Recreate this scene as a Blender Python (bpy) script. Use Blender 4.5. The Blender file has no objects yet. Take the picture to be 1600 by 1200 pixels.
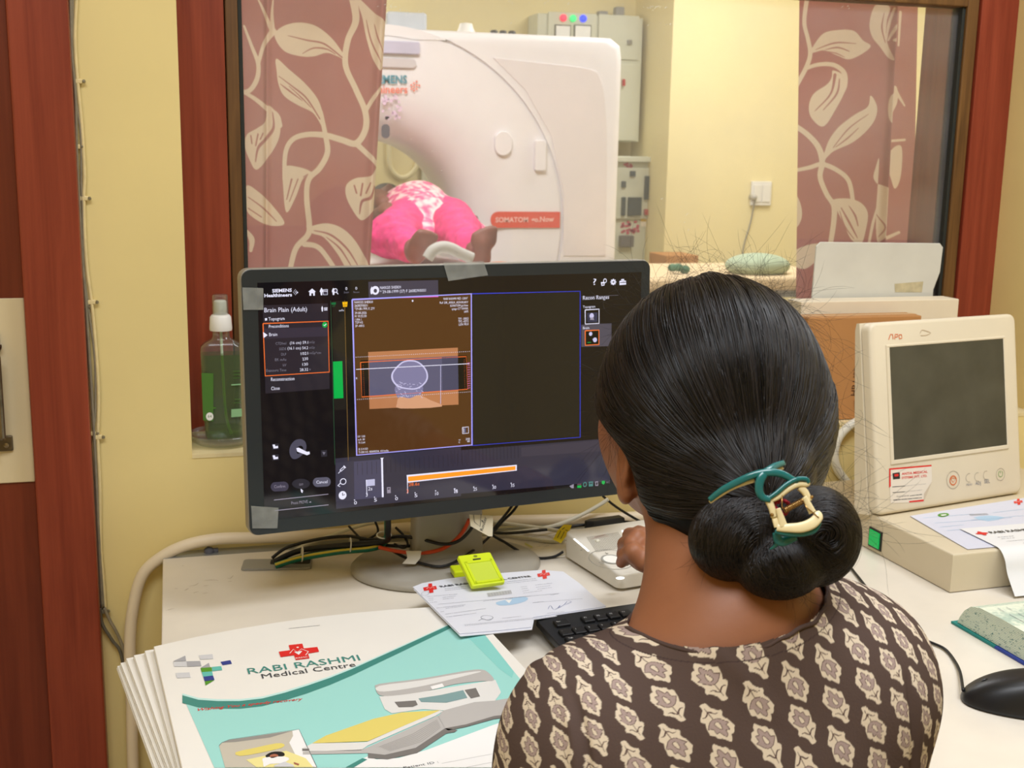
import bpy, bmesh, math, random
import numpy as np
from math import sin, cos, tan, pi, radians, sqrt, atan2, exp
from mathutils import Vector, Matrix

# ------------------------------------------------------------------ camera
SC = bpy.context.scene
COL = SC.collection
FPX = 1850.0
YAW, PIT, ROL = radians(16), radians(11), radians(1.0)
EYE = np.array([0.0, 0.0, 1.38])
cf = np.array([sin(YAW) * cos(PIT), cos(YAW) * cos(PIT), -sin(PIT)])
_r0 = np.array([cos(YAW), -sin(YAW), 0.0])
_u0 = np.cross(_r0, cf)
cr = _r0 * cos(ROL) + _u0 * sin(ROL)
cu = _u0 * cos(ROL) - _r0 * sin(ROL)
cam = bpy.data.cameras.new('camera')
camo = bpy.data.objects.new('camera', cam)
COL.objects.link(camo)
cam.sensor_width = 36.0
cam.lens = FPX * 36.0 / 1600.0
cam.clip_start = 0.02
M = Matrix.Identity(4)
for i in range(3):
    M[i][0], M[i][1], M[i][2], M[i][3] = cr[i], cu[i], -cf[i], EYE[i]
camo.matrix_world = M
cam.dof.use_dof = True
cam.dof.focus_distance = 1.25
cam.dof.aperture_fstop = 16.0
SC.camera = camo

# ------------------------------------------------------------------ world, light, exposure
wd = bpy.data.worlds.new('world')
SC.world = wd
wd.use_nodes = True
wd.node_tree.nodes['Background'].inputs[0].default_value = (0.9, 0.92, 1.0, 1)
wd.node_tree.nodes['Background'].inputs[1].default_value = 0.25
vs = SC.view_settings
vs.view_transform = 'Standard'
vs.look = 'None'
vs.gamma = 1.0
vs.use_curve_mapping = False
vs.exposure = 0.0
SC.cycles.max_bounces = 8
SC.cycles.transparent_max_bounces = 16

def area_light(name, loc, sx, sy, power, color, rot=(0, 0, 0)):
    l = bpy.data.lights.new(name, 'AREA')
    l.shape = 'RECTANGLE'
    l.size, l.size_y = sx, sy
    l.energy = power
    l.color = color
    o = bpy.data.objects.new(name, l)
    o.location = loc
    o.rotation_euler = rot
    COL.objects.link(o)
    return o

# control room: two ceiling tube panels; scan room: bright ceiling panels
area_light('ceiling_tube', (-0.1, 0.15, 2.62), 1.2, 0.5, 31, (0.92, 0.96, 1.02))
area_light('ceiling_tube', (1.35, 0.95, 2.62), 1.2, 0.5, 27, (0.90, 0.95, 1.04))
area_light('scan_room_panel', (0.6, 3.6, 2.85), 1.2, 1.2, 80, (0.97, 0.98, 1.0))
area_light('scan_room_panel', (2.9, 5.3, 2.85), 1.2, 1.2, 50, (0.98, 0.98, 0.98))
area_light('scan_room_panel', (0.2, 6.9, 2.85), 1.2, 0.5, 26, (0.98, 0.98, 0.98))

# ------------------------------------------------------------------ helpers
def ray(x, y):
    return cf + cr * (x - 800) / FPX + cu * (600 - y) / FPX

def P(px, py, x=None, y=None, z=None, d=None):
    v = ray(px, py)
    if x is not None: t = x / v[0]
    elif y is not None: t = y / v[1]
    elif z is not None: t = (z - EYE[2]) / v[2]
    else: t = d
    return EYE + v * t

class Plane:
    """2-D frame on a real surface: origin, unit axes"""
    def __init__(s, o, ex, ey):
        s.o = np.array(o, float)
        s.ex = np.array(ex, float); s.ex /= np.linalg.norm(s.ex)
        ey = np.array(ey, float); ey = ey - s.ex * (ey @ s.ex)
        s.ey = ey / np.linalg.norm(ey)
        s.n = np.cross(s.ex, s.ey)
    def hit(s, px, py):
        v = ray(px, py)
        t = ((s.o - EYE) @ s.n) / (v @ s.n)
        q = EYE + v * t - s.o
        return np.array([q @ s.ex, q @ s.ey])
    def w(s, uv, h=0.0):
        return s.o + s.ex * uv[0] + s.ey * uv[1] + s.n * h

def lin(c):
    out = []
    for v in c[:3]:
        v = v / 255.0
        out.append(v / 12.92 if v <= 0.04045 else ((v + 0.055) / 1.055) ** 2.4)
    return tuple(out)

MATS = {}
def mat(name, col, rough=0.5, metal=0.0, emit=None, es=1.0, var=0.06, scale=12.0, bump=0.0, bscale=60.0,
        spec=0.5, coat=0.0, trans=0.0, ior=1.45, alpha=1.0, vcol=False, stretch=(1, 1, 1), sub=0.0, aniso=0.0):
    if name in MATS: return MATS[name]
    m = bpy.data.materials.new(name)
    m.use_nodes = True
    nt = m.node_tree
    N, L = nt.nodes, nt.links
    b = N['Principled BSDF']
    b.inputs['Roughness'].default_value = rough
    b.inputs['Metallic'].default_value = metal
    b.inputs['Specular IOR Level'].default_value = spec
    b.inputs['Coat Weight'].default_value = coat
    b.inputs['Transmission Weight'].default_value = trans
    b.inputs['IOR'].default_value = ior
    b.inputs['Alpha'].default_value = alpha
    b.inputs['Subsurface Weight'].default_value = sub
    if sub: b.inputs['Subsurface Radius'].default_value = (0.01, 0.004, 0.002)
    c = lin(col)
    tc = N.new('ShaderNodeTexCoord')
    mp = N.new('ShaderNodeMapping')
    mp.inputs['Scale'].default_value = stretch
    L.new(tc.outputs['Object'], mp.inputs[0])
    if vcol:
        a = N.new('ShaderNodeVertexColor'); a.layer_name = 'Col'
        L.new(a.outputs['Color'], b.inputs['Base Color'])
    elif var > 0:
        no = N.new('ShaderNodeTexNoise')
        no.inputs['Scale'].default_value = scale
        no.inputs['Detail'].default_value = 6
        L.new(mp.outputs[0], no.inputs['Vector'])
        rp = N.new('ShaderNodeValToRGB')
        rp.color_ramp.elements[0].position = 0.3
        rp.color_ramp.elements[1].position = 0.7
        rp.color_ramp.elements[0].color = (*[v * (1 - var) for v in c], 1)
        rp.color_ramp.elements[1].color = (*[min(1, v * (1 + var)) for v in c], 1)
        L.new(no.outputs['Fac'], rp.inputs[0])
        L.new(rp.outputs[0], b.inputs['Base Color'])
    else:
        b.inputs['Base Color'].default_value = (*c, 1)
    if bump > 0:
        n2 = N.new('ShaderNodeTexNoise')
        n2.inputs['Scale'].default_value = bscale
        n2.inputs['Detail'].default_value = 4
        L.new(mp.outputs[0], n2.inputs['Vector'])
        bp = N.new('ShaderNodeBump')
        bp.inputs['Strength'].default_value = bump
        bp.inputs['Distance'].default_value = 0.002
        L.new(n2.outputs['Fac'], bp.inputs['Height'])
        L.new(bp.outputs[0], b.inputs['Normal'])
    if emit is not None:
        b.inputs['Emission Color'].default_value = (*lin(emit), 1)
        b.inputs['Emission Strength'].default_value = es
    m.diffuse_color = (*c, 1)
    MATS[name] = m
    return m

def wood(name, col, dark, rough=0.35):
    if name in MATS: return MATS[name]
    m = mat(name, col, rough=rough, var=0)
    nt = m.node_tree; N, L = nt.nodes, nt.links
    b = N['Principled BSDF']
    tc = N.new('ShaderNodeTexCoord'); mp = N.new('ShaderNodeMapping')
    mp.inputs['Scale'].default_value = (14, 14, 0.9)
    L.new(tc.outputs['Object'], mp.inputs[0])
    n = N.new('ShaderNodeTexNoise'); n.inputs['Scale'].default_value = 2.2; n.inputs['Detail'].default_value = 8
    n.inputs['Distortion'].default_value = 1.2
    L.new(mp.outputs[0], n.inputs['Vector'])
    mp2 = N.new('ShaderNodeMapping'); mp2.inputs['Scale'].default_value = (90, 90, 1.6)
    L.new(tc.outputs['Object'], mp2.inputs[0])
    n2 = N.new('ShaderNodeTexNoise'); n2.inputs['Scale'].default_value = 3.0; n2.inputs['Detail'].default_value = 3
    L.new(mp2.outputs[0], n2.inputs['Vector'])
    ad = N.new('ShaderNodeMath'); ad.operation = 'MULTIPLY_ADD'; ad.inputs[1].default_value = 0.35
    L.new(n2.outputs['Fac'], ad.inputs[0]); L.new(n.outputs['Fac'], ad.inputs[2])
    rp = N.new('ShaderNodeValToRGB')
    rp.color_ramp.elements[0].position = 0.42; rp.color_ramp.elements[1].position = 0.85
    rp.color_ramp.elements[0].color = (*lin(dark), 1); rp.color_ramp.elements[1].color = (*lin(col), 1)
    L.new(ad.outputs[0], rp.inputs[0]); L.new(rp.outputs[0], b.inputs['Base Color'])
    return m

def tagit(o, label=None, cat=None, group=None, kind=None):
    if label: o['label'] = label
    if cat: o['category'] = cat
    if group: o['group'] = group
    if kind: o['kind'] = kind
    return o

def empty(name, loc, label, cat, group=None):
    e = bpy.data.objects.new(name, None)
    e.location = [float(v) for v in loc]
    e.empty_display_size = 0.05
    COL.objects.link(e)
    return tagit(e, label, cat, group)

def place(o, parent):
    if parent is not None:
        o.parent = parent
        p = parent; off = Vector((0, 0, 0))
        while p is not None:
            off += p.location; p = p.parent
        if o.type == 'MESH':
            o.data.transform(Matrix.Translation(-off))
        else:
            o.location = -off
    return o

def mk(name, V, Fc, mats, parent=None, smooth=False, mi=None, label=None, cat=None, group=None, kind=None, colors=None):
    """link one mesh object; V in world coordinates. A thing that is one mesh gets its origin at its base"""
    me = bpy.data.meshes.new(name)
    V = np.asarray(V, dtype=np.float64)
    base = np.zeros(3)
    if parent is None and len(V):
        base = np.array([(V[:, 0].min() + V[:, 0].max()) / 2, (V[:, 1].min() + V[:, 1].max()) / 2, V[:, 2].min()])
        V = V - base
    if isinstance(Fc, np.ndarray):
        nf, k = Fc.shape
        me.vertices.add(len(V)); me.vertices.foreach_set('co', V.ravel())
        me.loops.add(nf * k); me.loops.foreach_set('vertex_index', Fc.ravel().astype(np.int32))
        me.polygons.add(nf)
        me.polygons.foreach_set('loop_start', np.arange(0, nf * k, k, dtype=np.int32))
        me.update(calc_edges=True)
    else:
        me.from_pydata([tuple(v) for v in V], [], [tuple(int(i) for i in q) for q in Fc])
    if not isinstance(mats, (list, tuple)): mats = [mats]
    for m_ in mats: me.materials.append(m_)
    if mi is not None: me.polygons.foreach_set('material_index', np.asarray(mi, dtype=np.int32))
    if smooth: me.polygons.foreach_set('use_smooth', np.ones(len(me.polygons), dtype=bool))
    if colors is not None:
        a = me.color_attributes.new('Col', 'FLOAT_COLOR', 'POINT')
        c4 = np.ones((len(V), 4), dtype=np.float32); c4[:, :3] = colors
        a.data.foreach_set('color', c4.ravel())
    me.update()
    o = bpy.data.objects.new(name, me)
    o.location = base
    COL.objects.link(o)
    place(o, parent)
    return tagit(o, label, cat, group, kind)

class MB:
    def __init__(s): s.V, s.F, s.MI = [], [], []
    def add(s, V, Fc, mi=0):
        n = len(s.V)
        s.V.extend([np.array(v, float) for v in V])
        s.F.extend([tuple(int(i) + n for i in q) for q in Fc])
        s.MI.extend([mi] * len(Fc))
        return s
    def bm(s, b, mi=0):
        b.verts.ensure_lookup_table(); b.verts.index_update()
        s.add([tuple(v.co) for v in b.verts], [[v.index for v in q.verts] for q in b.faces], mi)
        b.free(); return s
    def box(s, lo, hi, bev=0.0, seg=2, R=None, mi=0):
        b = bmesh.new(); bmesh.ops.create_cube(b, size=1)
        lo, hi = np.array(lo, float), np.array(hi, float)
        for v in b.verts:
            v.co = Vector([(lo[i] + hi[i]) / 2 + v.co[i] * (hi[i] - lo[i]) for i in range(3)])
        if bev > 0: bmesh.ops.bevel(b, geom=list(b.edges), offset=bev, segments=seg, profile=0.5, affect='EDGES')
        if R is not None:
            for v in b.verts: v.co = R @ v.co
        return s.bm(b, mi)
    def prism(s, pts, h, pl=None, h0=0.0, bev=0.0, mi=0, seg=2):
        """extrude a 2-D outline (in Plane pl) from height h0 to h"""
        b = bmesh.new()
        f0 = [b.verts.new(tuple(pl.w(p, h0)) if pl else (p[0], p[1], h0)) for p in pts]
        f1 = [b.verts.new(tuple(pl.w(p, h)) if pl else (p[0], p[1], h)) for p in pts]
        n = len(pts)
        top = b.faces.new(f1); b.faces.new(f0[::-1])
        for i in range(n): b.faces.new([f0[i], f0[(i + 1) % n], f1[(i + 1) % n], f1[i]])
        bmesh.ops.recalc_face_normals(b, faces=b.faces)
        if bev > 0:
            bmesh.ops.bevel(b, geom=[e for e in top.edges], offset=bev, segments=seg, profile=0.5, affect='EDGES')
        return s.bm(b, mi)
    def tube(s, pts, r, n=8, cap=True, mi=0, smooth_n=0):
        pts = np.array(pts, float)
        if smooth_n: pts = spline(pts, smooth_n)
        rr = np.broadcast_to(np.asarray(r, float), (len(pts),)) if np.ndim(r) == 0 else np.interp(np.linspace(0, 1, len(pts)), np.linspace(0, 1, len(r)), r)
        T = np.gradient(pts, axis=0); T /= np.linalg.norm(T, axis=1)[:, None] + 1e-12
        a = np.array([0, 0, 1.0]) if abs(T[0][2]) < 0.9 else np.array([1.0, 0, 0])
        V, Fc = [], []
        for i, (p, t) in enumerate(zip(pts, T)):
            a = a - t * (a @ t); a /= np.linalg.norm(a) + 1e-12
            b = np.cross(t, a)
            for k in range(n):
                th = 2 * pi * k / n
                V.append(p + rr[i] * (a * cos(th) + b * sin(th)))
        for i in range(len(pts) - 1):
            for k in range(n):
                Fc.append((i * n + k, i * n + (k + 1) % n, (i + 1) * n + (k + 1) % n, (i + 1) * n + k))
        if cap:
            Fc.append(tuple(range(n))[::-1]); Fc.append(tuple((len(pts) - 1) * n + k for k in range(n)))
        return s.add(V, Fc, mi)
    def lathe(s, prof, c, n=24, axis=(0, 0, 1), mi=0, sx=1.0, sy=1.0, ref=None):
        ax = np.array(axis, float); ax /= np.linalg.norm(ax)
        a = np.array(ref, float) if ref is not None else (np.array([1.0, 0, 0]) if abs(ax[0]) < 0.9 else np.array([0, 1.0, 0]))
        a = a - ax * (a @ ax); a /= np.linalg.norm(a); b = np.cross(ax, a)
        V, Fc = [], []
        for (r, h) in prof:
            for k in range(n):
                th = 2 * pi * k / n
                V.append(np.array(c) + ax * h + r * (a * cos(th) * sx + b * sin(th) * sy))
        for i in range(len(prof) - 1):
            for k in range(n):
                Fc.append((i * n + k, i * n + (k + 1) % n, (i + 1) * n + (k + 1) % n, (i + 1) * n + k))
        if prof[0][0] > 1e-6: Fc.append(tuple(range(n))[::-1])
        if prof[-1][0] > 1e-6: Fc.append(tuple((len(prof) - 1) * n + k for k in range(n)))
        return s.add(V, Fc, mi)
    def build(s, name, mats, parent=None, smooth=False, **kw):
        o = mk(name, np.array(s.V), s.F, mats, parent, smooth, s.MI, **kw)
        if smooth == 'auto':
            pass
        return o

def shade_auto(o, ang=35):
    me = o.data
    me.polygons.foreach_set('use_smooth', np.ones(len(me.polygons), dtype=bool))
    b = bmesh.new(); b.from_mesh(me)
    for e in b.edges:
        if len(e.link_faces) == 2:
            e.smooth = e.calc_face_angle(0) < radians(ang)
    b.to_mesh(me); b.free()
    return o

def spline(pts, n=8, closed=False):
    pts = np.array(pts, float); m = len(pts)
    out = []
    rng = m if closed else m - 1
    for i in range(rng):
        p0 = pts[(i - 1) % m] if (closed or i > 0) else pts[0]
        p1, p2 = pts[i], pts[(i + 1) % m]
        p3 = pts[(i + 2) % m] if (closed or i + 2 < m) else pts[-1]
        for k in range(n):
            t = k / n
            out.append(0.5 * ((2 * p1) + (-p0 + p2) * t + (2 * p0 - 5 * p1 + 4 * p2 - p3) * t * t + (-p0 + 3 * p1 - 3 * p2 + p3) * t ** 3))
    if not closed: out.append(pts[-1])
    return np.array(out)

def rrect(x0, y0, x1, y1, r, n=5):
    out = []
    for (cx, cy, a0) in ((x1 - r, y1 - r, 0), (x0 + r, y1 - r, 90), (x0 + r, y0 + r, 180), (x1 - r, y0 + r, 270)):
        for k in range(n + 1):
            a = radians(a0 + 90 * k / n)
            out.append((cx + r * cos(a), cy + r * sin(a)))
    return out

_tc = {}
def text_mesh(s, bold=0.0, shear=0.0):
    k = (s, bold, shear)
    if k in _tc: return _tc[k]
    cu_ = bpy.data.curves.new('t', 'FONT')
    cu_.body = s; cu_.size = 1.0; cu_.resolution_u = 2; cu_.offset = bold; cu_.shear = shear
    o = bpy.data.objects.new('t', cu_)
    COL.objects.link(o)
    dg = bpy.context.evaluated_depsgraph_get()
    ev = o.evaluated_get(dg); me = ev.to_mesh()
    V = np.array([v.co[:] for v in me.vertices]); Fc = [tuple(p.vertices) for p in me.polygons]
    ev.to_mesh_clear()
    bpy.data.objects.remove(o); bpy.data.curves.remove(cu_)
    _tc[k] = (V, Fc)
    return _tc[k]

class Ink:
    """writing and marks on a flat surface, one mesh of its own; coordinates are given as picture points and fall on the surface"""
    def __init__(s, plane, conv=None, base=0.0003, step=0.00012, warp=None):
        s.pl, s.conv, s.base, s.step, s.warp = plane, conv or (lambda x, y: (x, y)), base, step, warp
        s.V, s.F, s.MI, s.M = [], [], [], []
    def mi(s, m):
        if m not in s.M: s.M.append(m)
        return s.M.index(m)
    def uv(s, p): return s.pl.hit(*s.conv(*p))
    def raw(s, uvs, faces, m, layer):
        n = len(s.V)
        for q in uvs:
            h = s.base + s.step * layer
            s.V.append(s.pl.w(q, h) if s.warp is None else s.warp(q, h))
        s.F.extend([tuple(i + n for i in f_) for f_ in faces])
        s.MI.extend([s.mi(m)] * len(faces))
    def poly(s, pts, m, layer=1, smooth=0, local=False):
        uv = [np.array(p) if local else s.uv(p) for p in pts]
        if smooth: uv = list(spline(uv, smooth, True))
        ar = sum(uv[i][0] * uv[(i + 1) % len(uv)][1] - uv[(i + 1) % len(uv)][0] * uv[i][1] for i in range(len(uv)))
        if ar < 0: uv = uv[::-1]
        if len(uv) <= 4:
            s.raw(uv, [tuple(range(len(uv)))], m, layer)
        else:
            from mathutils.geometry import tessellate_polygon
            tr = tessellate_polygon([[Vector((q[0], q[1], 0)) for q in uv]])
            fs = []
            for t in tr:
                a, b, c = [uv[i] for i in t]
                fs.append(tuple(t) if (b[0] - a[0]) * (c[1] - a[1]) - (b[1] - a[1]) * (c[0] - a[0]) > 0 else tuple(t)[::-1])
            s.raw(uv, fs, m, layer)
    def line(s, pts, w, m, layer=2, smooth=0, closed=False):
        """w in metres"""
        uv = np.array([s.uv(p) for p in pts])
        if smooth: uv = spline(uv, smooth, closed)
        if closed: uv = np.vstack([uv, uv[:1]])
        T = np.gradient(uv, axis=0); T /= np.linalg.norm(T, axis=1)[:, None] + 1e-12
        Nn = np.stack([-T[:, 1], T[:, 0]], 1)
        ws = np.interp(np.linspace(0, 1, len(uv)), np.linspace(0, 1, len(w)), w)[:, None] if np.ndim(w) else w
        a, b = uv - Nn * ws / 2, uv + Nn * ws / 2
        n = len(uv)
        s.raw(list(a) + list(b), [(i, i + 1, n + i + 1, n + i) for i in range(n - 1)], m, layer)
    def ell(s, c, rx, ry, m, layer=2, n=20, rot=0.0):
        q = s.uv(c)
        s.poly([(q[0] + rx * cos(t) * cos(rot) - ry * sin(t) * sin(rot), q[1] + rx * cos(t) * sin(rot) + ry * sin(t) * cos(rot)) for t in np.linspace(0, 2 * pi, n, endpoint=False)], m, layer, local=True)
    def text(s, t, p0, p1, m, layer=3, h=None, bold=0.0, shear=0.0):
        """baseline from p0 to p1; h = letter height in metres (else natural)"""
        a, b = s.uv(p0), s.uv(p1)
        V, Fc = text_mesh(t, bold, shear)
        if not len(V): return
        x0, x1 = V[:, 0].min(), V[:, 0].max()
        d = b - a; L = np.linalg.norm(d); d = d / L; nn = np.array([-d[1], d[0]])
        k = L / (x1 - x0)
        ky = k if h is None else h / 0.73
        s.raw([a + d * (v[0] - x0) * k + nn * v[1] * ky for v in V], Fc, m, layer)
    def build(s, name, parent, **kw):
        if not s.V: return None
        return mk(name, np.array(s.V), s.F, s.M, parent, False, s.MI, **kw)
# ------------------------------------------------------------------ signed-distance modelling for bodies, hair and cloth
def s_ell(c, r, R=None):
    c, r = np.array(c, np.float32), np.array(r, np.float32)
    def f(p):
        q = p - c
        if R is not None: q = q @ R
        k0 = np.sqrt(((q / r) ** 2).sum(-1)); k1 = np.sqrt(((q / (r * r)) ** 2).sum(-1)) + 1e-9
        return k0 * (k0 - 1.0) / k1
    return f
def s_cap(a, b, r1, r2, flat=None):
    """tapered capsule; flat=(axis, factor) squashes it along a direction"""
    a, b = np.array(a, np.float32), np.array(b, np.float32)
    ab = b - a; l2 = float(ab @ ab)
    def f(p):
        h = np.clip(((p - a) @ ab) / l2, 0, 1)
        d = p - a - h[..., None] * ab
        if flat is not None:
            n = np.array(flat[0], np.float32); n /= np.linalg.norm(n)
            d = d + n * ((d @ n) * (flat[1] - 1))[..., None]
        return np.sqrt((d * d).sum(-1)) - (r1 + (r2 - r1) * h)
    return f
def s_box(c, h, rr, R=None):
    c, h = np.array(c, np.float32), np.array(h, np.float32)
    def f(p):
        q = p - c
        if R is not None: q = q @ R
        q = np.abs(q) - h
        return np.sqrt((np.maximum(q, 0) ** 2).sum(-1)) + np.minimum(q.max(-1), 0) - rr
    return f
def u(k, *fs):
    """smooth union, blend width k"""
    def f(p):
        d = fs[0](p)
        for g in fs[1:]:
            e = g(p)
            h = np.maximum(k - np.abs(d - e), 0) / k
            d = np.minimum(d, e) - h * h * k * 0.25
        return d
    return f
def sub(k, a, b):
    def f(p):
        d, e = a(p), -b(p)
        h = np.maximum(k - np.abs(d - e), 0) / k
        return np.maximum(d, e) + h * h * k * 0.25
    return f
def off(a, t): return lambda p: a(p) - t
def nets(f, lo, hi, h):
    """surface nets on a grid evaluated only near the surface"""
    lo, hi = np.array(lo, float), np.array(hi, float)
    B = 8
    n = np.ceil((hi - lo) / h / B).astype(int) * B
    nb_ = n // B
    g = np.stack(np.meshgrid(*[lo[i] + (np.arange(nb_[i]) + .5) * B * h for i in range(3)], indexing='ij'), -1).astype(np.float32)
    dc = f(g.reshape(-1, 3)).reshape(nb_)
    val = np.repeat(np.repeat(np.repeat(np.where(dc < 0, -1., 1.).astype(np.float32), B, 0), B, 1), B, 2)
    act = np.argwhere(np.abs(dc) < B * h * 1.6)
    ii = np.stack(np.meshgrid(np.arange(B), np.arange(B), np.arange(B), indexing='ij'), -1).reshape(-1, 3)
    for s0 in range(0, len(act), 400):
        idx = (act[s0:s0 + 400, None, :] * B + ii[None]).reshape(-1, 3)
        pts = (lo + idx * h).astype(np.float32)
        val[idx[:, 0], idx[:, 1], idx[:, 2]] = f(pts)
    S = val < 0
    c = np.zeros(tuple(np.array(S.shape) - 1), int)
    for dx in (0, 1):
        for dy in (0, 1):
            for dz in (0, 1): c += S[dx:S.shape[0] - 1 + dx, dy:S.shape[1] - 1 + dy, dz:S.shape[2] - 1 + dz]
    cells = np.argwhere((c > 0) & (c < 8))
    vid = -np.ones(c.shape, int); vid[tuple(cells.T)] = np.arange(len(cells))
    acc = np.zeros((len(cells), 3)); cnt = np.zeros(len(cells))
    for ax in range(3):
        o1, o2 = [a for a in range(3) if a != ax]
        for i in (0, 1):
            for j in (0, 1):
                q = cells.copy(); q[:, o1] += i; q[:, o2] += j
                r_ = q.copy(); r_[:, ax] += 1
                a, b = val[tuple(q.T)], val[tuple(r_.T)]
                m = (a < 0) != (b < 0)
                t = np.where(m, a / np.where(m, a - b, 1), 0)
                p = q.astype(float); p[:, ax] += t
                acc[m] += p[m]; cnt[m] += 1
    V = lo + acc / cnt[:, None] * h
    F_ = []
    for ax in range(3):
        o1, o2 = (ax + 1) % 3, (ax + 2) % 3
        sl0 = [slice(None)] * 3; sl1 = [slice(None)] * 3; sl0[ax] = slice(0, -1); sl1[ax] = slice(1, None)
        A, Bq = S[tuple(sl0)], S[tuple(sl1)]
        e = np.argwhere(A != Bq)
        e = e[(e[:, o1] > 0) & (e[:, o2] > 0) & (e[:, o1] < c.shape[o1]) & (e[:, o2] < c.shape[o2]) & (e[:, ax] < c.shape[ax])]
        def g_(d1, d2):
            q = e.copy(); q[:, o1] -= d1; q[:, o2] -= d2; return vid[tuple(q.T)]
        quad = np.stack([g_(1, 1), g_(0, 1), g_(0, 0), g_(1, 0)], 1)
        flip = ~A[tuple(e.T)]
        quad[flip] = quad[flip][:, ::-1]
        F_.append(quad[(quad >= 0).all(1)])
    return V, np.concatenate(F_)
def grad(f, p, e=.0008):
    p = p.astype(np.float32); g = np.zeros_like(p)
    for i in range(3):
        d = np.zeros(3, np.float32); d[i] = e
        g[:, i] = f(p + d) - f(p - d)
    return g / (np.linalg.norm(g, axis=1)[:, None] + 1e-9)
def project(f, p, it=4):
    for _ in range(it):
        d = f(p.astype(np.float32)); p = p - grad(f, p) * d[:, None]
    return p

# ------------------------------------------------------------------ flat pattern painting into an array, sampled as cloth colours
def pip(px, py, poly):
    ins = np.zeros(px.shape, bool); n = len(poly); j = n - 1
    for i in range(n):
        xi, yi = poly[i]; xj, yj = poly[j]
        if yi != yj:
            m = ((yi > py) != (yj > py)) & (px < (xj - xi) * (py - yi) / (yj - yi) + xi)
            ins ^= m
        j = i
    return ins
class Art:
    def __init__(s, w, h, k, bg):
        s.k = k; s.A = np.zeros((int(h * k), int(w * k), 3), np.float32); s.A[:] = bg
    def _box(s, P_, pad=0):
        x0, y0 = np.floor(P_.min(0) - pad).astype(int); x1, y1 = np.ceil(P_.max(0) + pad).astype(int) + 1
        x0, y0 = max(x0, 0), max(y0, 0); x1, y1 = min(x1, s.A.shape[1]), min(y1, s.A.shape[0])
        if x1 <= x0 or y1 <= y0: return None
        yy, xx = np.mgrid[y0:y1, x0:x1]
        return x0, y0, x1, y1, xx + .5, yy + .5
    def poly(s, pts, c, smooth=0, blend=1.0):
        P_ = np.array(pts, float) * s.k
        if smooth: P_ = spline(P_, smooth, True)
        b = s._box(P_)
        if b is None: return
        x0, y0, x1, y1, xx, yy = b
        m = pip(xx, yy, P_)
        s.A[y0:y1, x0:x1][m] = np.array(c) * blend + s.A[y0:y1, x0:x1][m] * (1 - blend)
    def line(s, pts, w, c, smooth=6, closed=False):
        P_ = np.array(pts, float) * s.k
        if smooth: P_ = spline(P_, smooth, closed)
        if closed: P_ = np.vstack([P_, P_[:1]])
        n = len(P_) - 1
        ws = (np.interp(np.linspace(0, 1, n), np.linspace(0, 1, len(w)), w) if np.ndim(w) else np.full(n, w)) * s.k / 2
        for i in range(n):
            b = s._box(P_[i:i + 2], ws[i] + 1)
            if b is None: continue
            x0, y0, x1, y1, xx, yy = b
            a, d = P_[i], P_[i + 1] - P_[i]; l2 = d @ d + 1e-9
            t = np.clip(((xx - a[0]) * d[0] + (yy - a[1]) * d[1]) / l2, 0, 1)
            m = (xx - a[0] - t * d[0]) ** 2 + (yy - a[1] - t * d[1]) ** 2 < ws[i] ** 2
            s.A[y0:y1, x0:x1][m] = c
    def blur(s):
        A = s.A
        for ax in (0, 1): A = (np.roll(A, 1, ax) + 2 * A + np.roll(A, -1, ax)) / 4
        s.A = A; return s
    def sample(s, x, y, wrap=False):
        x, y = np.asarray(x) * s.k - .5, np.asarray(y) * s.k - .5
        H, W = s.A.shape[:2]
        if not wrap: x = np.clip(x, 0, W - 1.01); y = np.clip(y, 0, H - 1.01)
        x0, y0 = np.floor(x).astype(int), np.floor(y).astype(int); fx, fy = (x - x0)[:, None], (y - y0)[:, None]
        g = lambda a, b: s.A[b % H, a % W]
        return (g(x0, y0) * (1 - fx) + g(x0 + 1, y0) * fx) * (1 - fy) + (g(x0, y0 + 1) * (1 - fx) + g(x0 + 1, y0 + 1) * fx) * fy
# ------------------------------------------------------------------ materials of the setting
YW, YB, YF = 1.877, 2.047, 2.17      # wall face, window plane, far face of the wall
ZS, ZD = 0.904, 0.75                  # sill height, worktop height
XR0, XR1 = 0.016, 1.592               # window recess
m_yel = mat('yellow_wall_paint', (232, 211, 146), rough=0.55, var=0.05, scale=2.5, bump=0.15, bscale=25)
m_yel2 = mat('scan_room_wall_paint', (238, 223, 172), rough=0.6, var=0.04, scale=1.5)
m_red = wood('red_laminate', (150, 66, 44), (122, 46, 30))
m_redd = wood('dark_red_laminate', (124, 52, 32), (100, 36, 20))
m_brn = wood('brown_wood_frame', (120, 84, 44), (78, 50, 24), rough=0.45)
m_white = mat('white_plastic', (235, 232, 226), rough=0.4, var=0.02)
m_cream = mat('cream_panel', (222, 205, 168), rough=0.45, var=0.05, scale=6)
m_floor = mat('floor_tile', (170, 160, 145), rough=0.3, var=0.08, scale=3)
m_ceil = mat('ceiling_paint', (235, 232, 222), rough=0.8, var=0.02)
m_steel = mat('brushed_steel', (150, 148, 142), rough=0.3, metal=0.9, var=0.1, stretch=(1, 1, 30))
m_dark = mat('black_plastic', (28, 29, 31), rough=0.42, var=0.05)
m_blackrub = mat('black_cable_rubber', (22, 22, 24), rough=0.5, var=0.03)
m_grey = mat('grey_plastic', (150, 148, 142), rough=0.45, var=0.03)
m_ivory = mat('ivory_plastic', (226, 216, 196), rough=0.42, var=0.03, scale=5)
m_gap = mat('dark_gap', (40, 42, 36), rough=0.7)

def slab(name, lo, hi, m, bev=0.0, kind='structure', parent=None, **kw):
    return MB().box(lo, hi, bev).build(name, m, parent, kind=kind if parent is None else None, **kw)

XL, XR = -1.35, 2.5
YK = -1.7
ZC = 2.72
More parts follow.
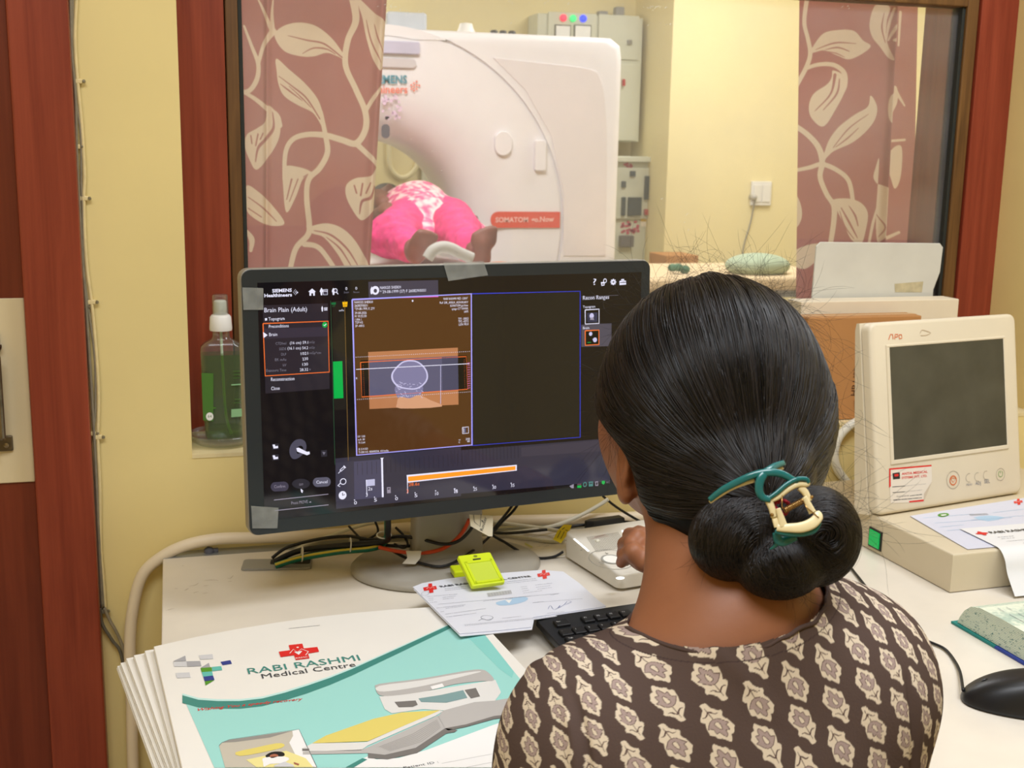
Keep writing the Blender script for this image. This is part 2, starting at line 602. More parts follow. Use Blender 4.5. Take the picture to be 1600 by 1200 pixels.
# floor, ceilings
slab('floor', (-2.4, YK - .1, -0.06), (4.4, 7.6, 0.0), m_floor)
slab('ceiling', (-2.4, YK - .1, ZC), (4.4, YF, ZC + 0.06), m_ceil)
slab('ceiling_scan_room', (-2.4, YF, 2.92), (4.4, 7.6, 3.0), m_ceil)
# window wall: built as one shell with the opening
wb = MB()
JX = P(118, 200, y=YW)[0]              # right edge of the red door jamb
wb.box((JX - 0.02, YW, 0), (XR0, YF, ZC))
wb.box((XR0, YW, 0), (XR1, YF, ZS))
wb.box((XR0, YW, 1.98), (XR1, YF, ZC))
wb.box((XR1, YW, 0), (XR + .1, YF, ZC))
wb.box((-2.4, YW, 2.15), (JX - 0.02, YF, ZC))
wb.build('wall_window', m_yel, kind='structure')
slab('wall_left', (XL - .1, YK, 0), (XL, YW, ZC), m_yel)
slab('wall_right', (XR, YK, 0), (XR + .1, YW, ZC), m_yel)
slab('wall_rear', (XL, YK - .1, 0), (XR, YK, ZC), m_yel)

# recess: white-edged sill, red lining boards on the window plane, brown sash, glass
slab('trim_sill', (XR0, YW - 0.001, ZS - 0.004), (XR1, YB, ZS + 0.002), mat('sill_paint', (226, 208, 160), rough=0.6, var=0.12, scale=18))
XA = P(359, 380, y=YB)[0]; XB = P(384, 380, y=YB)[0]
XC = P(1475, 380, y=YB)[0]; XD = P(1496, 380, y=YB)[0]
ZT = P(1380, 3.5, y=YB)[2]
slab('trim_red_board', (XR0 - .002, YB - 0.012, ZS), (XA, YB + 0.03, 1.98), m_red, 0.002)
slab('trim_red_board', (XD, YB - 0.012, ZS), (XR1 + .002, YB + 0.03, 1.98), m_red, 0.002)
slab('trim_red_board', (XA, YB - 0.012, ZT + 0.035), (XD, YB + 0.03, 1.98), m_red, 0.002)
w1 = empty('window_1', (0.8, YB, ZS), 'large fixed window between control room and scan room in a brown wooden frame', 'window')
w1['kind'] = 'structure'
del w1['label']; del w1['category']
fr = MB()
e_ = 0.003
fr.box((XA + .002, YB - 0.006, ZS), (XB - .004, YB + 0.04, ZT + 0.03), 0.002)
fr.box((XC + .004, YB - 0.006, ZS), (XD - .002, YB + 0.04, ZT + 0.03), 0.002)
fr.box((XB - .004, YB - 0.006, ZT), (XC + .004, YB + 0.04, ZT + 0.03), 0.002)
fr.box((XB - .004, YB - 0.006, ZS), (XC + .004, YB + 0.04, ZS + 0.03), 0.002)
fr.build('window_frame', m_brn, w1)
gk = MB()
for (a, b) in ((XB - .004, XB + .003), (XC - .003, XC + .004)):
    gk.box((a, YB + 0.0, ZS + .03), (b, YB + 0.03, ZT), 0.001)
gk.build('window_gasket', m_gap, w1)
# the pane: clear, with a pale haze for the washed-out view mixed in
gm = bpy.data.materials.new('hazy_glass'); gm.use_nodes = True
nt = gm.node_tree; N, L = nt.nodes, nt.links
for n_ in list(N): N.remove(n_)
out = N.new('ShaderNodeOutputMaterial'); tr = N.new('ShaderNodeBsdfTransparent'); gl = N.new('ShaderNodeBsdfGlossy'); df = N.new('ShaderNodeBsdfDiffuse')
tr.inputs[0].default_value = (0.97, 0.975, 0.97, 1)
gl.inputs['Roughness'].default_value = 0.03
df.inputs[0].default_value = (0.85, 0.85, 0.85, 1)
fz = N.new('ShaderNodeFresnel'); fz.inputs[0].default_value = 1.5
m1 = N.new('ShaderNodeMixShader'); m2 = N.new('ShaderNodeMixShader')
tc = N.new('ShaderNodeTexCoord'); no = N.new('ShaderNodeTexNoise'); no.inputs['Scale'].default_value = 5; no.inputs['Detail'].default_value = 5
mr = N.new('ShaderNodeMapRange'); mr.inputs[1].default_value = 0.3; mr.inputs[2].default_value = 0.8; mr.inputs[3].default_value = 0.04; mr.inputs[4].default_value = 0.13
L.new(tc.outputs['Object'], no.inputs['Vector']); L.new(no.outputs['Fac'], mr.inputs[0])
L.new(mr.outputs[0], m1.inputs[0]); L.new(tr.outputs[0], m1.inputs[1]); L.new(df.outputs[0], m1.inputs[2])
L.new(fz.outputs[0], m2.inputs[0]); L.new(m1.outputs[0], m2.inputs[1]); L.new(gl.outputs[0], m2.inputs[2])
L.new(m2.outputs[0], out.inputs[0])
MB().box((XB - .003, YB + 0.012, ZS + .03), (XC + .003, YB + 0.016, ZT)).build('glass_pane', gm, w1)
# far reveal lining seen through the glass
rv = MB()
rv.box((XC + 0.002, YB + .041, ZS), (XC + 0.03, YF + .005, ZT + .1))
rv.box((XB - 0.03, YB + .041, ZS), (XB - 0.002, YF + .005, ZT + .1))
rv.build('trim_far_lining', m_red, kind='structure')

# door side of the wall: red jamb, red door with a cream panel and steel handle
yj = YW - 0.03
jl0, jr0 = P(20, 200, y=yj)[0], P(116, 200, y=yj)[0]
slab('trim_door_jamb', (jl0, yj, 0), (jr0, YF, 2.16), m_red, 0.003)
dr = empty('door_1', (jl0 - 0.3, YW + .02, 0), '', '')
for k_ in ('label', 'category'):
    if k_ in dr: del dr[k_]
dr['kind'] = 'structure'
MB().box((-1.3, YW - .005, 0.0), (jl0 - .001, YW + 0.035, 2.15), 0.002).build('door_leaf', m_redd, dr)
zt, zb = P(20, 465, y=YW)[2], P(20, 752, y=YW)[2]
MB().box((-1.3, YW - 0.009, zb), (jl0 - .002, YW - 0.005, zt), 0.001).build('door_panel', m_cream, dr)
pz = lambda y_: P(8, y_, y=YW)[2]
px_ = lambda x_: P(x_, 600, y=YW)[0]
hb = MB()
hb.box((px_(-30), YW - .014, pz(702)), (px_(16), YW - .009, pz(678)), 0.002)
hb.box((px_(-30), YW - .014, pz(548)), (px_(6), YW - .009, pz(518)), 0.002)
hb.build('handle_plate', mat('bronze_plate', (110, 98, 78), rough=0.35, metal=0.8), dr)
hb = MB()
hb.box((px_(-34), YW - .04, pz(680)), (px_(9), YW - .028, pz(548)), 0.004)
for zz in (pz(690), pz(535)):
    hb.box((px_(-22), YW - .04, zz - .006), (px_(-8), YW - .010, zz + .006), 0.003)
hb.lathe([(0.001, 0), (0.006, 0.001), (0.007, 0.006), (0.004, 0.009), (0.0, 0.010)], (px_(2), YW - .014, pz(538)), 12, (0, -1, 0))
hb.lathe([(0.001, 0), (0.004, 0.001), (0.004, 0.003), (0.0, 0.004)], (px_(6), YW - .014, pz(692)), 12, (0, -1, 0))
hb.build('door_handle', mat('brushed_handle', (140, 128, 110), rough=0.25, metal=0.95, var=0.25, scale=60), dr)

# ------------------------------------------------------------------ scan room shell
XS = P(1041, 300, y=6.6)[0]
slab('wall_scan_back', (-2.4, 7.2, 0), (4.4, 7.3, 2.92), m_yel2)
slab('wall_scan_right', (XS, 6.6, 0), (4.4, 7.2, 2.92), m_yel2)
slab('wall_scan_side', (4.3, YF, 0), (4.4, 6.6, 2.92), m_yel2)
slab('wall_scan_left', (-2.4, YF, 0), (-2.3, 7.2, 2.92), m_yel2)
# ------------------------------------------------------------------ desk
m_top = mat('worktop_laminate', (226, 217, 202), rough=0.35, var=0.06, scale=9, bump=0.03)
m_alu = mat('grey_aluminium', (168, 170, 170), rough=0.35, metal=0.6, var=0.05, stretch=(1, 30, 30))
DX0, DX1, DY0, DY1 = -0.034, 1.9, 0.93, 1.842
dk = empty('desk', (0.9, 1.4, 0), 'long desk with a cream worktop standing against the yellow window wall', 'desk')
MB().box((DX0, DY0, ZD - 0.028), (DX1, DY1, ZD), 0.0015).build('worktop', m_top, dk)
MB().box((DX0, DY1 + .001, ZD - 0.028), (DX1, YW - .001, ZD - .001), 0.001).build('cable_channel', m_alu, dk, label='grey metal channel along the rear edge')
MB().box((DX0 + .01, DY0 + .05, 0), (DX0 + .03, DY1, ZD - .028)).build('side_panel', m_cream, dk)
MB().box((DX1 - .03, DY0 + .05, 0), (DX1 - .01, DY1, ZD - .028)).build('side_panel', m_cream, dk)
q0, q1 = P(374, 884, z=ZD), P(482, 882, z=ZD)
GP = Plane(P(376, 892, z=ZD + .0005), q1 - q0, np.cross([0, 0, 1.0], q1 - q0))
w_ = np.linalg.norm(q1 - q0)
g = MB(); g.prism(rrect(0, 0, w_, 0.045, 0.006), 0.003, GP, bev=0.001)
g.build('cable_grommet', m_grey, dk, label='grey plastic cable outlet')
g = MB(); g.prism(rrect(w_ * .4, 0.018, w_ * .98, 0.04, 0.004), 0.0036, GP, h0=0.003)
g.build('grommet_opening', m_gap, dk)  # flat dark plate standing in for the shaded hole
kx = Ink(Plane((0, 0, ZD), (1, 0, 0), (0, 1, 0)), lambda x, y: (230 + x / 8, 820 + y / 8), base=0.0002)
sc_ = mat('scuff_mark', (186, 172, 152), rough=0.6)
for L_ in ([(340, 800), (385, 795)], [(465, 825), (520, 795)], [(520, 770), (600, 755), (640, 730)], [(700, 700), (800, 690), (890, 695)], [(1000, 665), (1040, 670), (1075, 635)],
           [(690, 862), (760, 850)], [(570, 855), (645, 835)], [(1005, 712), (1060, 705)], [(240, 1070), (340, 1045)], [(430, 515), (460, 512)], [(700, 765), (765, 758)]):
    kx.line(L_, [0.0004, 0.0016, 0.0005], sc_, 0, smooth=3)
kx.build('scuff_marks', dk, kind='stuff')

# ------------------------------------------------------------------ monitor
MY, MT, MW, MH = 0.14233, 0.03547, 0.6189, 0.362
mtl = np.array([0.0823, 1.5832, 1.2263])
mw = np.array([cos(MY), sin(MY), 0]); mh = np.array([-sin(MY) * sin(MT), cos(MY) * sin(MT), cos(MT)])
MP = Plane(mtl - mh * MH, mw, mh)
mon = empty('computer_monitor', (0.385, 1.70, ZD), 'large black flat monitor with a lit scanner console picture on its oval beige foot', 'monitor')
m_case = mat('monitor_case', (148, 142, 130), rough=0.4, var=0.02)
m_bez = mat('monitor_bezel', (46, 50, 52), rough=0.3, var=0.03, spec=0.4)
MB().prism(rrect(0, 0, MW, MH, 0.013), -0.003, MP, h0=-0.022, bev=0.002).build('casing', m_case, mon)
MB().prism(rrect(0.012, 0.01, MW - .012, MH - .01, 0.013), -0.022, MP, h0=-0.05).build('rear_housing', m_case, mon)
bz = MB(); bz.prism(rrect(0.0012, 0.0012, MW - .0012, MH - .0012, 0.0125), 0.0, MP, h0=-0.003, bev=0.0006)
bz.build('bezel', m_bez, mon)
def scr(name, col, es=1.0):
    """a lit area of the display: gives off its own light and mirrors the room faintly"""
    return mat('display_' + name, (8, 8, 9), rough=0.07, emit=col, es=es, var=0, spec=0.75)
x0d, x1d, y0d, y1d = 0.0215, MW - 0.0165, 0.021, MH - 0.0185
MB().prism([(x0d, y0d), (x1d, y0d), (x1d, y1d), (x0d, y1d)], 0.0004, MP, h0=-0.0005).build('display', scr('black', (17, 14, 17)), mon)
c1 = lambda x, y: (370 + x / 4.571, 400 + y / 4.571)
c2 = lambda x, y: (370 + x / 4.571, 620 + y / 4.571)
c3 = lambda x, y: (700 + x / 4.706, 400 + y / 4.706)
c4 = lambda x, y: (700 + x / 4.706, 620 + y / 4.706)
sW, sG, sDG = scr('white', (238, 236, 255)), scr('grey', (150, 142, 158)), scr('dimgrey', (122, 118, 132))
sPan, sPan2 = scr('panel', (44, 39, 46)), scr('panel_line', (56, 50, 62))
sTab = scr('tab', (66, 62, 78)); sPink = scr('pink', (240, 110, 210)); sLil = scr('lilac', (170, 165, 250)); sBlue = scr('blue', (58, 70, 205))
sBrn = scr('brown', (84, 52, 24)); sOrB = scr('tan', (186, 124, 82)); sSlate = scr('slate', (92, 90, 116)); sSlate2 = scr('deep_slate', (72, 72, 96))
sOr = scr('orange', (255, 120, 50)); sAmb = scr('amber', (255, 158, 40)); sGrn = scr('green', (0, 176, 72)); sDk = scr('deep_black', (8, 8, 10))
sOlive = scr('olive_reflection', (30, 28, 24)); sYel = scr('yellow', (250, 190, 20)); sTeal = scr('teal', (70, 130, 125)); sSkull = scr('skull', (205, 200, 235)); sBrain = scr('brain', (128, 124, 160))  # olive panes hold the dim yellow-wall reflection in their own glow
sBand = scr('timeline', (52, 50, 66)); sBand2 = scr('timeline_light', (74, 72, 96)); sNeck = scr('neck', (214, 158, 122))
K = Ink(MP, c1, base=0.0006, step=0.00008)
# header
K.text('SIEMENS', (252, 260), (392, 254), sW, 5, h=0.0045, bold=0.03)
K.text('Healthineers', (196, 294), (393, 287), sW, 5, h=0.0045, bold=0.03)
for (a, b, r_) in ((410, 248, .6), (417, 258, .8), (410, 268, .7), (403, 258, .6), (424, 250, .8), (424, 268, .8), (431, 260, 1.4), (417, 240, .6), (417, 276, .6)):
    K.ell((a, b), 0.0009 * r_, 0.0009 * r_, sW, 5, n=4)
K.poly([(510, 255), (537, 232), (563, 255), (556, 256), (556, 283), (544, 283), (544, 266), (531, 266), (531, 283), (518, 283), (518, 257)], sW, 5)
K.poly([(595, 240), (603, 226), (612, 238), (616, 256), (610, 258), (608, 280), (598, 280), (596, 258), (590, 256)], sW, 5)
K.poly([(616, 240), (646, 238), (646, 276), (616, 277)], sTab, 5); K.line([(616, 240), (646, 238), (646, 276), (616, 277)], .0007, sW, 6, closed=True)
for i in range(3): K.poly([(620 + 9 * i, 246), (626 + 9 * i, 246), (626 + 9 * i, 254), (620 + 9 * i, 254)], sW, 7)
K.poly([(680, 240), (688, 227), (697, 238), (698, 256), (694, 278), (684, 278), (682, 258), (677, 256)], sW, 5)
K.ell((703, 246), 0.0028, 0.0030, sW, 5); K.ell((703, 246), 0.0019, 0.0021, sTab, 6); K.line([(710, 256), (722, 272)], .0012, sW, 5)
K.text('0', (775, 243), (788, 242), sW, 5); K.text('0', (846, 241), (859, 240), sW, 5)
K.text('Scan', (764, 266), (798, 264), sDG, 5); K.text('Recon', (832, 264), (874, 262), sDG, 5)
K.poly([(938, 184), (1436, 172), (1438, 288), (941, 300)], sTab, 2)
K.poly([(941, 300), (1438, 286), (1438, 292), (941, 306)], sPink, 4)
K.poly([(953, 236), (962, 216), (972, 234), (974, 258), (968, 262), (966, 272), (955, 272), (953, 256)], sW, 5)
K.ell((988, 245), 0.0055, 0.006, sW, 5); K.ell((988, 248), 0.0024, 0.0028, sTab, 6)
K.text('NARGIS SHEIKH', (1022, 236), (1170, 231), sW, 5, h=0.0041)
K.text('* 29-08-1999 (27) F 260829/0031', (1022, 266), (1348, 254), sW, 5, h=0.0041)
# left panel
K.poly([(184, 352), (650, 338), (662, 948), (204, 982)], sPan, 1)
K.poly([(186, 520), (655, 505), (656, 572), (190, 590)], sPan2, 2)
K.text('Brain Plain (Adult)', (196, 402), (500, 394), sW, 5, h=0.0063)
K.poly([(602, 372), (608, 356), (615, 370), (613, 396), (606, 396)], sW, 5)
for j in range(3): K.poly([(622, 368 + 8 * j), (646, 367 + 8 * j), (646, 372 + 8 * j), (622, 373 + 8 * j)], sW, 5)
K.poly([(200, 444), (215, 443), (215, 460), (200, 461)], sW, 5)
K.text('Topogram', (226, 461), (340, 456), sW, 5, h=0.0046)
K.line([(186, 482), (651, 465), (659, 828), (202, 856)], .0013, sOr, 5, closed=True)
K.text('Preconditions', (228, 514), (370, 508), sW, 5, h=0.0046)
K.ell((627, 491), 0.0035, 0.0038, sGrn, 5); K.line([(619, 491), (626, 497), (637, 484)], .0009, sW, 6)
K.poly([(187, 542), (219, 564), (190, 586)], sW, 6)
K.text('Brain', (230, 572), (288, 570), sW, 5, h=0.0046)
for i, (a, b, c) in enumerate((('CTDIvol', '(16 cm) 59.1', 'mGy'), ('SSDE', '(16.1 cm) 54.2', 'mGy'), ('DLP', '1021', 'mGy*cm'), ('Eff. mAs', '230', ''), ('kV', '130', ''), ('Exposure Time', '28.32', 's'))):
    y = 634 + 38.5 * i
    wa = {0: 76, 1: 50, 2: 36, 3: 80, 4: 24, 5: 142}[i]
    K.text(a, (352 - wa, y), (352, y - wa * .03), sDG, 5, h=0.0037)
    wb_ = (128, 145, 50, 38, 38, 56)[i]
    K.text(b, (506 - wb_, y - 4), (508, y - 8), sW, 5, h=0.0040)
    if c: K.text(c, (516, y - 10), (516 + (40, 40, 84, 0, 0, 12)[i], y - 13), sDG, 5, h=0.0034)
K.text('Reconstruction', (243, 893), (410, 886), sW, 5, h=0.0049)
K.text('Close', (245, 958), (305, 954), sW, 5, h=0.0049)
# dose bars
K.poly([(668, 315), (830, 310), (855, 1097), (690, 1097)], sDk, 2)
K.poly([(680, 320), (766, 318), (790, 1097), (694, 1097)], sOlive, 3)
K.poly([(686, 754), (752, 750), (760, 1014), (692, 1018)], sGrn, 5)
K.poly([(674, 332), (706, 330), (706, 346), (674, 347)], scr('darkgreen', (20, 110, 60)), 5); K.text('23', (680, 362), (700, 361), scr('darkgreen', (20, 110, 60)), 5)
K.poly([(752, 328), (790, 326), (786, 362), (758, 364)], sYel, 5); K.text('127', (760, 358), (784, 357), sBrn, 6)
K.text('mAs', (730, 395), (764, 393), sW, 5)
K.line([(669, 318), (700, 1490)], .0006, scr('dullgreen', (50, 90, 60)), 5)
K.line([(769, 316), (795, 1460)], .0007, scr('duskgold', (130, 100, 50)), 5)
# image segment
K.conv = lambda x, y: (x, y)
K.poly([(549, 469), (736, 460), (738, 696), (556, 711)], sBrn, 2)
K.line([(550, 468), (736, 459), (737, 695), (557, 711)], .0022, sLil, 6, closed=True)
K.line([(736, 459), (906, 455), (906, 683), (738, 696)], .0013, sBlue, 5, closed=True)
K.poly([(738, 461), (905, 456), (905, 682), (739, 694)], sOlive, 2)
K.poly([(563, 563), (729, 555), (730, 609), (565, 621)], sDk, 3)
K.poly([(575, 550), (715, 543), (716, 632), (577, 639)], sOrB, 4)
K.poly([(576, 563), (715, 556), (716, 609), (577, 620)], sSlate, 5)
K.poly([(690, 558), (715, 556.5), (716, 609), (691, 611)], sSlate2, 6)
K.line([(563, 566), (728, 557), (730, 608), (565, 620)], .0010, sOr, 6, closed=True)
def dots(a, b, n, m_, layer=7, r=0.0006):
    for i in range(n):
        t = i / (n - 1); K.ell((a[0] + (b[0] - a[0]) * t, a[1] + (b[1] - a[1]) * t), r, r, m_, layer, n=4)
dots((556, 558), (733, 549), 58, sW); dots((558, 624), (734, 612), 58, sW)
dots((567, 571), (569, 617), 16, sOr, 7, .0004); dots((725, 562), (726, 606), 16, sOr, 7, .0004)
skull = [(624, 568), (634, 563), (648, 563), (659, 569), (667, 580), (668, 592), (661, 602), (650, 608), (636, 608), (621, 604), (612, 594), (612, 582)]
K.poly(skull, sSkull, 7, smooth=4)
cxs = np.mean(skull, 0)
K.poly([tuple(cxs + (np.array(q) - cxs) * 0.91) for q in skull], sBrain, 8, smooth=4)
K.poly([(617, 604), (640, 606), (660, 603), (656, 618), (640, 624), (622, 622)], sBrain, 6, smooth=3)
K.poly([(624, 620), (640, 622), (654, 617), (672, 625), (690, 635), (625, 638), (620, 630)], sNeck, 7, smooth=3)
rg = random.Random(4)
for i in range(34):
    a, b = rg.uniform(618, 662), rg.uniform(597, 620)
    K.line([(a, b), (a + rg.uniform(-4, 4), b + rg.uniform(-3, 3))], .0007, sSkull, 9)
K.line([(556, 577), (733, 568)], .0009, sW, 9); K.line([(688, 571), (688, 631)], .0007, sSkull, 9)
for i in range(12): K.line([(730, 567 + 3.6 * i), (734, 567 + 3.5 * i)], .0005, sPink, 8)
# writing in the image segment (crop frame)
K.conv = lambda x, y: (550 + x / 8.274, 455 + y / 8.274)
for i, (t, w_) in enumerate((('NARGIS SHEIKH', 236), ('260829/0031', 170), ('*29-08-1999, F, 27Y', 262), ('29-08-2026', 156), ('H 10:32:30', 156), ('1 IMA 1', 90), ('TOP H/S', 108), ('SP -449.5', 126))):
    y = (158, 202, 244, 296, 338, 382, 420, 464)[i]
    K.text(t, (28 + i * 1.5, y), (28 + w_, y - w_ * .025), sW, 8, h=0.0035)
for (t, a, b, y) in (('RABI RASHMI MED. CENT', 1180, 1492, 108), ('Ref: DR_ARKA_ADHIKARY', 1132, 1498, 158), ('SOMATOM go.Now', 1264, 1498, 198), ('syngo CT VA40A', 1286, 1498, 238), ('HFS', 1448, 1500, 276), ('TP1 -300.5', 1368, 1502, 368), ('TP2 -429.5', 1372, 1502, 402), ('LEN 90.0', 1378, 1502, 440)):
    K.text(t, (a, y + 4), (b, y - 4), sW, 8, h=0.0033)
K.ell((780, 124), .0012, .0014, sW, 8)
K.conv = c2
for (t, a, b, y) in (('kV 130', 862, 914, 290), ('mA 30', 864, 912, 312), ('TI 2.64', 866, 914, 334), ('SI 2.4 DD', 868, 934, 380), ('Tr20f A3. 80000/54. 431mAs', 868, 1082, 402)):
    K.text(t, (a, y), (b, y - (b - a) * .06), sW, 8, h=0.0029)
K.conv = c4
K.line([(104, 224), (148, 220), (149, 266), (105, 270)], .0009, sW, 8, closed=True); K.poly([(114, 228), (130, 227), (131, 264), (114, 264)], sSlate, 8); K.line([(113, 230), (114, 262)], .0008, sW, 9)
K.text('W', (76, 322), (90, 321), sW, 8); K.text('C', (76, 340), (86, 339), sW, 8); K.text('200', (128, 318), (158, 315), sW, 8); K.text('40', (138, 334), (158, 332), sW, 8)
K.conv = c1
K.text('R', (850, 880), (860, 879), sW, 8)
# gantry glyph and buttons
K.conv = c2
K.poly([(375, 400), (382, 350), (415, 310), (460, 302), (490, 325), (495, 370), (470, 410), (430, 440), (395, 440)], scr('gantry', (78, 76, 92)), 4, smooth=3)
K.poly([(425, 385), (432, 360), (455, 348), (472, 360), (470, 385), (450, 400), (432, 405)], sDk, 5, smooth=3)
K.poly([(424, 366), (440, 362), (500, 392), (518, 390), (520, 408), (500, 416), (430, 390)], sW, 6)
for (yy) in (335, 412):
    K.poly([(250, yy), (298, yy - 2), (299, yy + 40), (252, yy + 42)], scr('tile', (46, 44, 52)), 4)
    K.poly([(254, yy + 6), (270, yy + 4), (275, yy + 18), (292, yy + 14), (294, yy + 30), (262, yy + 34)], sW, 6)
K.poly([(600, 382), (642, 378), (644, 424), (602, 428)], scr('tile', (46, 44, 52)), 4); K.poly([(610, 392), (632, 396), (620, 414)], sDG, 5)
def pill(cx_, cy_, t, m_, tm, w=64, h=34):
    K.poly([(cx_ + (w - h) * (1 if cos(a) > 0 else -1) + h * cos(a), cy_ - (w - h) * .05 * (1 if cos(a) > 0 else -1) + h * sin(a)) for a in np.linspace(.01, 2 * pi, 20, endpoint=False)], m_, 4)
    K.text(t, (cx_ - w * .62, cy_ + 11), (cx_ + w * .62, cy_ + 7), tm, 6, h=0.0044)
pill(305, 640, 'Confirm', sTab, sG); pill(606, 608, 'Cancel', scr('button', (92, 90, 106)), sW)
K.poly([(457 + 64 * cos(a), 622 - 2 + 36 * sin(a)) for a in np.linspace(0, 2 * pi, 20, endpoint=False)], scr('tile', (46, 44, 52)), 4); K.text('GO', (443, 632), (472, 630), sG, 6)
K.poly([(455, 654), (475, 672), (466, 674), (470, 684), (462, 684), (456, 672)], sW, 8)
K.line([(264, 736), (652, 694)], .0011, sG, 6); K.line([(268, 812), (654, 770)], .0011, sG, 6)
K.text('Press MOVE', (388, 768), (506, 757), sG, 6, h=0.0044); K.poly([(512, 752), (528, 744), (530, 756)], sG, 6)
# timeline
K.poly([(704, 440), (1600, 358), (1600, 708), (708, 800)], sBand, 1)
K.poly([(704, 470), (835, 458), (835, 735), (706, 745)], scr('icons', (60, 58, 74)), 2)
K.poly([(835, 462), (1035, 445), (1042, 715), (838, 735)], sBand2, 3)
for i in range(24): K.line([(860 + 34 * i, 470 - 3.1 * i), (862 + 34 * i, 560 - 3.1 * i)], .0005, sPan, 4)
K.line([(1035, 436), (1041, 716)], .0026, sW, 6); K.poly([(1022, 436), (1048, 434), (1036, 450)], sW, 6)
K.poly([(920, 592), (984, 586), (985, 632), (922, 638)], scr('flag', (196, 194, 224)), 5); K.line([(924, 592), (927, 700)], .0009, sW, 6)
K.text('2s', (936, 668), (966, 666), sW, 6, h=0.0051); K.text('3', (920, 712), (933, 711), sW, 6)
K.line([(724, 546), (746, 520)], .0009, sW, 6); K.line([(738, 528), (768, 500)], .0034, sW, 6); K.line([(742, 524), (764, 504)], .0016, sBand, 7); K.line([(762, 490), (777, 506)], .0010, sW, 6)
K.ell((758, 604), .0046, .0046, sW, 6); K.ell((758, 604), .0035, .0035, sBand, 7); K.line([(738, 616), (720, 634), (736, 640)], .0012, sW, 6)
K.ell((754, 702), .0056, .0060, sW, 6); K.line([(754, 684), (754, 703), (770, 696)], .0012, sBand, 7)
K.poly([(1070, 645), (1096, 643), (1098, 686), (1072, 688)], sG, 6); K.poly([(1076, 652), (1090, 651), (1091, 660), (1077, 661)], sBand, 7)
K.text('28.6s', (1226, 637), (1302, 630), sOr, 7, h=0.0049); K.line([(1215, 560), (1219, 690)], .0009, sW, 6); K.text('3', (1209, 685), (1224, 684), sOr, 7, h=0.0054)
K.conv = lambda x, y: (x, y)
K.poly([(635, 742), (807, 726), (807, 735), (636, 754)], sW, 6); K.poly([(637, 744.5), (805, 728), (805, 734), (637.5, 752)], sAmb, 7)
K.conv = c2
for (a, b, t) in ((845, 768, '0'), (988, 748, '5'), (1138, 738, '0'), (1277, 716, '5'), (1424, 702, '10'), (1562, 688, '15')):
    K.text(t, (a - 9, b), (a + (11 if len(t) == 1 else 14), b - 2), sW, 7, h=0.0051); K.ell((a - 6, b - 32), .0008, .0008, sW, 7)
K.conv = c4
K.poly([(0, 400), (1180, 305), (1190, 620), (0, 720)], sBand, 0)
K.poly([(536, 372), (1180, 312), (1180, 395), (538, 440)], scr('band_right', (62, 58, 72)), 2)
for i in range(20): K.line([(20 + 26 * i, 395 - 2.3 * i), (22 + 26 * i, 492 - 2.3 * i)], .0005, sPan, 4)
for (a, b, t) in ((52, 704, '20'), (195, 690, '25'), (335, 677, '30'), (470, 662, '35')):
    K.text(t, (a - 10, b), (a + 16, b - 3), sW, 7, h=0.0049); K.ell((a - 8, b - 28), .0008, .0008, sW, 7)
K.poly([(890, 655), (922, 640), (922, 672), (905, 670)], sG, 6)
K.poly([(948, 652), (978, 650), (978, 668), (948, 669)], sGrn, 6); K.poly([(948, 638), (978, 636), (978, 648), (948, 649)], scr('mauve', (96, 70, 84)), 6)
K.ell((1004, 644), .0035, .0040, sTeal, 6); K.ell((1004, 644), .0022, .0026, sPan, 7)
K.poly([(1032, 624), (1063, 621), (1064, 656), (1033, 659)], sTeal, 6); K.poly([(1038, 632), (1058, 630), (1058, 638), (1038, 640)], sPan, 7)
K.poly([(1080, 622), (1101, 620), (1102, 653), (1081, 655)], sG, 6); K.poly([(1085, 628), (1097, 627), (1097, 646), (1085, 647)], sPan, 7)
K.poly([(1128, 618), (1150, 616), (1152, 632), (1142, 645), (1128, 636)], sGrn, 6); K.text('KC', (1164, 634), (1186, 632), sG, 6)
# right panel
K.conv = c3
K.text('?', (1066, 212), (1088, 211), sW, 6, h=0.0098)
K.ell((1152, 182), .0030, .0034, sW, 6); K.ell((1152, 182), .0019, .0022, sOlive, 7); K.poly([(1122, 192), (1150, 190), (1148, 216), (1126, 220)], sW, 6); K.poly([(1129, 203), (1143, 202), (1142, 210), (1129, 211)], sOlive, 7)
for a in range(8): K.ell((1213 + 17 * cos(a * pi / 4), 191 + 18 * sin(a * pi / 4)), .0012, .0012, sW, 6, n=6)
K.ell((1213, 191), .0034, .0038, sW, 6); K.ell((1213, 191), .0012, .0013, sOlive, 7)
K.poly([(1258, 184), (1270, 180), (1272, 170), (1292, 169), (1293, 179), (1306, 182), (1307, 210), (1259, 213)], sW, 6); K.line([(1262, 196), (1304, 193)], .0010, sOlive, 7)
K.text('Recon Ranges', (990, 322), (1182, 314), sW, 6, h=0.0061)
K.text('Topogram', (990, 383), (1080, 379), sW, 6, h=0.0039)
K.line([(1006, 396), (1108, 390), (1108, 495), (1007, 500)], .0014, sW, 7, closed=True)
K.poly([(1006, 396), (1108, 390), (1108, 495), (1007, 500)], sDk, 6); K.poly([(1020, 418), (1096, 414), (1096, 484), (1021, 488)], sSlate2, 6)
K.ell((1054, 440), .0036, .0042, sSkull, 7); K.poly([(1044, 450), (1066, 449), (1072, 470), (1042, 470)], sG, 7)
K.poly([(978, 506), (1200, 494), (1200, 662), (978, 668)], scr('sel', (80, 76, 88)), 4)
K.text('Brain', (990, 538), (1036, 536), sW, 7, h=0.0039)
K.line([(1006, 549), (1107, 544), (1107, 650), (1007, 656)], .0016, sOr, 8, closed=True)
K.poly([(1006, 549), (1107, 544), (1107, 650), (1007, 656)], sDk, 6)
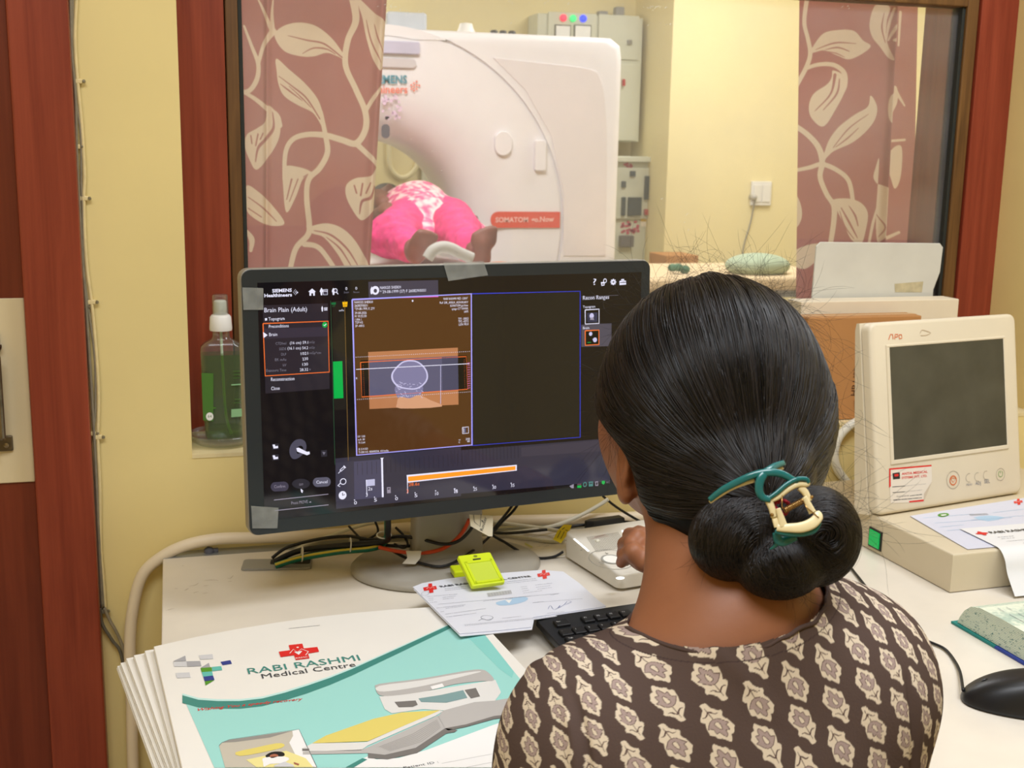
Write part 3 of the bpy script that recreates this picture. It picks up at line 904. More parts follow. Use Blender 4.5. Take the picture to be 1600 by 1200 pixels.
K.ell((1046, 572), .0028, .0030, sSkull, 8); K.ell((1078, 616), .0034, .0036, sSkull, 8); K.poly([(1058, 612), (1075, 600), (1078, 620)], sSkull, 8); K.line([(1022, 636), (1048, 634)], .0008, sGrn, 8)
K.line([(978, 300), (1250, 288)], .0004, sDG, 5)
K.build('screen_picture', mon)
# clear tape squares on the bezel
m_tape = mat('clear_tape', (176, 178, 174), rough=0.25, alpha=0.32, var=0.2, scale=80)
def tape(pts, nm, lab):
    b_ = MB(); b_.prism([MP.hit(*p) for p in pts], 0.0016, MP, h0=0.0013)
    b_.build(nm, m_tape, mon, label=lab)
tape([(378, 449), (411, 450), (411, 484), (380, 484)], 'tape_square', 'clear tape on the upper corner')
tape([(392, 790), (435, 793), (433, 825), (394, 825)], 'tape_square', 'clear tape on the lower corner')
tape([(692, 410), (755, 408), (762, 430), (700, 439)], 'tape_square', 'clear tape over the webcam')
MB().prism(rrect(*MP.hit(703, 424), *MP.hit(748, 419), .0015), 0.0012, MP, h0=0.0).build('webcam', m_dark, mon)
# column and oval foot
ct = MB(); cc = np.array([0.390, 1.715])
for i in range(1):
    secs = [(ZD + .012, .058, .018, -.0), (ZD + .05, .056, .016, .0), (0.9, .054, .014, -.01), (1.08, .052, .012, -.025)]
    V, Fc = [], []
    for (z, a, b, dy) in secs:
        for (u_, v_) in rrect(-a, -b, a, b, .008, 4):
            V.append((cc[0] + u_ * cos(MY) - v_ * sin(MY), cc[1] + dy + u_ * sin(MY) + v_ * cos(MY), z))
    n = len(V) // len(secs)
    for j in range(len(secs) - 1):
        for k in range(n): Fc.append((j * n + k, j * n + (k + 1) % n, (j + 1) * n + (k + 1) % n, (j + 1) * n + k))
    Fc.append(tuple(range(n))[::-1]); Fc.append(tuple(range((len(secs) - 1) * n, len(secs) * n)))
    ct.add(V, Fc)
m_stand = mat('stand_plastic', (158, 152, 140), rough=0.4, var=0.03)
shade_auto(ct.build('column', m_stand, mon))
ft = MB(); ft.lathe([(0.98, 0.0), (1.0, 0.002), (1.0, 0.006), (0.97, 0.011), (0.90, 0.0135), (0.0, 0.0155)], (0.388, 1.704, ZD + .0008), 64, sx=0.148, sy=0.112)
shade_auto(ft.build('foot', m_stand, mon), 50)

# ------------------------------------------------------------------ keyboard
m_key = mat('keycap_black', (24, 24, 26), rough=0.5, var=0.03)
ka, kb_ = P(836, 968, z=.775), P(1005, 943, z=.775)
kex = kb_ - ka; kex[2] = 0; kex /= np.linalg.norm(kex)
kyv = np.cross([0, 0, 1], kex)
ktilt = radians(6)
kfar = np.array([ka[0], ka[1], .7775])
KP = Plane(kfar, kex, kyv * cos(ktilt) + np.array([0, 0, sin(ktilt)]))     # origin at far left top edge; v negative towards the user
kb = empty('keyboard', (ka[0] + .2, ka[1] - .08, ZD), 'black computer keyboard lying in front of the monitor, partly hidden by the seated woman', 'keyboard')
MB().prism(rrect(0, -0.155, 0.44, 0.0, 0.006), 0.0, KP, h0=-0.009, bev=0.0015).build('case', mat('keyboard_case', (34, 35, 37), rough=0.38), kb)
kf = MB()
for sx_ in (0.03, 0.39): kf.box((0, 0, .0006), (0.03, 0.012, kfar[2] - .009 - ZD + .001), 0.001, mi=0); 
kf.V = [kfar + kex * (v[0] + (0.03 if i < len(kf.V) // 2 else 0.38)) + kyv * (v[1] - .02) + np.array([0, 0, v[2] - (kfar[2] - ZD)]) for i, v in enumerate(kf.V)]
kf1 = MB(); h_ = len(kf.V) // 2; nF = len(kf.F) // 2
for q in (0, 1):
    z_ = MB(); z_.V = kf.V[q * h_:(q + 1) * h_]; z_.F = [tuple(i - q * h_ for i in f_) for f_ in kf.F[q * nF:(q + 1) * nF]]; z_.MI = [0] * nF
    z_.build('flip_foot', m_dark, kb)
rows = [(-0.020, [('Esc', 0.016, 0.020), (None, 0.048, 0.0), ('F1', 0.056, 0.016), ('F2', 0.075, 0.016), ('F3', 0.094, 0.016), ('F4', 0.113, 0.016), ('F5', .142, .016), ('F6', .161, .016), ('F7', .18, .016), ('F8', .199, .016)])]
for r_ in range(5):
    xx = 0.012; row = []
    wds = {0: [.0165] * 13 + [.033], 1: [.026] + [.0165] * 12 + [.024], 2: [.030] + [.0165] * 11 + [.038], 3: [.038] + [.0165] * 10 + [.048], 4: [.022, .02, .022, .1, .022, .02, .022, .022]}[r_]
    nm = {0: ['`', '1', '2', '3', '4', '5', '6', '7', '8', '9', '0', '-', '=', ''], 1: ['Tab', 'Q', 'W', 'E', 'R', 'T', 'Y', 'U', 'I', 'O', 'P', '[', ']', ''], 2: ['Caps', 'A', 'S', 'D', 'F', 'G', 'H', 'J', 'K', 'L', ';', "'", ''],
          3: ['Shift', 'Z', 'X', 'C', 'V', 'B', 'N', 'M', ',', '.', '/', ''], 4: ['Ctrl', '', 'Alt', '', 'Alt', '', '', 'Ctrl']}[r_]
    for w_, t in zip(wds, nm):
        row.append((t, xx, w_)); xx += w_ + .0025
    rows.append((-0.045 - 0.0195 * r_, row))
for r_, names_ in enumerate((['Ins', 'Hm', 'PU', None, '', '/', '*', '-'], ['Del', 'End', 'PD', None, '7', '8', '9', '+'], [None, None, None, None, '4', '5', '6', ''], [None, '', None, None, '1', '2', '3', ''], ['', '', '', None, '0', '.', '', ''])):
    rows.append((-0.045 - 0.0195 * r_, [(t, .291 + .0175 * i if i < 3 else .278 + .0175 * i, .0152) for i, t in enumerate(names_) if t is not None]))
klab = mat('key_lettering', (200, 200, 200), rough=0.6)
for (v0, row) in rows:
    for (t, u0, w_) in row:
        if w_ <= 0: continue
        ki = Ink(KP, base=0.0047)
        kk = MB(); kk.prism(rrect(u0, v0 - .0155, u0 + w_, v0, .0015, 2), 0.0045, KP, h0=0.0002, bev=0.001, seg=1)
        if t:
            V, Fc = text_mesh(t, 0, 0); k_ = 0.0042
            ki.raw([(u0 + .003 + v[0] * k_, v0 - .0075 + v[1] * k_) for v in V], Fc, klab, 0)
            kk.add(ki.V, ki.F, 1)
        kk.build('key', [m_key, klab], kb)
# ------------------------------------------------------------------ printed folders, stacked and overhanging the desk's left end
m_paper = mat('folder_card', (238, 234, 226), rough=0.5, var=0.015)
pr = lambda n_, c, **k: mat('print_' + n_, c, rough=0.5, var=0, **k)
fold_c = [((182, 1041), (240, 1200)), ((187, 1036), (251, 1200)), ((196, 1029), (260, 1200)), ((208, 1024), (268, 1200)), ((225, 1017), (276, 1200))]
nF_ = len(fold_c) + 1
FW, FH_ = 0.402, 0.43
labs = ['lowest white folder of the fanned pile, its corner sticking out farthest past the desk', 'second white folder from the bottom of the fanned pile', 'third white folder from the bottom of the fanned pile',
        'third white folder below the printed top one in the fanned pile', 'plain white folder directly below the printed top one']
labs[3] = 'white folder second below the printed top one in the fanned pile'
def folder_outline(pl, tl, bl, w, curve=0.02):
    d = bl - tl; L_ = np.linalg.norm(d); d /= L_
    r_ = np.array([-d[1], d[0]])
    pts = [tl, tl + d * FH_]
    pts += [tl + d * FH_ + r_ * w, tl + r_ * w]
    for t in np.linspace(1, 0, 9)[1:-1]: pts.append(tl + r_ * w * t - d * curve * sin(pi * t) ** 0.8)
    return pts
for i, (c, b) in enumerate(fold_c):
    z0 = ZD + 0.001 + 0.0058 * i
    pl = Plane((0, 0, z0), (1, 0, 0), (0, 1, 0))
    P0, P1 = P(*c, z=z0 + .005)[:2], P(*b, z=z0 + .005)[:2]
    m_ = MB(); m_.prism(folder_outline(pl, P0, P1, FW, 0.012), 0.0029, pl, bev=0.0004, seg=1)
    m_.prism([p for p in folder_outline(pl, P0 + [0.0008, -.0006], P1 + [0.0008, 0], FW - .002, 0.010)], 0.0054, pl, h0=0.0034, bev=0.0004, seg=1)
    ff = m_.build('folder', m_paper, label=labs[i], cat='folder', group='white folders in the fanned pile on the desk')
ZFT = ZD + 0.001 + 0.0058 * 5
zt_ = ZFT + 0.0075
FP = Plane((0, 0, zt_), (1, 0, 0), (0, 1, 0))
tf = empty('printed_folder', (0.17, 1.25, ZFT), 'white and turquoise printed medical centre folder lying on top of the pile', 'folder', 'white folders in the fanned pile on the desk')
P0, P1 = P(240, 1010, z=zt_)[:2], P(284, 1200, z=zt_)[:2]
fo_ = folder_outline(FP, P0, P1, FW, 0.028)
t_ = MB(); t_.prism(fo_, 0.0, FP, h0=-(zt_ - ZFT) + .0005, bev=0.0008, seg=1); t_.build('cover', m_paper, tf)
cW, cTq, cTq2, cTeal, cLt = pr('white', (242, 240, 238)), pr('turquoise', (160, 218, 210)), pr('turquoise_deep', (140, 210, 202)), pr('teal', (66, 138, 128)), pr('mint', (196, 232, 226))
cRed, cGr, cLg, cNavy, cGreen, cTxt = pr('red', (222, 42, 38)), pr('grey', (168, 168, 172)), pr('lightgrey', (208, 208, 210)), pr('navy', (48, 62, 140)), pr('green', (84, 150, 44)), pr('charcoal', (62, 66, 72))
cYel, cYl2, cBei, cBl = pr('yellow', (226, 208, 112)), pr('pale_yellow', (236, 224, 150)), pr('beige', (198, 190, 174)), pr('black', (34, 32, 34))
f7 = lambda x, y: (170 + x / 4.285, 920 + y / 4.285)
f8 = lambda x, y: (470 + x / 4.571, 980 + y / 4.571)
f6 = lambda x, y: (340 + x / 8.57, 1060 + y / 8.57)
px1 = lambda x, y: (x, y)
I = Ink(FP, px1, base=0.0002)
# teal printed field with its wave
wave = [(285, 1087), (310, 1094), (340, 1096), (375, 1096), (410, 1092), (445, 1083), (480, 1072), (515, 1060), (550, 1046), (590, 1028), (630, 1010), (665, 994), (700, 978), (720, 968)]
I.poly(wave + [(752, 985), (805, 1052), (858, 1115), (925, 1200), (335, 1200)], cTq, 1)
I.poly([(700, 978), (720, 968), (752, 985), (803, 1050), (800, 1060), (780, 1045), (735, 1000)], cTq2, 2)
up = lambda k: [(x, y + k * (1.0 - 0.55 * min(1, max(0, (x - 480) / 240)))) for (x, y) in wave]
I.poly(up(-3) + up(0)[::-1], cLt, 2); I.poly(up(0) + up(12)[::-1], cTeal, 3)
# coloured tile mark
I.conv = f7
I.poly([(430, 488), (512, 450), (518, 486)], cGr, 3); I.poly([(430, 492), (520, 488), (524, 522), (438, 524)], cLg, 3); I.poly([(520, 488), (612, 486), (620, 520), (526, 524)], cGr, 3)
I.poly([(602, 448), (694, 440), (700, 472), (612, 476)], cLg, 3); I.poly([(448, 566), (540, 562), (548, 596), (456, 600)], cLg, 3)
I.poly([(614, 532), (670, 498), (680, 530)], cGr, 3); I.poly([(614, 534), (688, 528), (692, 556), (622, 562)], cGreen, 4)
I.poly([(690, 526), (752, 520), (760, 546), (694, 554)], pr('tile_teal', (100, 190, 178)), 3); I.poly([(748, 492), (814, 480), (824, 504), (762, 514)], cNavy, 3)
I.poly([(622, 562), (692, 556), (698, 584), (632, 592)], pr('tile_teal', (100, 190, 178)), 4); I.poly([(632, 592), (698, 584), (708, 612), (642, 622)], cNavy, 4); I.poly([(642, 624), (708, 614), (648, 650)], cGreen, 4)
# red cross emblem with figure
I.poly([(1204, 380), (1296, 370), (1306, 402), (1396, 392), (1408, 424), (1334, 436), (1344, 468), (1252, 480), (1240, 448), (1150, 460), (1138, 424), (1214, 414)], cRed, 4)
I.line([(1212, 436), (1236, 408), (1262, 428), (1290, 406), (1336, 424), (1318, 448)], .0011, cW, 5); I.ell((1264, 396), .0014, .0018, cW, 5); I.poly([(1240, 426), (1296, 420), (1272, 446)], cW, 5)
I.text('RRMC', (1254, 474), (1334, 464), cW, 6)
I.text('RABI RASHMI', (935, 574), (1686, 480), cTeal, 4, bold=0.0)
I.text('Medical Centre', (1028, 604), (1656, 522), cTxt, 4)
I.line([(1204, 268), (1414, 246)], .0009, cGr, 3)
I.text('Wishing You a speedy recovery', (596, 822), (1300, 748), cRed, 5, shear=0.35, bold=0.006)
# inset photograph: child on a scanner couch
I.conv = f6
I.poly([(20, 910), (60, 870), (160, 830), (1090, 692), (1190, 905), (1330, 1200), (100, 1200)], cBei, 4)
I.poly([(60, 870), (160, 830), (1000, 712), (700, 800), (240, 860)], pr('photo_grey', (150, 146, 140)), 5)
I.poly([(1000, 712), (1090, 692), (1185, 905), (1330, 1200), (1100, 1150), (960, 870), (1010, 780)], cW, 5)
I.poly([(240, 1000), (500, 940), (780, 880), (890, 890), (860, 940), (560, 1010), (300, 1050)], cYel, 6, smooth=2)
I.poly([(380, 1100), (560, 1062), (920, 980), (1180, 1080), (1280, 1200), (520, 1200)], cYl2, 6)
I.poly([(640, 1050), (720, 1000), (830, 992), (890, 1010), (890, 1050), (800, 1065), (700, 1085)], cBl, 7, smooth=3)
I.poly([(700, 1045), (760, 1025), (810, 1040), (800, 1062), (720, 1080)], pr('photo_skin', (170, 104, 80)), 8, smooth=3)
I.poly([(600, 1090), (680, 1068), (900, 1060), (960, 1100), (850, 1150), (700, 1160), (620, 1200), (610, 1140)], cW, 8, smooth=2)
I.poly([(760, 1180), (900, 1130), (1010, 1170), (1030, 1200), (760, 1200)], cLg, 9); I.poly([(1020, 1135), (1095, 1160), (1085, 1180), (1025, 1160)], pr('photo_skin', (170, 104, 80)), 9)
I.line([(20, 910), (60, 870), (160, 830), (1090, 692), (1190, 905), (1330, 1200)], .0005, cTxt, 7)
# scanner picture: generic open scanner with couch
I.conv = f8
s1, s2, s3 = pr('machine_light', (226, 224, 220)), pr('machine_mid', (186, 182, 178)), pr('machine_dark', (120, 116, 112))
I.poly([(560, 500), (840, 470), (1390, 380), (1430, 470), (1380, 540), (1040, 600), (870, 590), (650, 620), (600, 590)], s1, 5)
I.poly([(535, 440), (560, 410), (860, 372), (1180, 316), (1290, 308), (1340, 330), (1380, 385), (1290, 390), (1100, 412), (900, 460), (700, 490), (590, 496), (550, 480)], s2, 6, smooth=3)
I.poly([(560, 425), (860, 385), (1180, 330), (1290, 322), (1180, 352), (900, 420), (700, 455), (560, 465)], s1, 7, smooth=3)
I.poly([(925, 430), (1010, 408), (1025, 432), (940, 452)], cW, 8)
I.poly([(840, 515), (1000, 490), (1160, 455), (1190, 510), (1040, 545), (860, 540)], pr('bore_teal', (130, 160, 160)), 7)
I.poly([(670, 540), (820, 530), (835, 560), (800, 575), (700, 578)], s3, 8); I.poly([(1170, 455), (1250, 440), (1280, 500), (1215, 515)], s3, 8)
I.poly([(980, 640), (1020, 600), (1240, 540), (1380, 530), (1560, 500), (1560, 620), (1380, 640), (1180, 700), (1030, 730)], s2, 6)
I.poly([(1030, 728), (1180, 700), (1380, 640), (1560, 620), (1560, 640), (1380, 662), (1180, 718), (1050, 744)], s3, 7)
I.poly([(80, 836), (180, 780), (520, 660), (720, 615), (1000, 598), (760, 700), (480, 820)], cYel, 7)
I.poly([(10, 870), (80, 836), (470, 826), (985, 600), (1020, 604), (960, 640), (480, 850), (430, 885), (15, 892)], s1, 6)
I.poly([(440, 880), (980, 636), (1030, 728), (820, 870), (600, 920), (480, 905), (15, 915), (15, 895)], s2, 6)
I.poly([(480, 905), (600, 918), (820, 868), (1030, 728), (1120, 740), (1100, 755), (1040, 765), (830, 905), (620, 950), (480, 940)], s3, 7)
for i in range(7): I.line([(560 + 12 * i, 862 + 5 * i), (800 + 10 * i, 770 + 9 * i), (975 + 4 * i, 668 + 9 * i)], .0003, s3, 8)
I.poly([(10, 874), (60, 874), (62, 890), (12, 890)], s3, 8)
I.poly([(320, 1006), (480, 925), (540, 948), (700, 938), (900, 880), (1380, 700), (1560, 640), (1700, 700), (1900, 1006)], cW, 4)
I.poly([(320, 1006), (440, 940), (475, 950), (380, 1006)], cTeal, 5)
I.text('Patient ID :', (738, 1016), (985, 974), cTxt, 6, h=0.0042)
for k in range(46): I.ell((1010 + 8.2 * k, 978 - 1.55 * k), .0004, .0004, cTxt, 6, n=4); I.ell((1190 + 8.2 * k, 1004 - 1.55 * k), .0004, .0004, cTxt, 6, n=4)
# keep the print inside the cover
I.build('printing', tf)

# ------------------------------------------------------------------ bill sheets under the clip
pTL, pBL, pTR = P(645, 917, z=.7935), P(718, 990, z=.7945), P(908, 900, z=.766)
m_bill = mat('bill_paper', (226, 228, 238), rough=0.5, var=0.01)
PPn = np.cross(pTR - pTL, pTL - pBL); PPn /= np.linalg.norm(PPn)
if PPn[2] < 0: PPn = -PPn
BPa = Plane(pBL, pTR - pTL, pTL - pBL)
if BPa.n[2] < 0: BPa.n = -BPa.n
out_ = [(718, 990), (690, 962), (664, 936), (645, 917), (660, 911), (700, 904), (760, 897), (845, 890.5), (880, 893), (905, 911), (935, 938), (947, 947), (888, 956), (833, 964), (830, 979.5), (776, 985)]
for k, (dz, lab) in enumerate(((-0.0012, 'lower bill sheet showing as a thin edge under the clipped bill sheet'), (0.0, 'pale blue printed bill sheet by the monitor foot, under the lime green clip'))):
    if k == 1:
        bill = empty('bill_sheet', pBL + [0.1, 0.1, -.01], lab, 'paper', 'bill sheets in front of the monitor')
    b_ = MB(); o2 = [BPa.hit(x + (1.5 - 1.5 * k), y + (2.5 - 2.5 * k)) for x, y in out_]
    b_.prism(o2, dz, BPa, h0=dz - 0.0007)
    if k == 0: b_.build('bill_sheet', m_bill, label=lab, cat='paper', group='bill sheets in front of the monitor')
    else: b_.build('sheet', m_bill, bill)
b6 = lambda x, y: (640 + x / 4, 820 + y / 4)
I = Ink(BPa, b6, base=0.0001)
def cross(I, x, y, s, m_, lay=3):
    I.poly([(x - s * .3, y - s), (x + s * .45, y - s * 1.1), (x + s * .55, y - s * .45), (x + s * 1.3, y - s * .55), (x + s * 1.5, y + s * .1), (x + s * .7, y + s * .25), (x + s * .8, y + s * .8), (x - s * .1, y + s * .95), (x - s * .2, y + s * .35), (x - s * 1.2, y + s * .5), (x - s * 1.4, y - s * .2), (x - s * .35, y - s * .4)], m_, lay)
    I.line([(x - s * .7, y + s * .1), (x - s * .2, y - s * .3), (x + s * .1, y), (x + s * .5, y - s * .35), (x + s, y)], .0007, cW, lay + 1)
cross(I, 126, 400, 30, cRed); cross(I, 836, 314, 28, cRed)
I.text('RABI RASHMI MEDICAL CENTRE', (196, 392), (762, 326), cTxt, 3, bold=0.03, h=.0062)
def scrib(I, x0, y0, x1, y1, m_, w=.0006, rg=random.Random(3)):
    """illegible small print: short dashes"""
    n = int(abs(x1 - x0) / 14) + 1
    for i in range(n):
        a, b = i / n, (i + rg.uniform(.55, .9)) / n
        I.line([(x0 + (x1 - x0) * a, y0 + (y1 - y0) * a), (x0 + (x1 - x0) * b, y0 + (y1 - y0) * b)], w, m_, 2)
cDim = pr('small_print', (128, 132, 146))
scrib(I, 220, 402, 790, 336, cDim, .0010); scrib(I, 222, 412, 800, 346, cDim, .0008)
I.line([(74, 432), (86, 420), (108, 418), (120, 428), (112, 438), (90, 444), (76, 438)], .0004, cDim, 2, smooth=3, closed=True)
for j in range(26): I.line([(484 + 5.8 * j, 430 - 0.8 * j), (492 + 5.8 * j, 450 - 0.8 * j)], .0010 if j % 3 else .0005, cGr, 3)
I.poly([(482, 428), (632, 410), (640, 432), (492, 452)], cLg, 2)
for (a, b, c, d) in ((110, 450, 300, 434), (120, 462, 150, 459), (206, 456, 290, 446), (120, 474, 150, 471), (208, 466, 280, 458), (126, 488, 176, 482), (694, 390, 735, 385), (785, 378, 895, 364), (700, 402, 740, 397), (790, 392, 880, 380), (706, 416, 745, 410), (800, 404, 890, 392), (712, 428, 830, 412),
                     (460, 478, 760, 446), (168, 522, 350, 500), (226, 524, 340, 508), (194, 545, 216, 542), (222, 560, 480, 524), (230, 578, 420, 552), (770, 488, 840, 480), (580, 586, 700, 572), (860, 555, 970, 543), (345, 632, 900, 576), (880, 440, 930, 432)):
    scrib(I, a, b, c, d, cDim, .0007)
I.line([(176, 498), (935, 430)], .0005, cDim, 2); I.line([(340, 626), (990, 560)], .0004, cDim, 2); I.line([(770, 488), (1080, 462)], .0004, cDim, 2)
cPb = pr('pale_blue', (176, 206, 232))
I.poly([(540, 486), (600, 470), (690, 450), (740, 458), (720, 480), (640, 500), (560, 504)], cPb, 1, smooth=2); I.poly([(598, 472), (640, 468), (622, 492)], cW, 2)
I.line([(430, 602), (460, 588), (490, 600), (520, 585), (510, 572), (470, 568), (445, 580), (470, 596), (510, 590)], .0006, cDim, 3, smooth=3)
I.line([(865, 528), (880, 505), (900, 530), (930, 520), (940, 505), (925, 522), (960, 505), (985, 480), (970, 500), (1010, 484), (990, 475)], .0006, pr('pen_blue', (120, 130, 170)), 3, smooth=3)
I.build('printing', bill)

# lime green clip resting on the sheets
m_lime = mat('lime_plastic', (206, 224, 30), rough=0.35, var=0.03, spec=0.4)
m_lime2 = mat('lime_label_window', (196, 214, 60), rough=0.5)
cA, cB, cC = P(738, 914, z=.797), P(790, 908, z=.795), P(716, 871, z=.822)
CP = Plane(cA, cB - cA, cC - cA)
if CP.n[2] < 0: CP.n = -CP.n
clip = empty('badge_clip', (cA + cB) / 2 - [0, 0, .02], 'lime green plastic label clip standing on the upper edge of the bill sheet', 'clip')
cl = [CP.hit(*q) for q in ((738, 916), (790, 909), (768, 862), (716, 868))]
cw, ch = np.linalg.norm(cl[1] - cl[0]), np.linalg.norm(cl[3] - cl[0])
CP2 = Plane(CP.w(cl[0]), CP.w(cl[1]) - CP.w(cl[0]), CP.w(cl[3]) - CP.w(cl[0]))
if CP2.n[2] < 0: CP2.n = -CP2.n
c_ = MB(); c_.prism(rrect(0, 0, cw, ch, .003), 0.0, CP2, h0=-.006, bev=.0015); c_.build('plate', m_lime, clip)
c_ = MB()
for (a, b, c, d) in ((.12, .06, .92, .12), (.12, .70, .92, .76), (.10, .06, .17, .76), (.87, .06, .94, .76)): c_.prism([(cw * a, ch * b), (cw * c, ch * b), (cw * c, ch * d), (cw * a, ch * d)], .0012, CP2, h0=0)
c_.build('window_rim', m_lime, clip)
c_ = MB(); c_.prism([(cw * .17, ch * .12), (cw * .87, ch * .12), (cw * .87, ch * .70), (cw * .17, ch * .70)], .0004, CP2, h0=0); c_.build('label_window', m_lime2, clip)
c_ = MB(); c_.prism(rrect(cw * .38, ch * .79, cw * .62, ch * .83, .0008, 3), .0006, CP2, h0=0); c_.build('slot', m_dark, clip)
I = Ink(CP2, px1, base=.0003); I.poly([(cw * (.5 + .06 * cos(a)), ch * (.91 + .035 * sin(a))) for a in np.linspace(0, 6.2, 10)], pr('lime_dark', (120, 130, 20)), 1, local=True); I.build('embossed_mark', clip)
c_ = MB(); c_.box(P(712, 898, z=.772) - [.003, .004, .004], P(722, 892, z=.772) + [.03, .012, .006], .002); c_.build('lower_jaw', m_lime, clip)

# ------------------------------------------------------------------ intercom / control box
ivp = mat('control_box_plastic', (222, 216, 204), rough=0.38, var=0.02)
iA, iB = P(966, 925, z=ZD + .001), P(878, 869, z=ZD + .001)
ey_ = iB - iA; ilen = np.linalg.norm(ey_); ey_ /= ilen; ex_ = np.cross(ey_, [0, 0, 1.0])
IP = Plane(iA, ex_, ey_)
if IP.n[2] < 0: IP.n = -IP.n
IW, ID, hn, hf = 0.165, ilen - 0.004, 0.026, 0.044
ic = empty('control_box', iA + ex_ * .08 + ey_ * .1, 'ivory sloping desk control box with a speaker grille and round key, under the woman\'s hand', 'control box')
V = []
base_o = rrect(0, 0, IW, ID, .012, 4)
b_ = bmesh.new()
ring = []
for (s_, hh) in ((0.0, .004), (0.0, None)):
    ring.append([b_.verts.new(tuple(IP.w((u_, v_), hh if hh is not None else hn + (hf - hn) * v_ / ID))) for (u_, v_) in base_o])
n_ = len(base_o)
for k in range(n_): b_.faces.new([ring[0][k], ring[0][(k + 1) % n_], ring[1][(k + 1) % n_], ring[1][k]])
tp = b_.faces.new(ring[1]); b_.faces.new(ring[0][::-1])
bmesh.ops.recalc_face_normals(b_, faces=b_.faces)
bmesh.ops.bevel(b_, geom=list(tp.edges), offset=.004, segments=3, profile=.6, affect='EDGES')
shade_auto(MB().bm(b_).build('housing', ivp, ic), 40)
for (u_, v_) in ((.018, .02), (.018, ID - .02), (IW - .018, .02)):
    fb = MB(); c0 = IP.w((u_, v_)); fb.lathe([(.008, 0), (.008, .005)], (c0[0], c0[1], ZD + .0005), 12); fb.build('foot', ivp, ic)
ITP = Plane(IP.w((0, 0), hn), ex_, IP.w((0, ID), hf) - IP.w((0, 0), hn))
if ITP.n[2] < 0: ITP.n = -ITP.n
i5 = lambda x, y: (820 + x / 8, 760 + y / 8)
I = Ink(ITP, i5, base=.0004)
cIv, cIg = pr('control_ring', (246, 244, 238)), pr('control_mark', (96, 92, 86))
ledm = mat('led_strip', (255, 255, 255), rough=.4, emit=(255, 255, 255), es=1.2, var=0)
I.poly([(604, 664), (622, 655), (808, 812), (788, 822)], ledm, 3); I.poly([(1205, 560), (1222, 550), (1255, 580), (1240, 592)], ledm, 3)
g_h = pr('grille_hole', (150, 142, 126))
q0_, q1_, q2_ = I.uv((780, 640)), I.uv((900, 820)), I.uv((1160, 580))
for a in range(15):
    for b in range(20):
        p_ = q0_ + (q1_ - q0_) * a / 14 + (q2_ - q0_) * b / 19
        I.poly([(p_[0] + .0011 * cos(t), p_[1] + .0011 * sin(t)) for t in (0, 1.05, 2.1, 3.15, 4.2, 5.25)], g_h, 1, local=True)
I.line([(866, 640), (1010, 606)], .0012, pr('faded_red', (176, 130, 120)), 3); I.line([(825, 660), (1040, 626)], .0008, pr('faded_red', (176, 130, 120)), 3)
ctr = I.uv((1085, 915))
for (R_, wd) in ((.034, .0008),):
    I.raw([ctr + np.array([cos(t), sin(t)]) * r_ for r_ in (R_, R_ + wd) for t in np.linspace(0, 2 * pi, 49)], [(i, i + 1, 50 + i, 49 + i) for i in range(48)], cIg, 2)
for R_, m_ in ((.0165, m_grey), (.013, cIv)):
    I.poly([tuple(ctr + np.array([cos(t), sin(t)]) * R_) for t in np.linspace(0, 2 * pi, 40, endpoint=False)], m_, 3 if R_ > .014 else 4, local=True)
I.line([(1005, 830), (1030, 850), (1040, 838)], .0014, cIg, 3); I.line([(925, 965), (950, 950), (990, 965)], .0014, cIg, 3); I.line([(935, 975), (980, 972)], .0010, cIg, 3)
I.ell((705, 803), .0014, .0012, cIg, 3); I.ell((635, 742), .0010, .0008, cIg, 3)
I.conv = px1
I.ell((969, 904), .0068, .0045, ledm, 3)
I.build('key_markings', ic)

# ------------------------------------------------------------------ second console: box with green switch and the ivory display
KZ = ZD + .0605
cK = P(1484, 926, z=ZD + .001)
ey_ = np.array([0.0, 1.0, 0]); ex_ = np.array([1.0, 0.035, 0]); ex_ /= np.linalg.norm(ex_)
XP = Plane(cK, ex_, ey_)
m_putty = mat('putty_plastic', (216, 202, 174), rough=0.42, var=0.04, scale=7)
xb = empty('console_box', cK + [.22, .2, 0], 'beige desktop unit with a green lit rocker switch standing under the small display', 'electronic unit')
x_ = MB(); x_.prism([(0, 0), (0.46, 0), (0.46, .40), (0, .40)], .0595, XP, h0=.0005, bev=.004, seg=3); shade_auto(x_.build('housing', m_putty, xb), 40)
sw_p = Plane(cK, XP.ey, (0, 0, 1))      # left face, normal towards -X
if sw_p.n[0] > 0: sw_p.n = -sw_p.n
sa, sb_ = sw_p.hit(1358, 845), sw_p.hit(1377, 862)
zz0, zz1 = max(.006, sw_p.hit(1377, 862)[1]), sw_p.hit(1377, 831)[1]
s_ = MB(); s_.prism([(sb_[0], zz0), (sa[0], zz0), (sa[0], zz1), (sb_[0], zz1)], .002, sw_p, h0=-.001); s_.build('switch_frame', m_dark, xb)
u0_, u1_ = sb_[0] + .004, sa[0] - .004
s_ = MB(); s_.prism([(u0_, zz0 + .003), (u1_, zz0 + .003), (u1_, zz1 - .003), (u0_, zz1 - .003)], .0045, sw_p, h0=.002, bev=.001)
s_.build('rocker_switch', mat('green_lit_rocker', (10, 150, 70), rough=.25, emit=(10, 165, 80), es=.55, var=.1), xb, label='green glowing rocker')

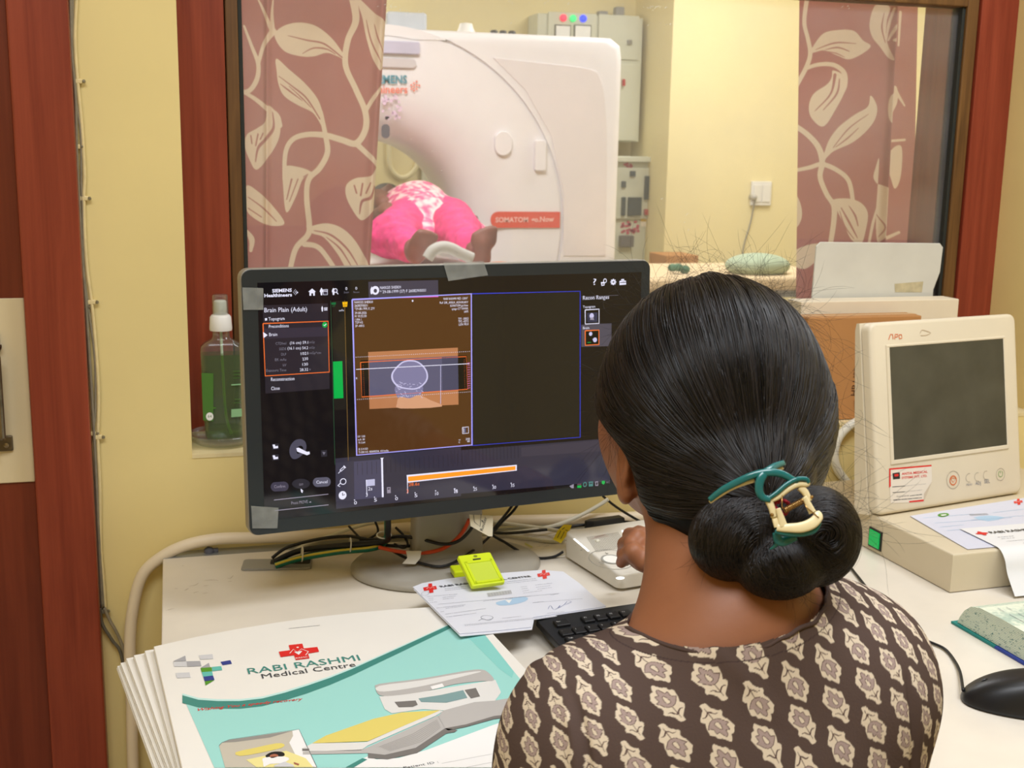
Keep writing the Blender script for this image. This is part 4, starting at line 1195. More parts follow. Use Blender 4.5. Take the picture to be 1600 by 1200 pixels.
LY, LT, LW, LH = 0.19674, 0.16269, 0.3429, 0.3133
lw = np.array([cos(LY), sin(LY), 0]); lh = np.array([-sin(LY) * sin(LT), cos(LY) * sin(LT), cos(LT)])
LP = Plane(np.array([1.0790, 1.6085, .8135]), lw, lh)
ld = empty('small_display', (1.25, 1.68, .811), 'ivory boxy display with a dark blank screen standing on the beige unit', 'display')
m_ivd = mat('aged_ivory_plastic', (226, 214, 190), rough=0.42, var=0.04, scale=5)
l_ = MB(); l_.prism(rrect(.003, 0.0, LW - .003, LH, .014), 0.0, LP, h0=-.018, bev=.006, seg=3); shade_auto(l_.build('front_bezel', m_ivd, ld), 40)
LS = Plane(LP.w((0, 0)), -LP.n, LP.ey)
l_ = MB(); l_.prism([(.0195, 0), (.050, 0), (.046, .07), (.030, LH - .012), (.026, LH), (.0195, LH)], LW * (1 if LS.n @ LP.ex > 0 else -1), LS, bev=.003, seg=2); shade_auto(l_.build('rear_shell', m_ivd, ld), 40)
c6 = lambda x, y: (1230 + x / 4.286, 360 + y / 4.286)
c7 = lambda x, y: (1300 + x / 5.333, 640 + y / 5.333)
scq = [LP.hit(*c6(676, 786)), LP.hit(*c6(1446, 722)), LP.hit(*c7(1448, 300)), LP.hit(*c7(518, 412))]
sx0, sx1 = (scq[0][0] + scq[3][0]) / 2, (scq[1][0] + scq[2][0]) / 2
sy1, sy0 = (scq[0][1] + scq[1][1]) / 2, (scq[2][1] + scq[3][1]) / 2
l_ = MB()
for (a, b, c, d) in ((sx0 - .007, sy0 - .007, sx1 + .004, sy0), (sx0 - .007, sy1, sx1 + .004, sy1 + .004), (sx0 - .007, sy0, sx0, sy1), (sx1, sy0, sx1 + .004, sy1)):
    l_.prism([(a, b), (c, b), (c, d), (a, d)], .0022, LP, h0=-.001, bev=.0008, seg=1)
l_.build('screen_surround', m_ivd, ld)
l_ = MB(); l_.prism([(sx0, sy0), (sx1, sy0), (sx1, sy1), (sx0, sy1)], .0012, LP, h0=-.001)
l_.build('screen', mat('dark_screen_glass', (74, 72, 62), rough=.32, var=.22, scale=14, bump=.02), ld)
I = Ink(LP, c6, base=.0004)
cOr = pr('orange', (222, 112, 50))
I.line([(678, 732), (690, 696), (704, 696), (708, 728)], .0015, cOr, 2); I.line([(718, 730), (722, 696), (738, 696), (738, 712), (724, 714)], .0015, cOr, 2); I.line([(746, 700), (764, 698), (767, 722), (750, 726)], .0015, cOr, 2, closed=True)
I.build('brand_mark', ld); I = Ink(LP, c6, base=.0004)
I.line([(888, 690), (900, 668), (925, 672), (960, 686), (930, 702), (892, 704)], .0012, pr('scratch', (196, 176, 150)), 1, smooth=2)
I.build('scratch_mark', ld)
I = Ink(LP, c7, base=.0004)
I.poly([(474, 490), (828, 460), (830, 600), (760, 770), (486, 780)], pr('sticker', (232, 222, 208)), 1)
I.poly([(474, 490), (826, 460), (828, 472), (486, 502), (488, 640), (474, 650)], cRed, 2); I.poly([(640, 762), (762, 748), (766, 764), (640, 774)], cRed, 2)
I.poly([(502, 530), (562, 522), (564, 576), (506, 582)], cBl, 3); I.poly([(516, 538), (550, 534), (552, 554), (518, 558)], cRed, 4)
I.text('ANTIA MEDICAL', (578, 545), (794, 525), cRed, 3, h=.0040, bold=.02); I.text('SYSTEMS PVT. LTD.', (578, 578), (790, 560), cRed, 3, h=.0038, bold=.02)
I.line([(500, 644), (606, 636)], .0010, cTxt, 3); I.line([(606, 636), (780, 618)], .0003, cDim, 3); I.line([(502, 692), (606, 684)], .0010, cTxt, 3); I.line([(606, 684), (750, 668)], .0003, cDim, 3)
I.text('Complaints', (536, 728), (640, 720), cTxt, 3, h=.0022); scrib(I, 650, 718, 750, 706, cTxt, .0014); scrib(I, 510, 754, 750, 734, cTxt, .0015)
I.poly([(830, 600), (760, 770), (764, 700)], pr('sticker_back', (206, 190, 168)), 3)
def ring(I, c, r, w, m_, lay=2, n=36, a0=0, a1=2 * pi):
    q = I.uv(c); k = n + 1
    I.raw([q + np.array([cos(t), sin(t)]) * r_ for r_ in (r - w / 2, r + w / 2) for t in np.linspace(a0, a1, k)], [(i, i + 1, k + i + 1, k + i) for i in range(n)], m_, lay)
I.build('service_sticker', ld)
I = Ink(LP, c7, base=.0004)
cLn = pr('bezel_line', (176, 166, 150))
ring(I, (1008, 585), .0148, .0010, cLn); ring(I, (1008, 590), .0075, .0018, cOr); I.line([(985, 570), (1030, 572), (1006, 606)], .0012, cOr, 3, closed=True)
for (x, y) in ((1140, 568), (1212, 560), (1284, 546)): ring(I, (x, y), .0072, .0008, cLn, a0=1.2, a1=5.0)
for (a, b, t) in ((1118, 634, 'MENU'), (1192, 628, 'ADJ'), (1268, 614, 'SEL')): I.text(t, (a, b), (a + 46, b - 4), cDim, 3)
ring(I, (1402, 540), .0105, .0008, cLn); ring(I, (1402, 535), .0052, .0009, cGreen, a0=pi / 2 + .5, a1=pi / 2 + 5.8); I.line([(1400, 508), (1400, 530)], .0010, cGreen, 3)
I.build('control_symbols', ld)

# ------------------------------------------------------------------ papers lying over the beige unit
m_bp = mat('bill_paper_lilac', (216, 218, 234), rough=.5, var=.01)
pz1 = cK[2] + .0602
BP1 = Plane((0, 0, pz1 + .001), (1, 0, 0), (0, 1, 0))
s1_ = empty('report_sheet', P(1510, 815, z=pz1), 'pale lilac printed sheet lying flat on the beige unit below the small display', 'paper', 'printed sheets on the beige unit')
b_ = MB(); b_.prism([BP1.hit(*q) for q in ((1422, 806), (1489, 845), (1512, 858), (1700, 842), (1660, 766), (1600, 778))], 0.0, BP1, h0=-.0006); b_.build('sheet', m_bp, s1_)
I = Ink(BP1, c7, base=.0001)
I.poly([(880, 878), (905, 866), (960, 864), (975, 880), (930, 896), (890, 892)], cGreen, 2, smooth=2); I.poly([(905, 878), (950, 874), (955, 882), (915, 888)], cW, 3)
cross(I, 1550, 772, 26, cRed)
for j in range(14): I.line([(1140 + 11 * j, 872 - j * .6), (1160 + 11 * j, 886 - j * .6)], .0012, cGr, 2)
for (a, b, c, d) in ((760, 904, 1180, 870), (860, 946, 1500, 900), (1160, 920, 1600, 884), (900, 980, 1100, 960), (1340, 860, 1600, 830), (960, 1010, 1180, 990)): scrib(I, a, b, c, d, cPb, .0014)
I.poly([(1180, 900), (1300, 884), (1440, 900), (1300, 930)], cPb, 1, smooth=2)
I.build('printing', s1_)
# draped sheet: flat part on the unit then bending down over its front edge to the desk
yE = cK[1] - .001
l0, l1 = P(1506, 829, z=pz1 + .003), P(1541, 861, z=pz1 + .003)
prof = [(l0[1] + .01, pz1 + .003)] + [(yE + .02, pz1 + .003), (yE + .004, pz1 + .0025), (yE - .006, pz1 - .003), (yE - .014, pz1 - .013), (yE - .020, pz1 - .028), (yE - .030, pz1 - .042), (yE - .042, ZD + .004)]
prof = spline(prof, 4)
arc = np.concatenate([[0], np.cumsum(np.linalg.norm(np.diff(prof, axis=0), axis=1))])
x0t, x0b = l0[0], P(1580, 929, z=ZD + .004)[0]
def drape(uv, h=0.0):
    s = uv[1]; yy = np.interp(s, arc, prof[:, 0]); zz = np.interp(s, arc, prof[:, 1])
    e = 0.002; dy = np.interp(s + e, arc, prof[:, 0]) - np.interp(s - e, arc, prof[:, 0]); dz = np.interp(s + e, arc, prof[:, 1]) - np.interp(s - e, arc, prof[:, 1])
    n_ = np.array([0, dz, -dy]); n_ /= np.linalg.norm(n_) + 1e-9
    if n_[2] < 0 and n_[1] > 0: n_ = -n_
    t = s / arc[-1]
    xx = x0t + (x0b - x0t) * t + uv[0]
    return np.array([xx, yy, zz]) + n_ * h
nu, nv = 12, 36
s2_ = empty('draped_sheet', (1.35, yE, ZD + .003), 'white printed sheet hanging over the front edge of the beige unit', 'paper', 'printed sheets on the beige unit')
V = [drape((u_, v_), 0) for v_ in np.linspace(0, arc[-1], nv) for u_ in np.linspace(0, .30, nu)]
Vb = [v - np.array([0, .0003, .0003]) for v in V]
Fc = [(j * nu + i, j * nu + i + 1, (j + 1) * nu + i + 1, (j + 1) * nu + i) for j in range(nv - 1) for i in range(nu - 1)]
mk('sheet', np.array(V), Fc, mat('white_report_paper', (234, 234, 236), rough=.5, var=.01), s2_, smooth=True)
dp = Plane((0, 0, 0), (1, 0, 0), (0, 1, 0))
I = Ink(dp, px1, base=.0004, step=.00015, warp=drape)
L_ = arc[-1]
def q_(u, v): return (u, v)
I.uv = lambda p: np.array([p[0], p[1]])
cr_ = .008; 
for (a, b) in ((0, 0), (cr_ * 1.1, 0), (-cr_ * 1.1, .001), (0, cr_), (0, -cr_)):
    pass
I.poly([(.018 + .0085 * cos(t) * (1 + .3 * cos(4 * t)), .030 + .0075 * sin(t) * (1 + .3 * cos(4 * t))) for t in np.linspace(0, 2 * pi, 28, endpoint=False)], cRed, 2, local=True)
def dtext(t, u0, u1, v, m_, k):
    V_, F_ = text_mesh(t, 0.02, 0); x0_, x1_ = V_[:, 0].min(), V_[:, 0].max(); s_ = (u1 - u0) / (x1_ - x0_)
    I.raw([(u0 + (a[0] - x0_) * s_, v - a[1] * k) for a in V_], [f_[::-1] for f_ in F_], m_, 3)
dtext('RABI RASHMI MEDICAL CENTRE', .032, .22, .034, cTxt, .013)
for (a, b, v) in ((.03, .06, .052), (.09, .20, .048), (.03, .055, .060), (.05, .09, .085), (.11, .20, .083), (.05, .12, .098), (.035, .06, .112), (.09, .2, .110), (.04, .10, .128), (.12, .2, .127)):
    n = int((b - a) / .005)
    for i in range(n): I.line([(a + i * .005, v), (a + i * .005 + rg.uniform(.0025, .0042), v)], .0010, cDim, 2)
I.line([(.03, .072), (.28, .070)], .0006, cTxt, 2)
I.build('printing', s2_)

# ------------------------------------------------------------------ thick register lying open on its teal cover
nb = empty('register_book', P(1560, 985, z=ZD), 'thick open register with pale green written pages and a teal and blue cover', 'book')
na, nb1 = P(1486, 971, z=ZD + .003), P(1602, 1038, z=ZD + .003)
ex_ = nb1 - na; ex_[2] = 0; ex_ /= np.linalg.norm(ex_); ey_ = np.cross([0, 0, 1.0], ex_)
NP_ = Plane((na[0], na[1], ZD + .0005), ex_, ey_)
u_ = MB(); u_.prism([(0, 0), (.088, 0), (.088, .24), (0, .24)], .0035, NP_, h0=0, bev=.0008); u_.build('cover', mat('teal_cover', (20, 128, 122), rough=.4), nb, label='teal front half of the cover')
u_ = MB(); u_.prism([(.0885, 0), (.26, 0), (.26, .24), (.0885, .24)], .0035, NP_, h0=0, bev=.0008); u_.build('cover', mat('blue_cover', (40, 62, 150), rough=.4), nb, label='blue rear half of the cover')
pg = MB()
prf = [(0.006, .004), (.010, .014), (.018, .026), (.030, .036), (.048, .041), (.09, .042), (.255, .038), (.258, .004)]
V = [NP_.w((.002 + a, v_), h) for v_ in (0.004, .236) for (a, h) in prf]
m_ = len(prf)
Fc = [(i, i + 1, m_ + i + 1, m_ + i) for i in range(m_ - 1)] + [tuple(range(m_))[::-1], tuple(range(m_, 2 * m_)), (m_ - 1, 0, m_, 2 * m_ - 1)]
pg.add(V, Fc)
m_pg = mat('page_block', (214, 222, 202), rough=.6, var=0)
nt = m_pg.node_tree; N, L = nt.nodes, nt.links
wv = N.new('ShaderNodeTexWave'); wv.bands_direction = 'Z'; wv.inputs['Scale'].default_value = 140; wv.inputs['Distortion'].default_value = 2.5; wv.inputs['Detail'].default_value = 2
tc = N.new('ShaderNodeTexCoord'); rp = N.new('ShaderNodeValToRGB'); L.new(tc.outputs['Object'], wv.inputs['Vector']); L.new(wv.outputs['Fac'], rp.inputs[0])
rp.color_ramp.elements[0].color = (*lin((172, 192, 176)), 1); rp.color_ramp.elements[1].color = (*lin((226, 232, 212)), 1); L.new(rp.outputs[0], N['Principled BSDF'].inputs['Base Color'])
shade_auto(pg.build('pages', m_pg, nb), 50)
tpP = Plane(NP_.w((.047, 0.004), .0415), ex_, ey_)
I = Ink(tpP, px1, base=.0009)
for j in range(14):
    for (a, b) in ((.012, .030), (.035, .085), (.09, .15), (.155, .2)):
        if j % 3 != 2 or a > .08: I.line_local = None; I.raw([(a, .02 + .014 * j), (a + (b - a) * rg.uniform(.6, 1), .02 + .014 * j), (a + (b - a) * .6, .0208 + .014 * j), (a, .0208 + .014 * j)], [(0, 1, 2, 3)], cDim, 1)
I.raw([(-.01, .19), (-.006, .19), (-.006, .194), (-.01, .194)], [(0, 1, 2, 3)], cBl, 1)
sd = Plane(NP_.w((.01, .0038), .004), ex_, (0, 0, 1.0))
sdk = pr('fore_edge_ink', (50, 120, 130))
for j in range(220):
    a, h = rg.uniform(.012, .2), rg.uniform(.004, .036)
    if h > np.interp(a, [q[0] for q in prf[:-1]], [q[1] for q in prf[:-1]]) - .003: continue
    o_ = NP_.w((a, .0036), h); d_ = ex_ * rg.uniform(.001, .003) + np.array([0, 0, rg.uniform(-.0008, .0008)]); up_ = np.array([0, 0, .0006])
    n = len(I.V); I.V.extend([o_, o_ + d_, o_ + d_ + up_, o_ + up_]); I.F.append((n, n + 1, n + 2, n + 3)); I.MI.append(I.mi(sdk))
I.build('handwriting', nb, kind='stuff')

# ------------------------------------------------------------------ mouse
mo = empty('computer_mouse', (.94, 1.09, ZD), 'black wired computer mouse on the cream worktop beside the register', 'mouse')
mc = np.array([.948, 1.080]); ma = math.atan2(1.10 - 1.06, .88 - .98) # nose direction
ma = radians(150)
d1 = np.array([cos(ma), sin(ma), 0]); d2 = np.array([-sin(ma), cos(ma), 0])
nu, nv = 40, 20
V, Fc = [], []
for j in range(nv + 1):
    ph = (pi / 2) * j / nv
    for i in range(nu):
        t = 2 * pi * i / nu
        a = abs(cos(t)) ** .8 * np.sign(cos(t)); b = abs(sin(t)) ** .8 * np.sign(sin(t))
        k = cos(ph) ** .55
        x = .074 * a * k; w_ = .038 - .004 * (a * 1.0) * (1 if a > 0 else -.4); y = w_ * b * k * (1 - .10 * sin(ph * 2))
        z = .042 * sin(ph) ** .9 * (1 - .28 * (x / .074) - .18 * (x / .074) ** 2)
        V.append(np.array([mc[0], mc[1], ZD + .0015]) + d1 * x + d2 * y + np.array([0, 0, z]))
for j in range(nv):
    for i in range(nu): Fc.append((j * nu + i, j * nu + (i + 1) % nu, (j + 1) * nu + (i + 1) % nu, (j + 1) * nu + i))
Fc.append(tuple(range(nu))[::-1])
mk('shell', np.array(V), Fc, mat('mouse_plastic', (26, 26, 28), rough=.36, var=.03), mo, smooth=True)
b_ = MB(); cw_ = np.array([mc[0], mc[1], ZD + .0215]) + d1 * .046
b_.lathe([(.002, -.003), (.009, -.003), (.0095, 0), (.009, .003), (.002, .003)], cw_, 20, d2); b_.build('scroll_wheel', m_dark, mo)
def cable(name, pts, r, m_, label, cat='cable', n=10, sm=8, group=None, parent=None):
    b_ = MB(); b_.tube(pts, r, n, smooth_n=sm)
    return b_.build(name, m_, parent, smooth=True, label=label, cat=cat, group=group)
ns = np.array([mc[0], mc[1], ZD + .012]) + d1 * .072
cable('cord', [ns, P(1500, 1050, z=ZD + .006), P(1490, 1030, z=ZD + .003), P(1476, 1014, z=ZD + .003), P(1455, 1004, z=ZD + .003), P(1420, 990, z=ZD + .003), P(1380, 950, z=ZD + .003), P(1340, 900, z=ZD + .003), P(1300, 850, z=ZD + .003), P(1270, 815, z=ZD + .003)], .0019, m_blackrub, None, None, parent=mo)
# ------------------------------------------------------------------ things on the sill
m_card = mat('brown_cardboard', (186, 132, 78), rough=.7, var=.05, scale=6, bump=.05)
m_wbox = mat('white_box_card', (232, 218, 192), rough=.6, var=.04)
cbx = MB(); cbx.box((1.096, 1.892, ZS + .003), (1.332, 1.942, 1.098), .0015)
cbr = empty('cardboard_box', (1.21, 1.917, ZS + .003), 'brown cardboard carton standing upright on the window sill behind the small display', 'box')
cbx.build('carton', m_card, cbr)
m_tp = mat('packing_tape', (196, 150, 100), rough=.3)
MB().box((1.0955, 1.909, ZS + .003), (1.3325, 1.925, 1.0988)).build('tape_strip', m_tp, cbr)
CF = Plane((1.096, 1.8918, ZS + .003), (1, 0, 0), (0, 0, 1))
I = Ink(CF, lambda x, y: (x, y), base=.0003)
ctx_ = mat('print_carton_ink', (72, 44, 26), rough=.6, var=0)
I.text('HP USB External', (1338, 618), (1350, 522), ctx_, 1)
I.poly([(1334, 626), (1343, 625), (1344, 640), (1335, 641)], mat('carton_mark', (150, 100, 58), rough=.6, var=0), 1)
I.build('printing', cbr)
wb_ = MB(); wb_.box((1.118, 1.958, ZS + .003), (1.459, 2.010, 1.119), .0015)
wb_.build('white_carton', m_wbox, label='white cardboard carton on the sill between the brown carton and the leaning panel', cat='box')
m_pan = mat('grey_white_panel', (214, 212, 202), rough=.5, var=.05, scale=14)
PL = Plane((1.172, 2.0300, ZS + .004), (1, 0, 0), (0, -0.028, 1))
pn = MB()
def pl_(x, y): return PL.hit(x, y)
t1, t2, t3, t4 = pl_(1275, 378), pl_(1473, 380), pl_(1462, 440), pl_(1266, 463)
o_ = [(t4[0], 0), (t2[0] - .012, 0), (t2[0] - .012, pl_(1462, 452)[1]), (t2[0] - .001, pl_(1470, 425)[1]), (t2[0], t2[1] - .008), (t2[0] - .008, t2[1]), (t1[0] + .008, t1[1]), (t1[0], t1[1] - .008)]
lp = empty('leaning_panel', (1.3, 2.03, ZS + .004), 'thin pale grey panel leaning against the window behind the white carton', 'panel')
pn.prism(o_, .003, PL, h0=0, bev=.001, seg=1); pn.build('board', m_pan, lp)
I = Ink(PL, lambda x, y: (1230 + x / 4.286, 360 + y / 4.286), base=.0034)
I.poly([(712, 356), (905, 340), (895, 412), (716, 412)], mat('old_brown_tape', (196, 184, 150), rough=.4, var=.15, scale=80), 1)
I.build('tape_patch', lp)

# sanitiser bottle standing in a clear dish
m_clear = bpy.data.materials.new('clear_bottle_plastic'); m_clear.use_nodes = True
def thin_clear(m, tint, dif, rough=.05):
    nt = m.node_tree; N, L = nt.nodes, nt.links
    for n_ in list(N): N.remove(n_)
    out = N.new('ShaderNodeOutputMaterial'); tr = N.new('ShaderNodeBsdfTransparent'); gl = N.new('ShaderNodeBsdfGlossy'); df = N.new('ShaderNodeBsdfDiffuse'); fr_ = N.new('ShaderNodeLayerWeight')
    fr_.inputs[0].default_value = .22
    tr.inputs[0].default_value = (*lin(tint), 1); gl.inputs['Roughness'].default_value = rough; df.inputs[0].default_value = (*lin(tint), 1)
    a = N.new('ShaderNodeMixShader'); b = N.new('ShaderNodeMixShader'); a.inputs[0].default_value = dif
    nz = N.new('ShaderNodeTexNoise'); nz.inputs['Scale'].default_value = 30
    mr = N.new('ShaderNodeMapRange'); mr.inputs[3].default_value = dif * .7; mr.inputs[4].default_value = dif * 1.3
    L.new(nz.outputs['Fac'], mr.inputs[0]); L.new(mr.outputs[0], a.inputs[0])
    L.new(tr.outputs[0], a.inputs[1]); L.new(df.outputs[0], a.inputs[2])
    L.new(fr_.outputs['Facing'], b.inputs[0]); L.new(a.outputs[0], b.inputs[1]); L.new(gl.outputs[0], b.inputs[2]); L.new(b.outputs[0], out.inputs[0])
thin_clear(m_clear, (238, 242, 238), .05)
m_liq = bpy.data.materials.new('green_liquid'); m_liq.use_nodes = True; thin_clear(m_liq, (150, 186, 24), .14)
bx, by = P(347, 690, z=ZS + .006)[0] - .001, 1.955
SB = lambda x, y: P(x, y, y=by)
bz0 = ZS + .0085
zsh, zneck, ztop = SB(345, 535)[2], SB(345, 515)[2], SB(345, 460)[2]
hw = (SB(380, 600)[0] - SB(314, 600)[0]) / 2
bx = (SB(381, 600)[0] + SB(314, 600)[0]) / 2
bt = empty('sanitiser_bottle', (bx, by, bz0), 'clear spray bottle half full of green liquid standing at the left end of the window sill', 'bottle')
bt['label'] = 'clear spray bottle of green liquid in a dish on the window sill beside the monitor'
def rsec(hw_, hd, z, n=6, r=None):
    r = r or min(hw_, hd) * .55
    return [(bx + a, by + b, z) for a, b in rrect(-hw_, -hd, hw_, hd, r, n)]
def loft(secs, caps=(True, True)):
    V, Fc = [], []; n = len(secs[0])
    for s_ in secs: V += s_
    for j in range(len(secs) - 1):
        for k in range(n): Fc.append((j * n + k, j * n + (k + 1) % n, (j + 1) * n + (k + 1) % n, (j + 1) * n + k))
    if caps[0]: Fc.append(tuple(range(n))[::-1])
    if caps[1]: Fc.append(tuple(range((len(secs) - 1) * n, len(secs) * n)))
    return V, Fc
hd = hw * .62
secs = [rsec(hw * .80, hd * .8, bz0), rsec(hw * .88, hd * .9, bz0 + .004), rsec(hw * .93, hd * .95, bz0 + .03), rsec(hw, hd, zsh - .015), rsec(hw * .97, hd * .97, zsh - .006), rsec(hw * .80, hd * .85, zsh), rsec(hw * .48, hd * .72, zsh + .006), rsec(hw * .40, hw * .40, zsh + .010, r=hw * .39), rsec(hw * .40, hw * .40, zneck, r=hw * .39)]
V, Fc = loft(secs, (True, False)); mk('bottle_body', np.array(V), Fc, m_clear, bt, smooth=True)
zl = SB(345, 552)[2]
secs = [rsec(hw * .78, hd * .78, bz0 + .002), rsec(hw * .86, hd * .88, bz0 + .006), rsec(hw * .91, hd * .93, bz0 + .03), rsec(hw * .975, hd * .975, zl)]
V, Fc = loft(secs); shade_auto(mk('liquid', np.array(V), Fc, m_liq, bt, label='green liquid'), 60)
c_ = MB(); c_.lathe([(hw * .52, zneck - .001), (hw * .54, zneck + .002), (hw * .50, zneck + .021), (hw * .40, zneck + .025), (hw * .33, zneck + .026), (hw * .30, zneck + .046), (hw * .24, zneck + .048), (0, zneck + .048)], (bx, by, 0), 40)
shade_auto(c_.build('pump_collar', m_white, bt, label='white pump collar'), 40)
c_ = MB(); c_.lathe([(hw * .40, zneck + .024), (hw * .36, ztop - .002), (hw * .33, ztop), (0, ztop)], (bx, by, 0), 32); c_.build('overcap', m_clear, bt, smooth=True)
c_ = MB(); c_.tube([(bx, by, zneck), (bx + .001, by, zl - .02), (bx + .004, by, bz0 + .04), (bx + .012, by, bz0 + .006)], .0022, 8, smooth_n=6); c_.build('dip_tube', mat('dip_tube_plastic', (214, 226, 200), rough=.3), bt, smooth=True)
BF = Plane((bx, by - hd * 1.0 - .001, bz0), (1, 0, 0), (0, 0, 1))
I = Ink(BF, lambda x, y: (x / 3, 400 + y / 3), base=.0005)
lg = mat('bottle_label_green', (74, 120, 46), rough=.5, var=0); lg2 = mat('bottle_label_pale', (142, 188, 140), rough=.5, var=0)
I.poly([(944, 548), (1000, 550), (1000, 775), (952, 770)], lg, 1)
I.poly([(970 + 0, 0), (0, 0), (0, 0)], lg, 0) if False else None
I.ell((983, 752), .0058, .0068, cW, 2); I.text('64', (974, 757), (992, 757), lg, 3)
I.poly([(1084, 718), (1150, 714), (1150, 750), (1084, 756)], lg2, 1); I.line([(1084, 604), (1150, 600)], .0022, lg2, 1)
for (a, y) in ((1092, 540), (1096, 556), (1092, 572), (1100, 672), (1094, 688)): I.line([(a, y), (a + 44, y - 2)], .0008, lg, 2)
I.line([(985, 712), (1012, 712)], .003, lg, 2)
I.build('label_print', bt)
dish = MB(); dc = (bx - .002, 1.945, ZS + .003)
dish.lathe([(.034, .0005), (.042, .001), (.054, .010), (.056, .018), (.0545, .018), (.052, .010), (.041, .003), (0.0, .003)], dc, 48)
dish.build('clear_dish', m_clear, smooth=True, label='shallow clear plastic dish under the spray bottle on the sill', cat='dish')

# ------------------------------------------------------------------ wires clipped down the wall beside the door jamb
yw_ = YW - .006
m_w1 = mat('grey_wire', (138, 128, 106), rough=.55, var=.15, scale=60); m_w2 = mat('cream_painted_wire', (226, 206, 150), rough=.5, var=.08, scale=60); m_w3 = mat('dark_grey_wire', (104, 98, 84), rough=.5, var=.1, scale=50)
wp = lambda L_, dy=0: [P(x, y, y=yw_ - dy) for x, y in L_]
cable('wall_wire', wp([(104, -10), (108, 70), (113, 140), (118, 230), (121, 330), (124, 400), (131, 470), (135, 560), (139, 660), (146, 760), (152, 850), (156, 950)], .001), .0026, m_w3, 'dark grey wire clipped nearest the red door jamb', group='wires clipped down the wall')
cable('wall_wire', wp([(110, -10), (112, 80), (118, 150), (120, 240), (124, 320), (128, 400), (134, 470), (140, 560), (146, 660), (150, 740), (155, 850), (160, 950)], .003), .0022, m_w1, 'thin dull grey wire in the middle of the clipped bundle', group='wires clipped down the wall')
cable('wall_wire', wp([(120, -10), (117, 60), (121, 125), (128, 200), (132, 270), (131, 310), (132, 360), (136, 420), (144, 480), (151, 560), (154, 620), (153, 690), (156, 760), (157, 850), (161, 900), (165, 955)], .001), .0025, m_w2, 'cream twisted cord running farthest from the door jamb', group='wires clipped down the wall')
cable('wall_wire', wp([(114, -10), (113, 80), (118, 150), (126, 210), (127, 290), (129, 330), (131, 420), (138, 480), (148, 560), (149, 640), (147, 680), (152, 770), (157, 860), (163, 950)], .002), .0016, m_w1, 'thinnest grey wire weaving between the others', group='wires clipped down the wall')
for i, (pts, r, m_, lab) in enumerate((([(156, 950), (160, 975), (175, 1000), (190, 1025), (200, 1100), (206, 1200), (210, 1300)], .0026, m_w3, 'dark wire sagging off the wall below the lowest clip'), ([(163, 950), (172, 970), (183, 990), (194, 1020), (203, 1080), (212, 1200), (214, 1300)], .0026, m_w1, 'grey wire hanging below the lowest clip, nearer the desk'))):
    cable('hanging_wire', wp(pts, .004 + .004 * i), r, m_, lab)
for i, (x, y) in enumerate(((122, 127), (119, 229), (131, 310), (143, 472), (131, 479), (144, 677), (153, 683), (161, 955))):
    c = P(x, y, y=yw_)
    c_ = MB(); c_.box(c + [-.006, -.0035, -.0035], c + [.006, .006, .0035], .0015)
    k_ = empty('wire_clip', c, ['cream wire clip, uppermost on the wall bundle', 'second cream wire clip from the top of the bundle', 'third cream wire clip from the top of the bundle',
        'cream clip on the twisted cord just right of its neighbour', 'cream clip on the grey wires beside the twisted cord clip', 'cream clip beside the jamb level with the sill', 'cream clip on the cord beside the one level with the sill', 'lowest grey clip where the wires leave the wall'][i], 'clip', 'clips holding the wall wires')
    c_.build('saddle', m_w2 if i < 7 else m_w1, k_)
    c_ = MB(); c_.lathe([(.0022, -.001), (.0028, .002), (.0018, .004), (0, .0042)], c + [.008, 0, 0], 10, (0, -1, 0)); c_.build('nail', m_steel, k_)

# ------------------------------------------------------------------ cables around the monitor foot
m_cond = mat('cream_conduit', (230, 214, 188), rough=.45, var=.04)
m_wc = mat('white_cable', (226, 222, 206), rough=.45, var=.03)
m_or = mat('red_orange_cable', (226, 84, 44), rough=.45); m_gr = mat('green_earth_cable', (18, 110, 92), rough=.45); m_ys = mat('yellow_stripe', (214, 196, 70), rough=.45)
Z = lambda x, y, z: P(x, y, z=z)
Y_ = lambda x, y, y_: P(x, y, y=y_)
yc = 1.855
cable('conduit', [Y_(214, 1300, yc), Y_(208, 1200, yc), Y_(206, 1100, yc), Y_(203, 1010, yc), Y_(208, 950, yc), Y_(222, 900, yc), Y_(250, 872, yc), Y_(290, 852, yc), Y_(340, 842, yc), Y_(400, 840, yc), Y_(500, 836, yc), Y_(620, 826, yc), Y_(760, 815, yc), Y_(860, 812, yc), Y_(960, 809, yc), Y_(1100, 800, yc), Y_(1300, 786, yc), Y_(1480, 774, yc)], .0092, m_cond, 'thick cream conduit curving up from below the desk end and along the wall', n=16)
cable('wall_conduit', [Y_(1420, 640, 1.866), Y_(1350, 655, 1.866), Y_(1322, 670, 1.866), Y_(1307, 692, 1.866), Y_(1304, 718, 1.866), Y_(1314, 742, 1.866), Y_(1345, 772, 1.86), Y_(1400, 790, 1.86)], .0080, m_wc, 'white conduit looping on the wall between hair bun and small display', n=14)
for i, yo in enumerate((0, 8, 16)):
    cable('white_cable', [Y_(1300 + 0, 790 + yo, 1.85), Y_(1330, 772 + yo, 1.85), Y_(1350, 762 + yo, 1.85), Y_(1380, 752 + yo, 1.85)], .003, m_wc, ['uppermost of the three thin white cables passing behind the small display', 'middle one of the three thin white cables behind the small display', 'lowest of the three thin white cables behind the small display'][i], group='thin white cables behind the small display')
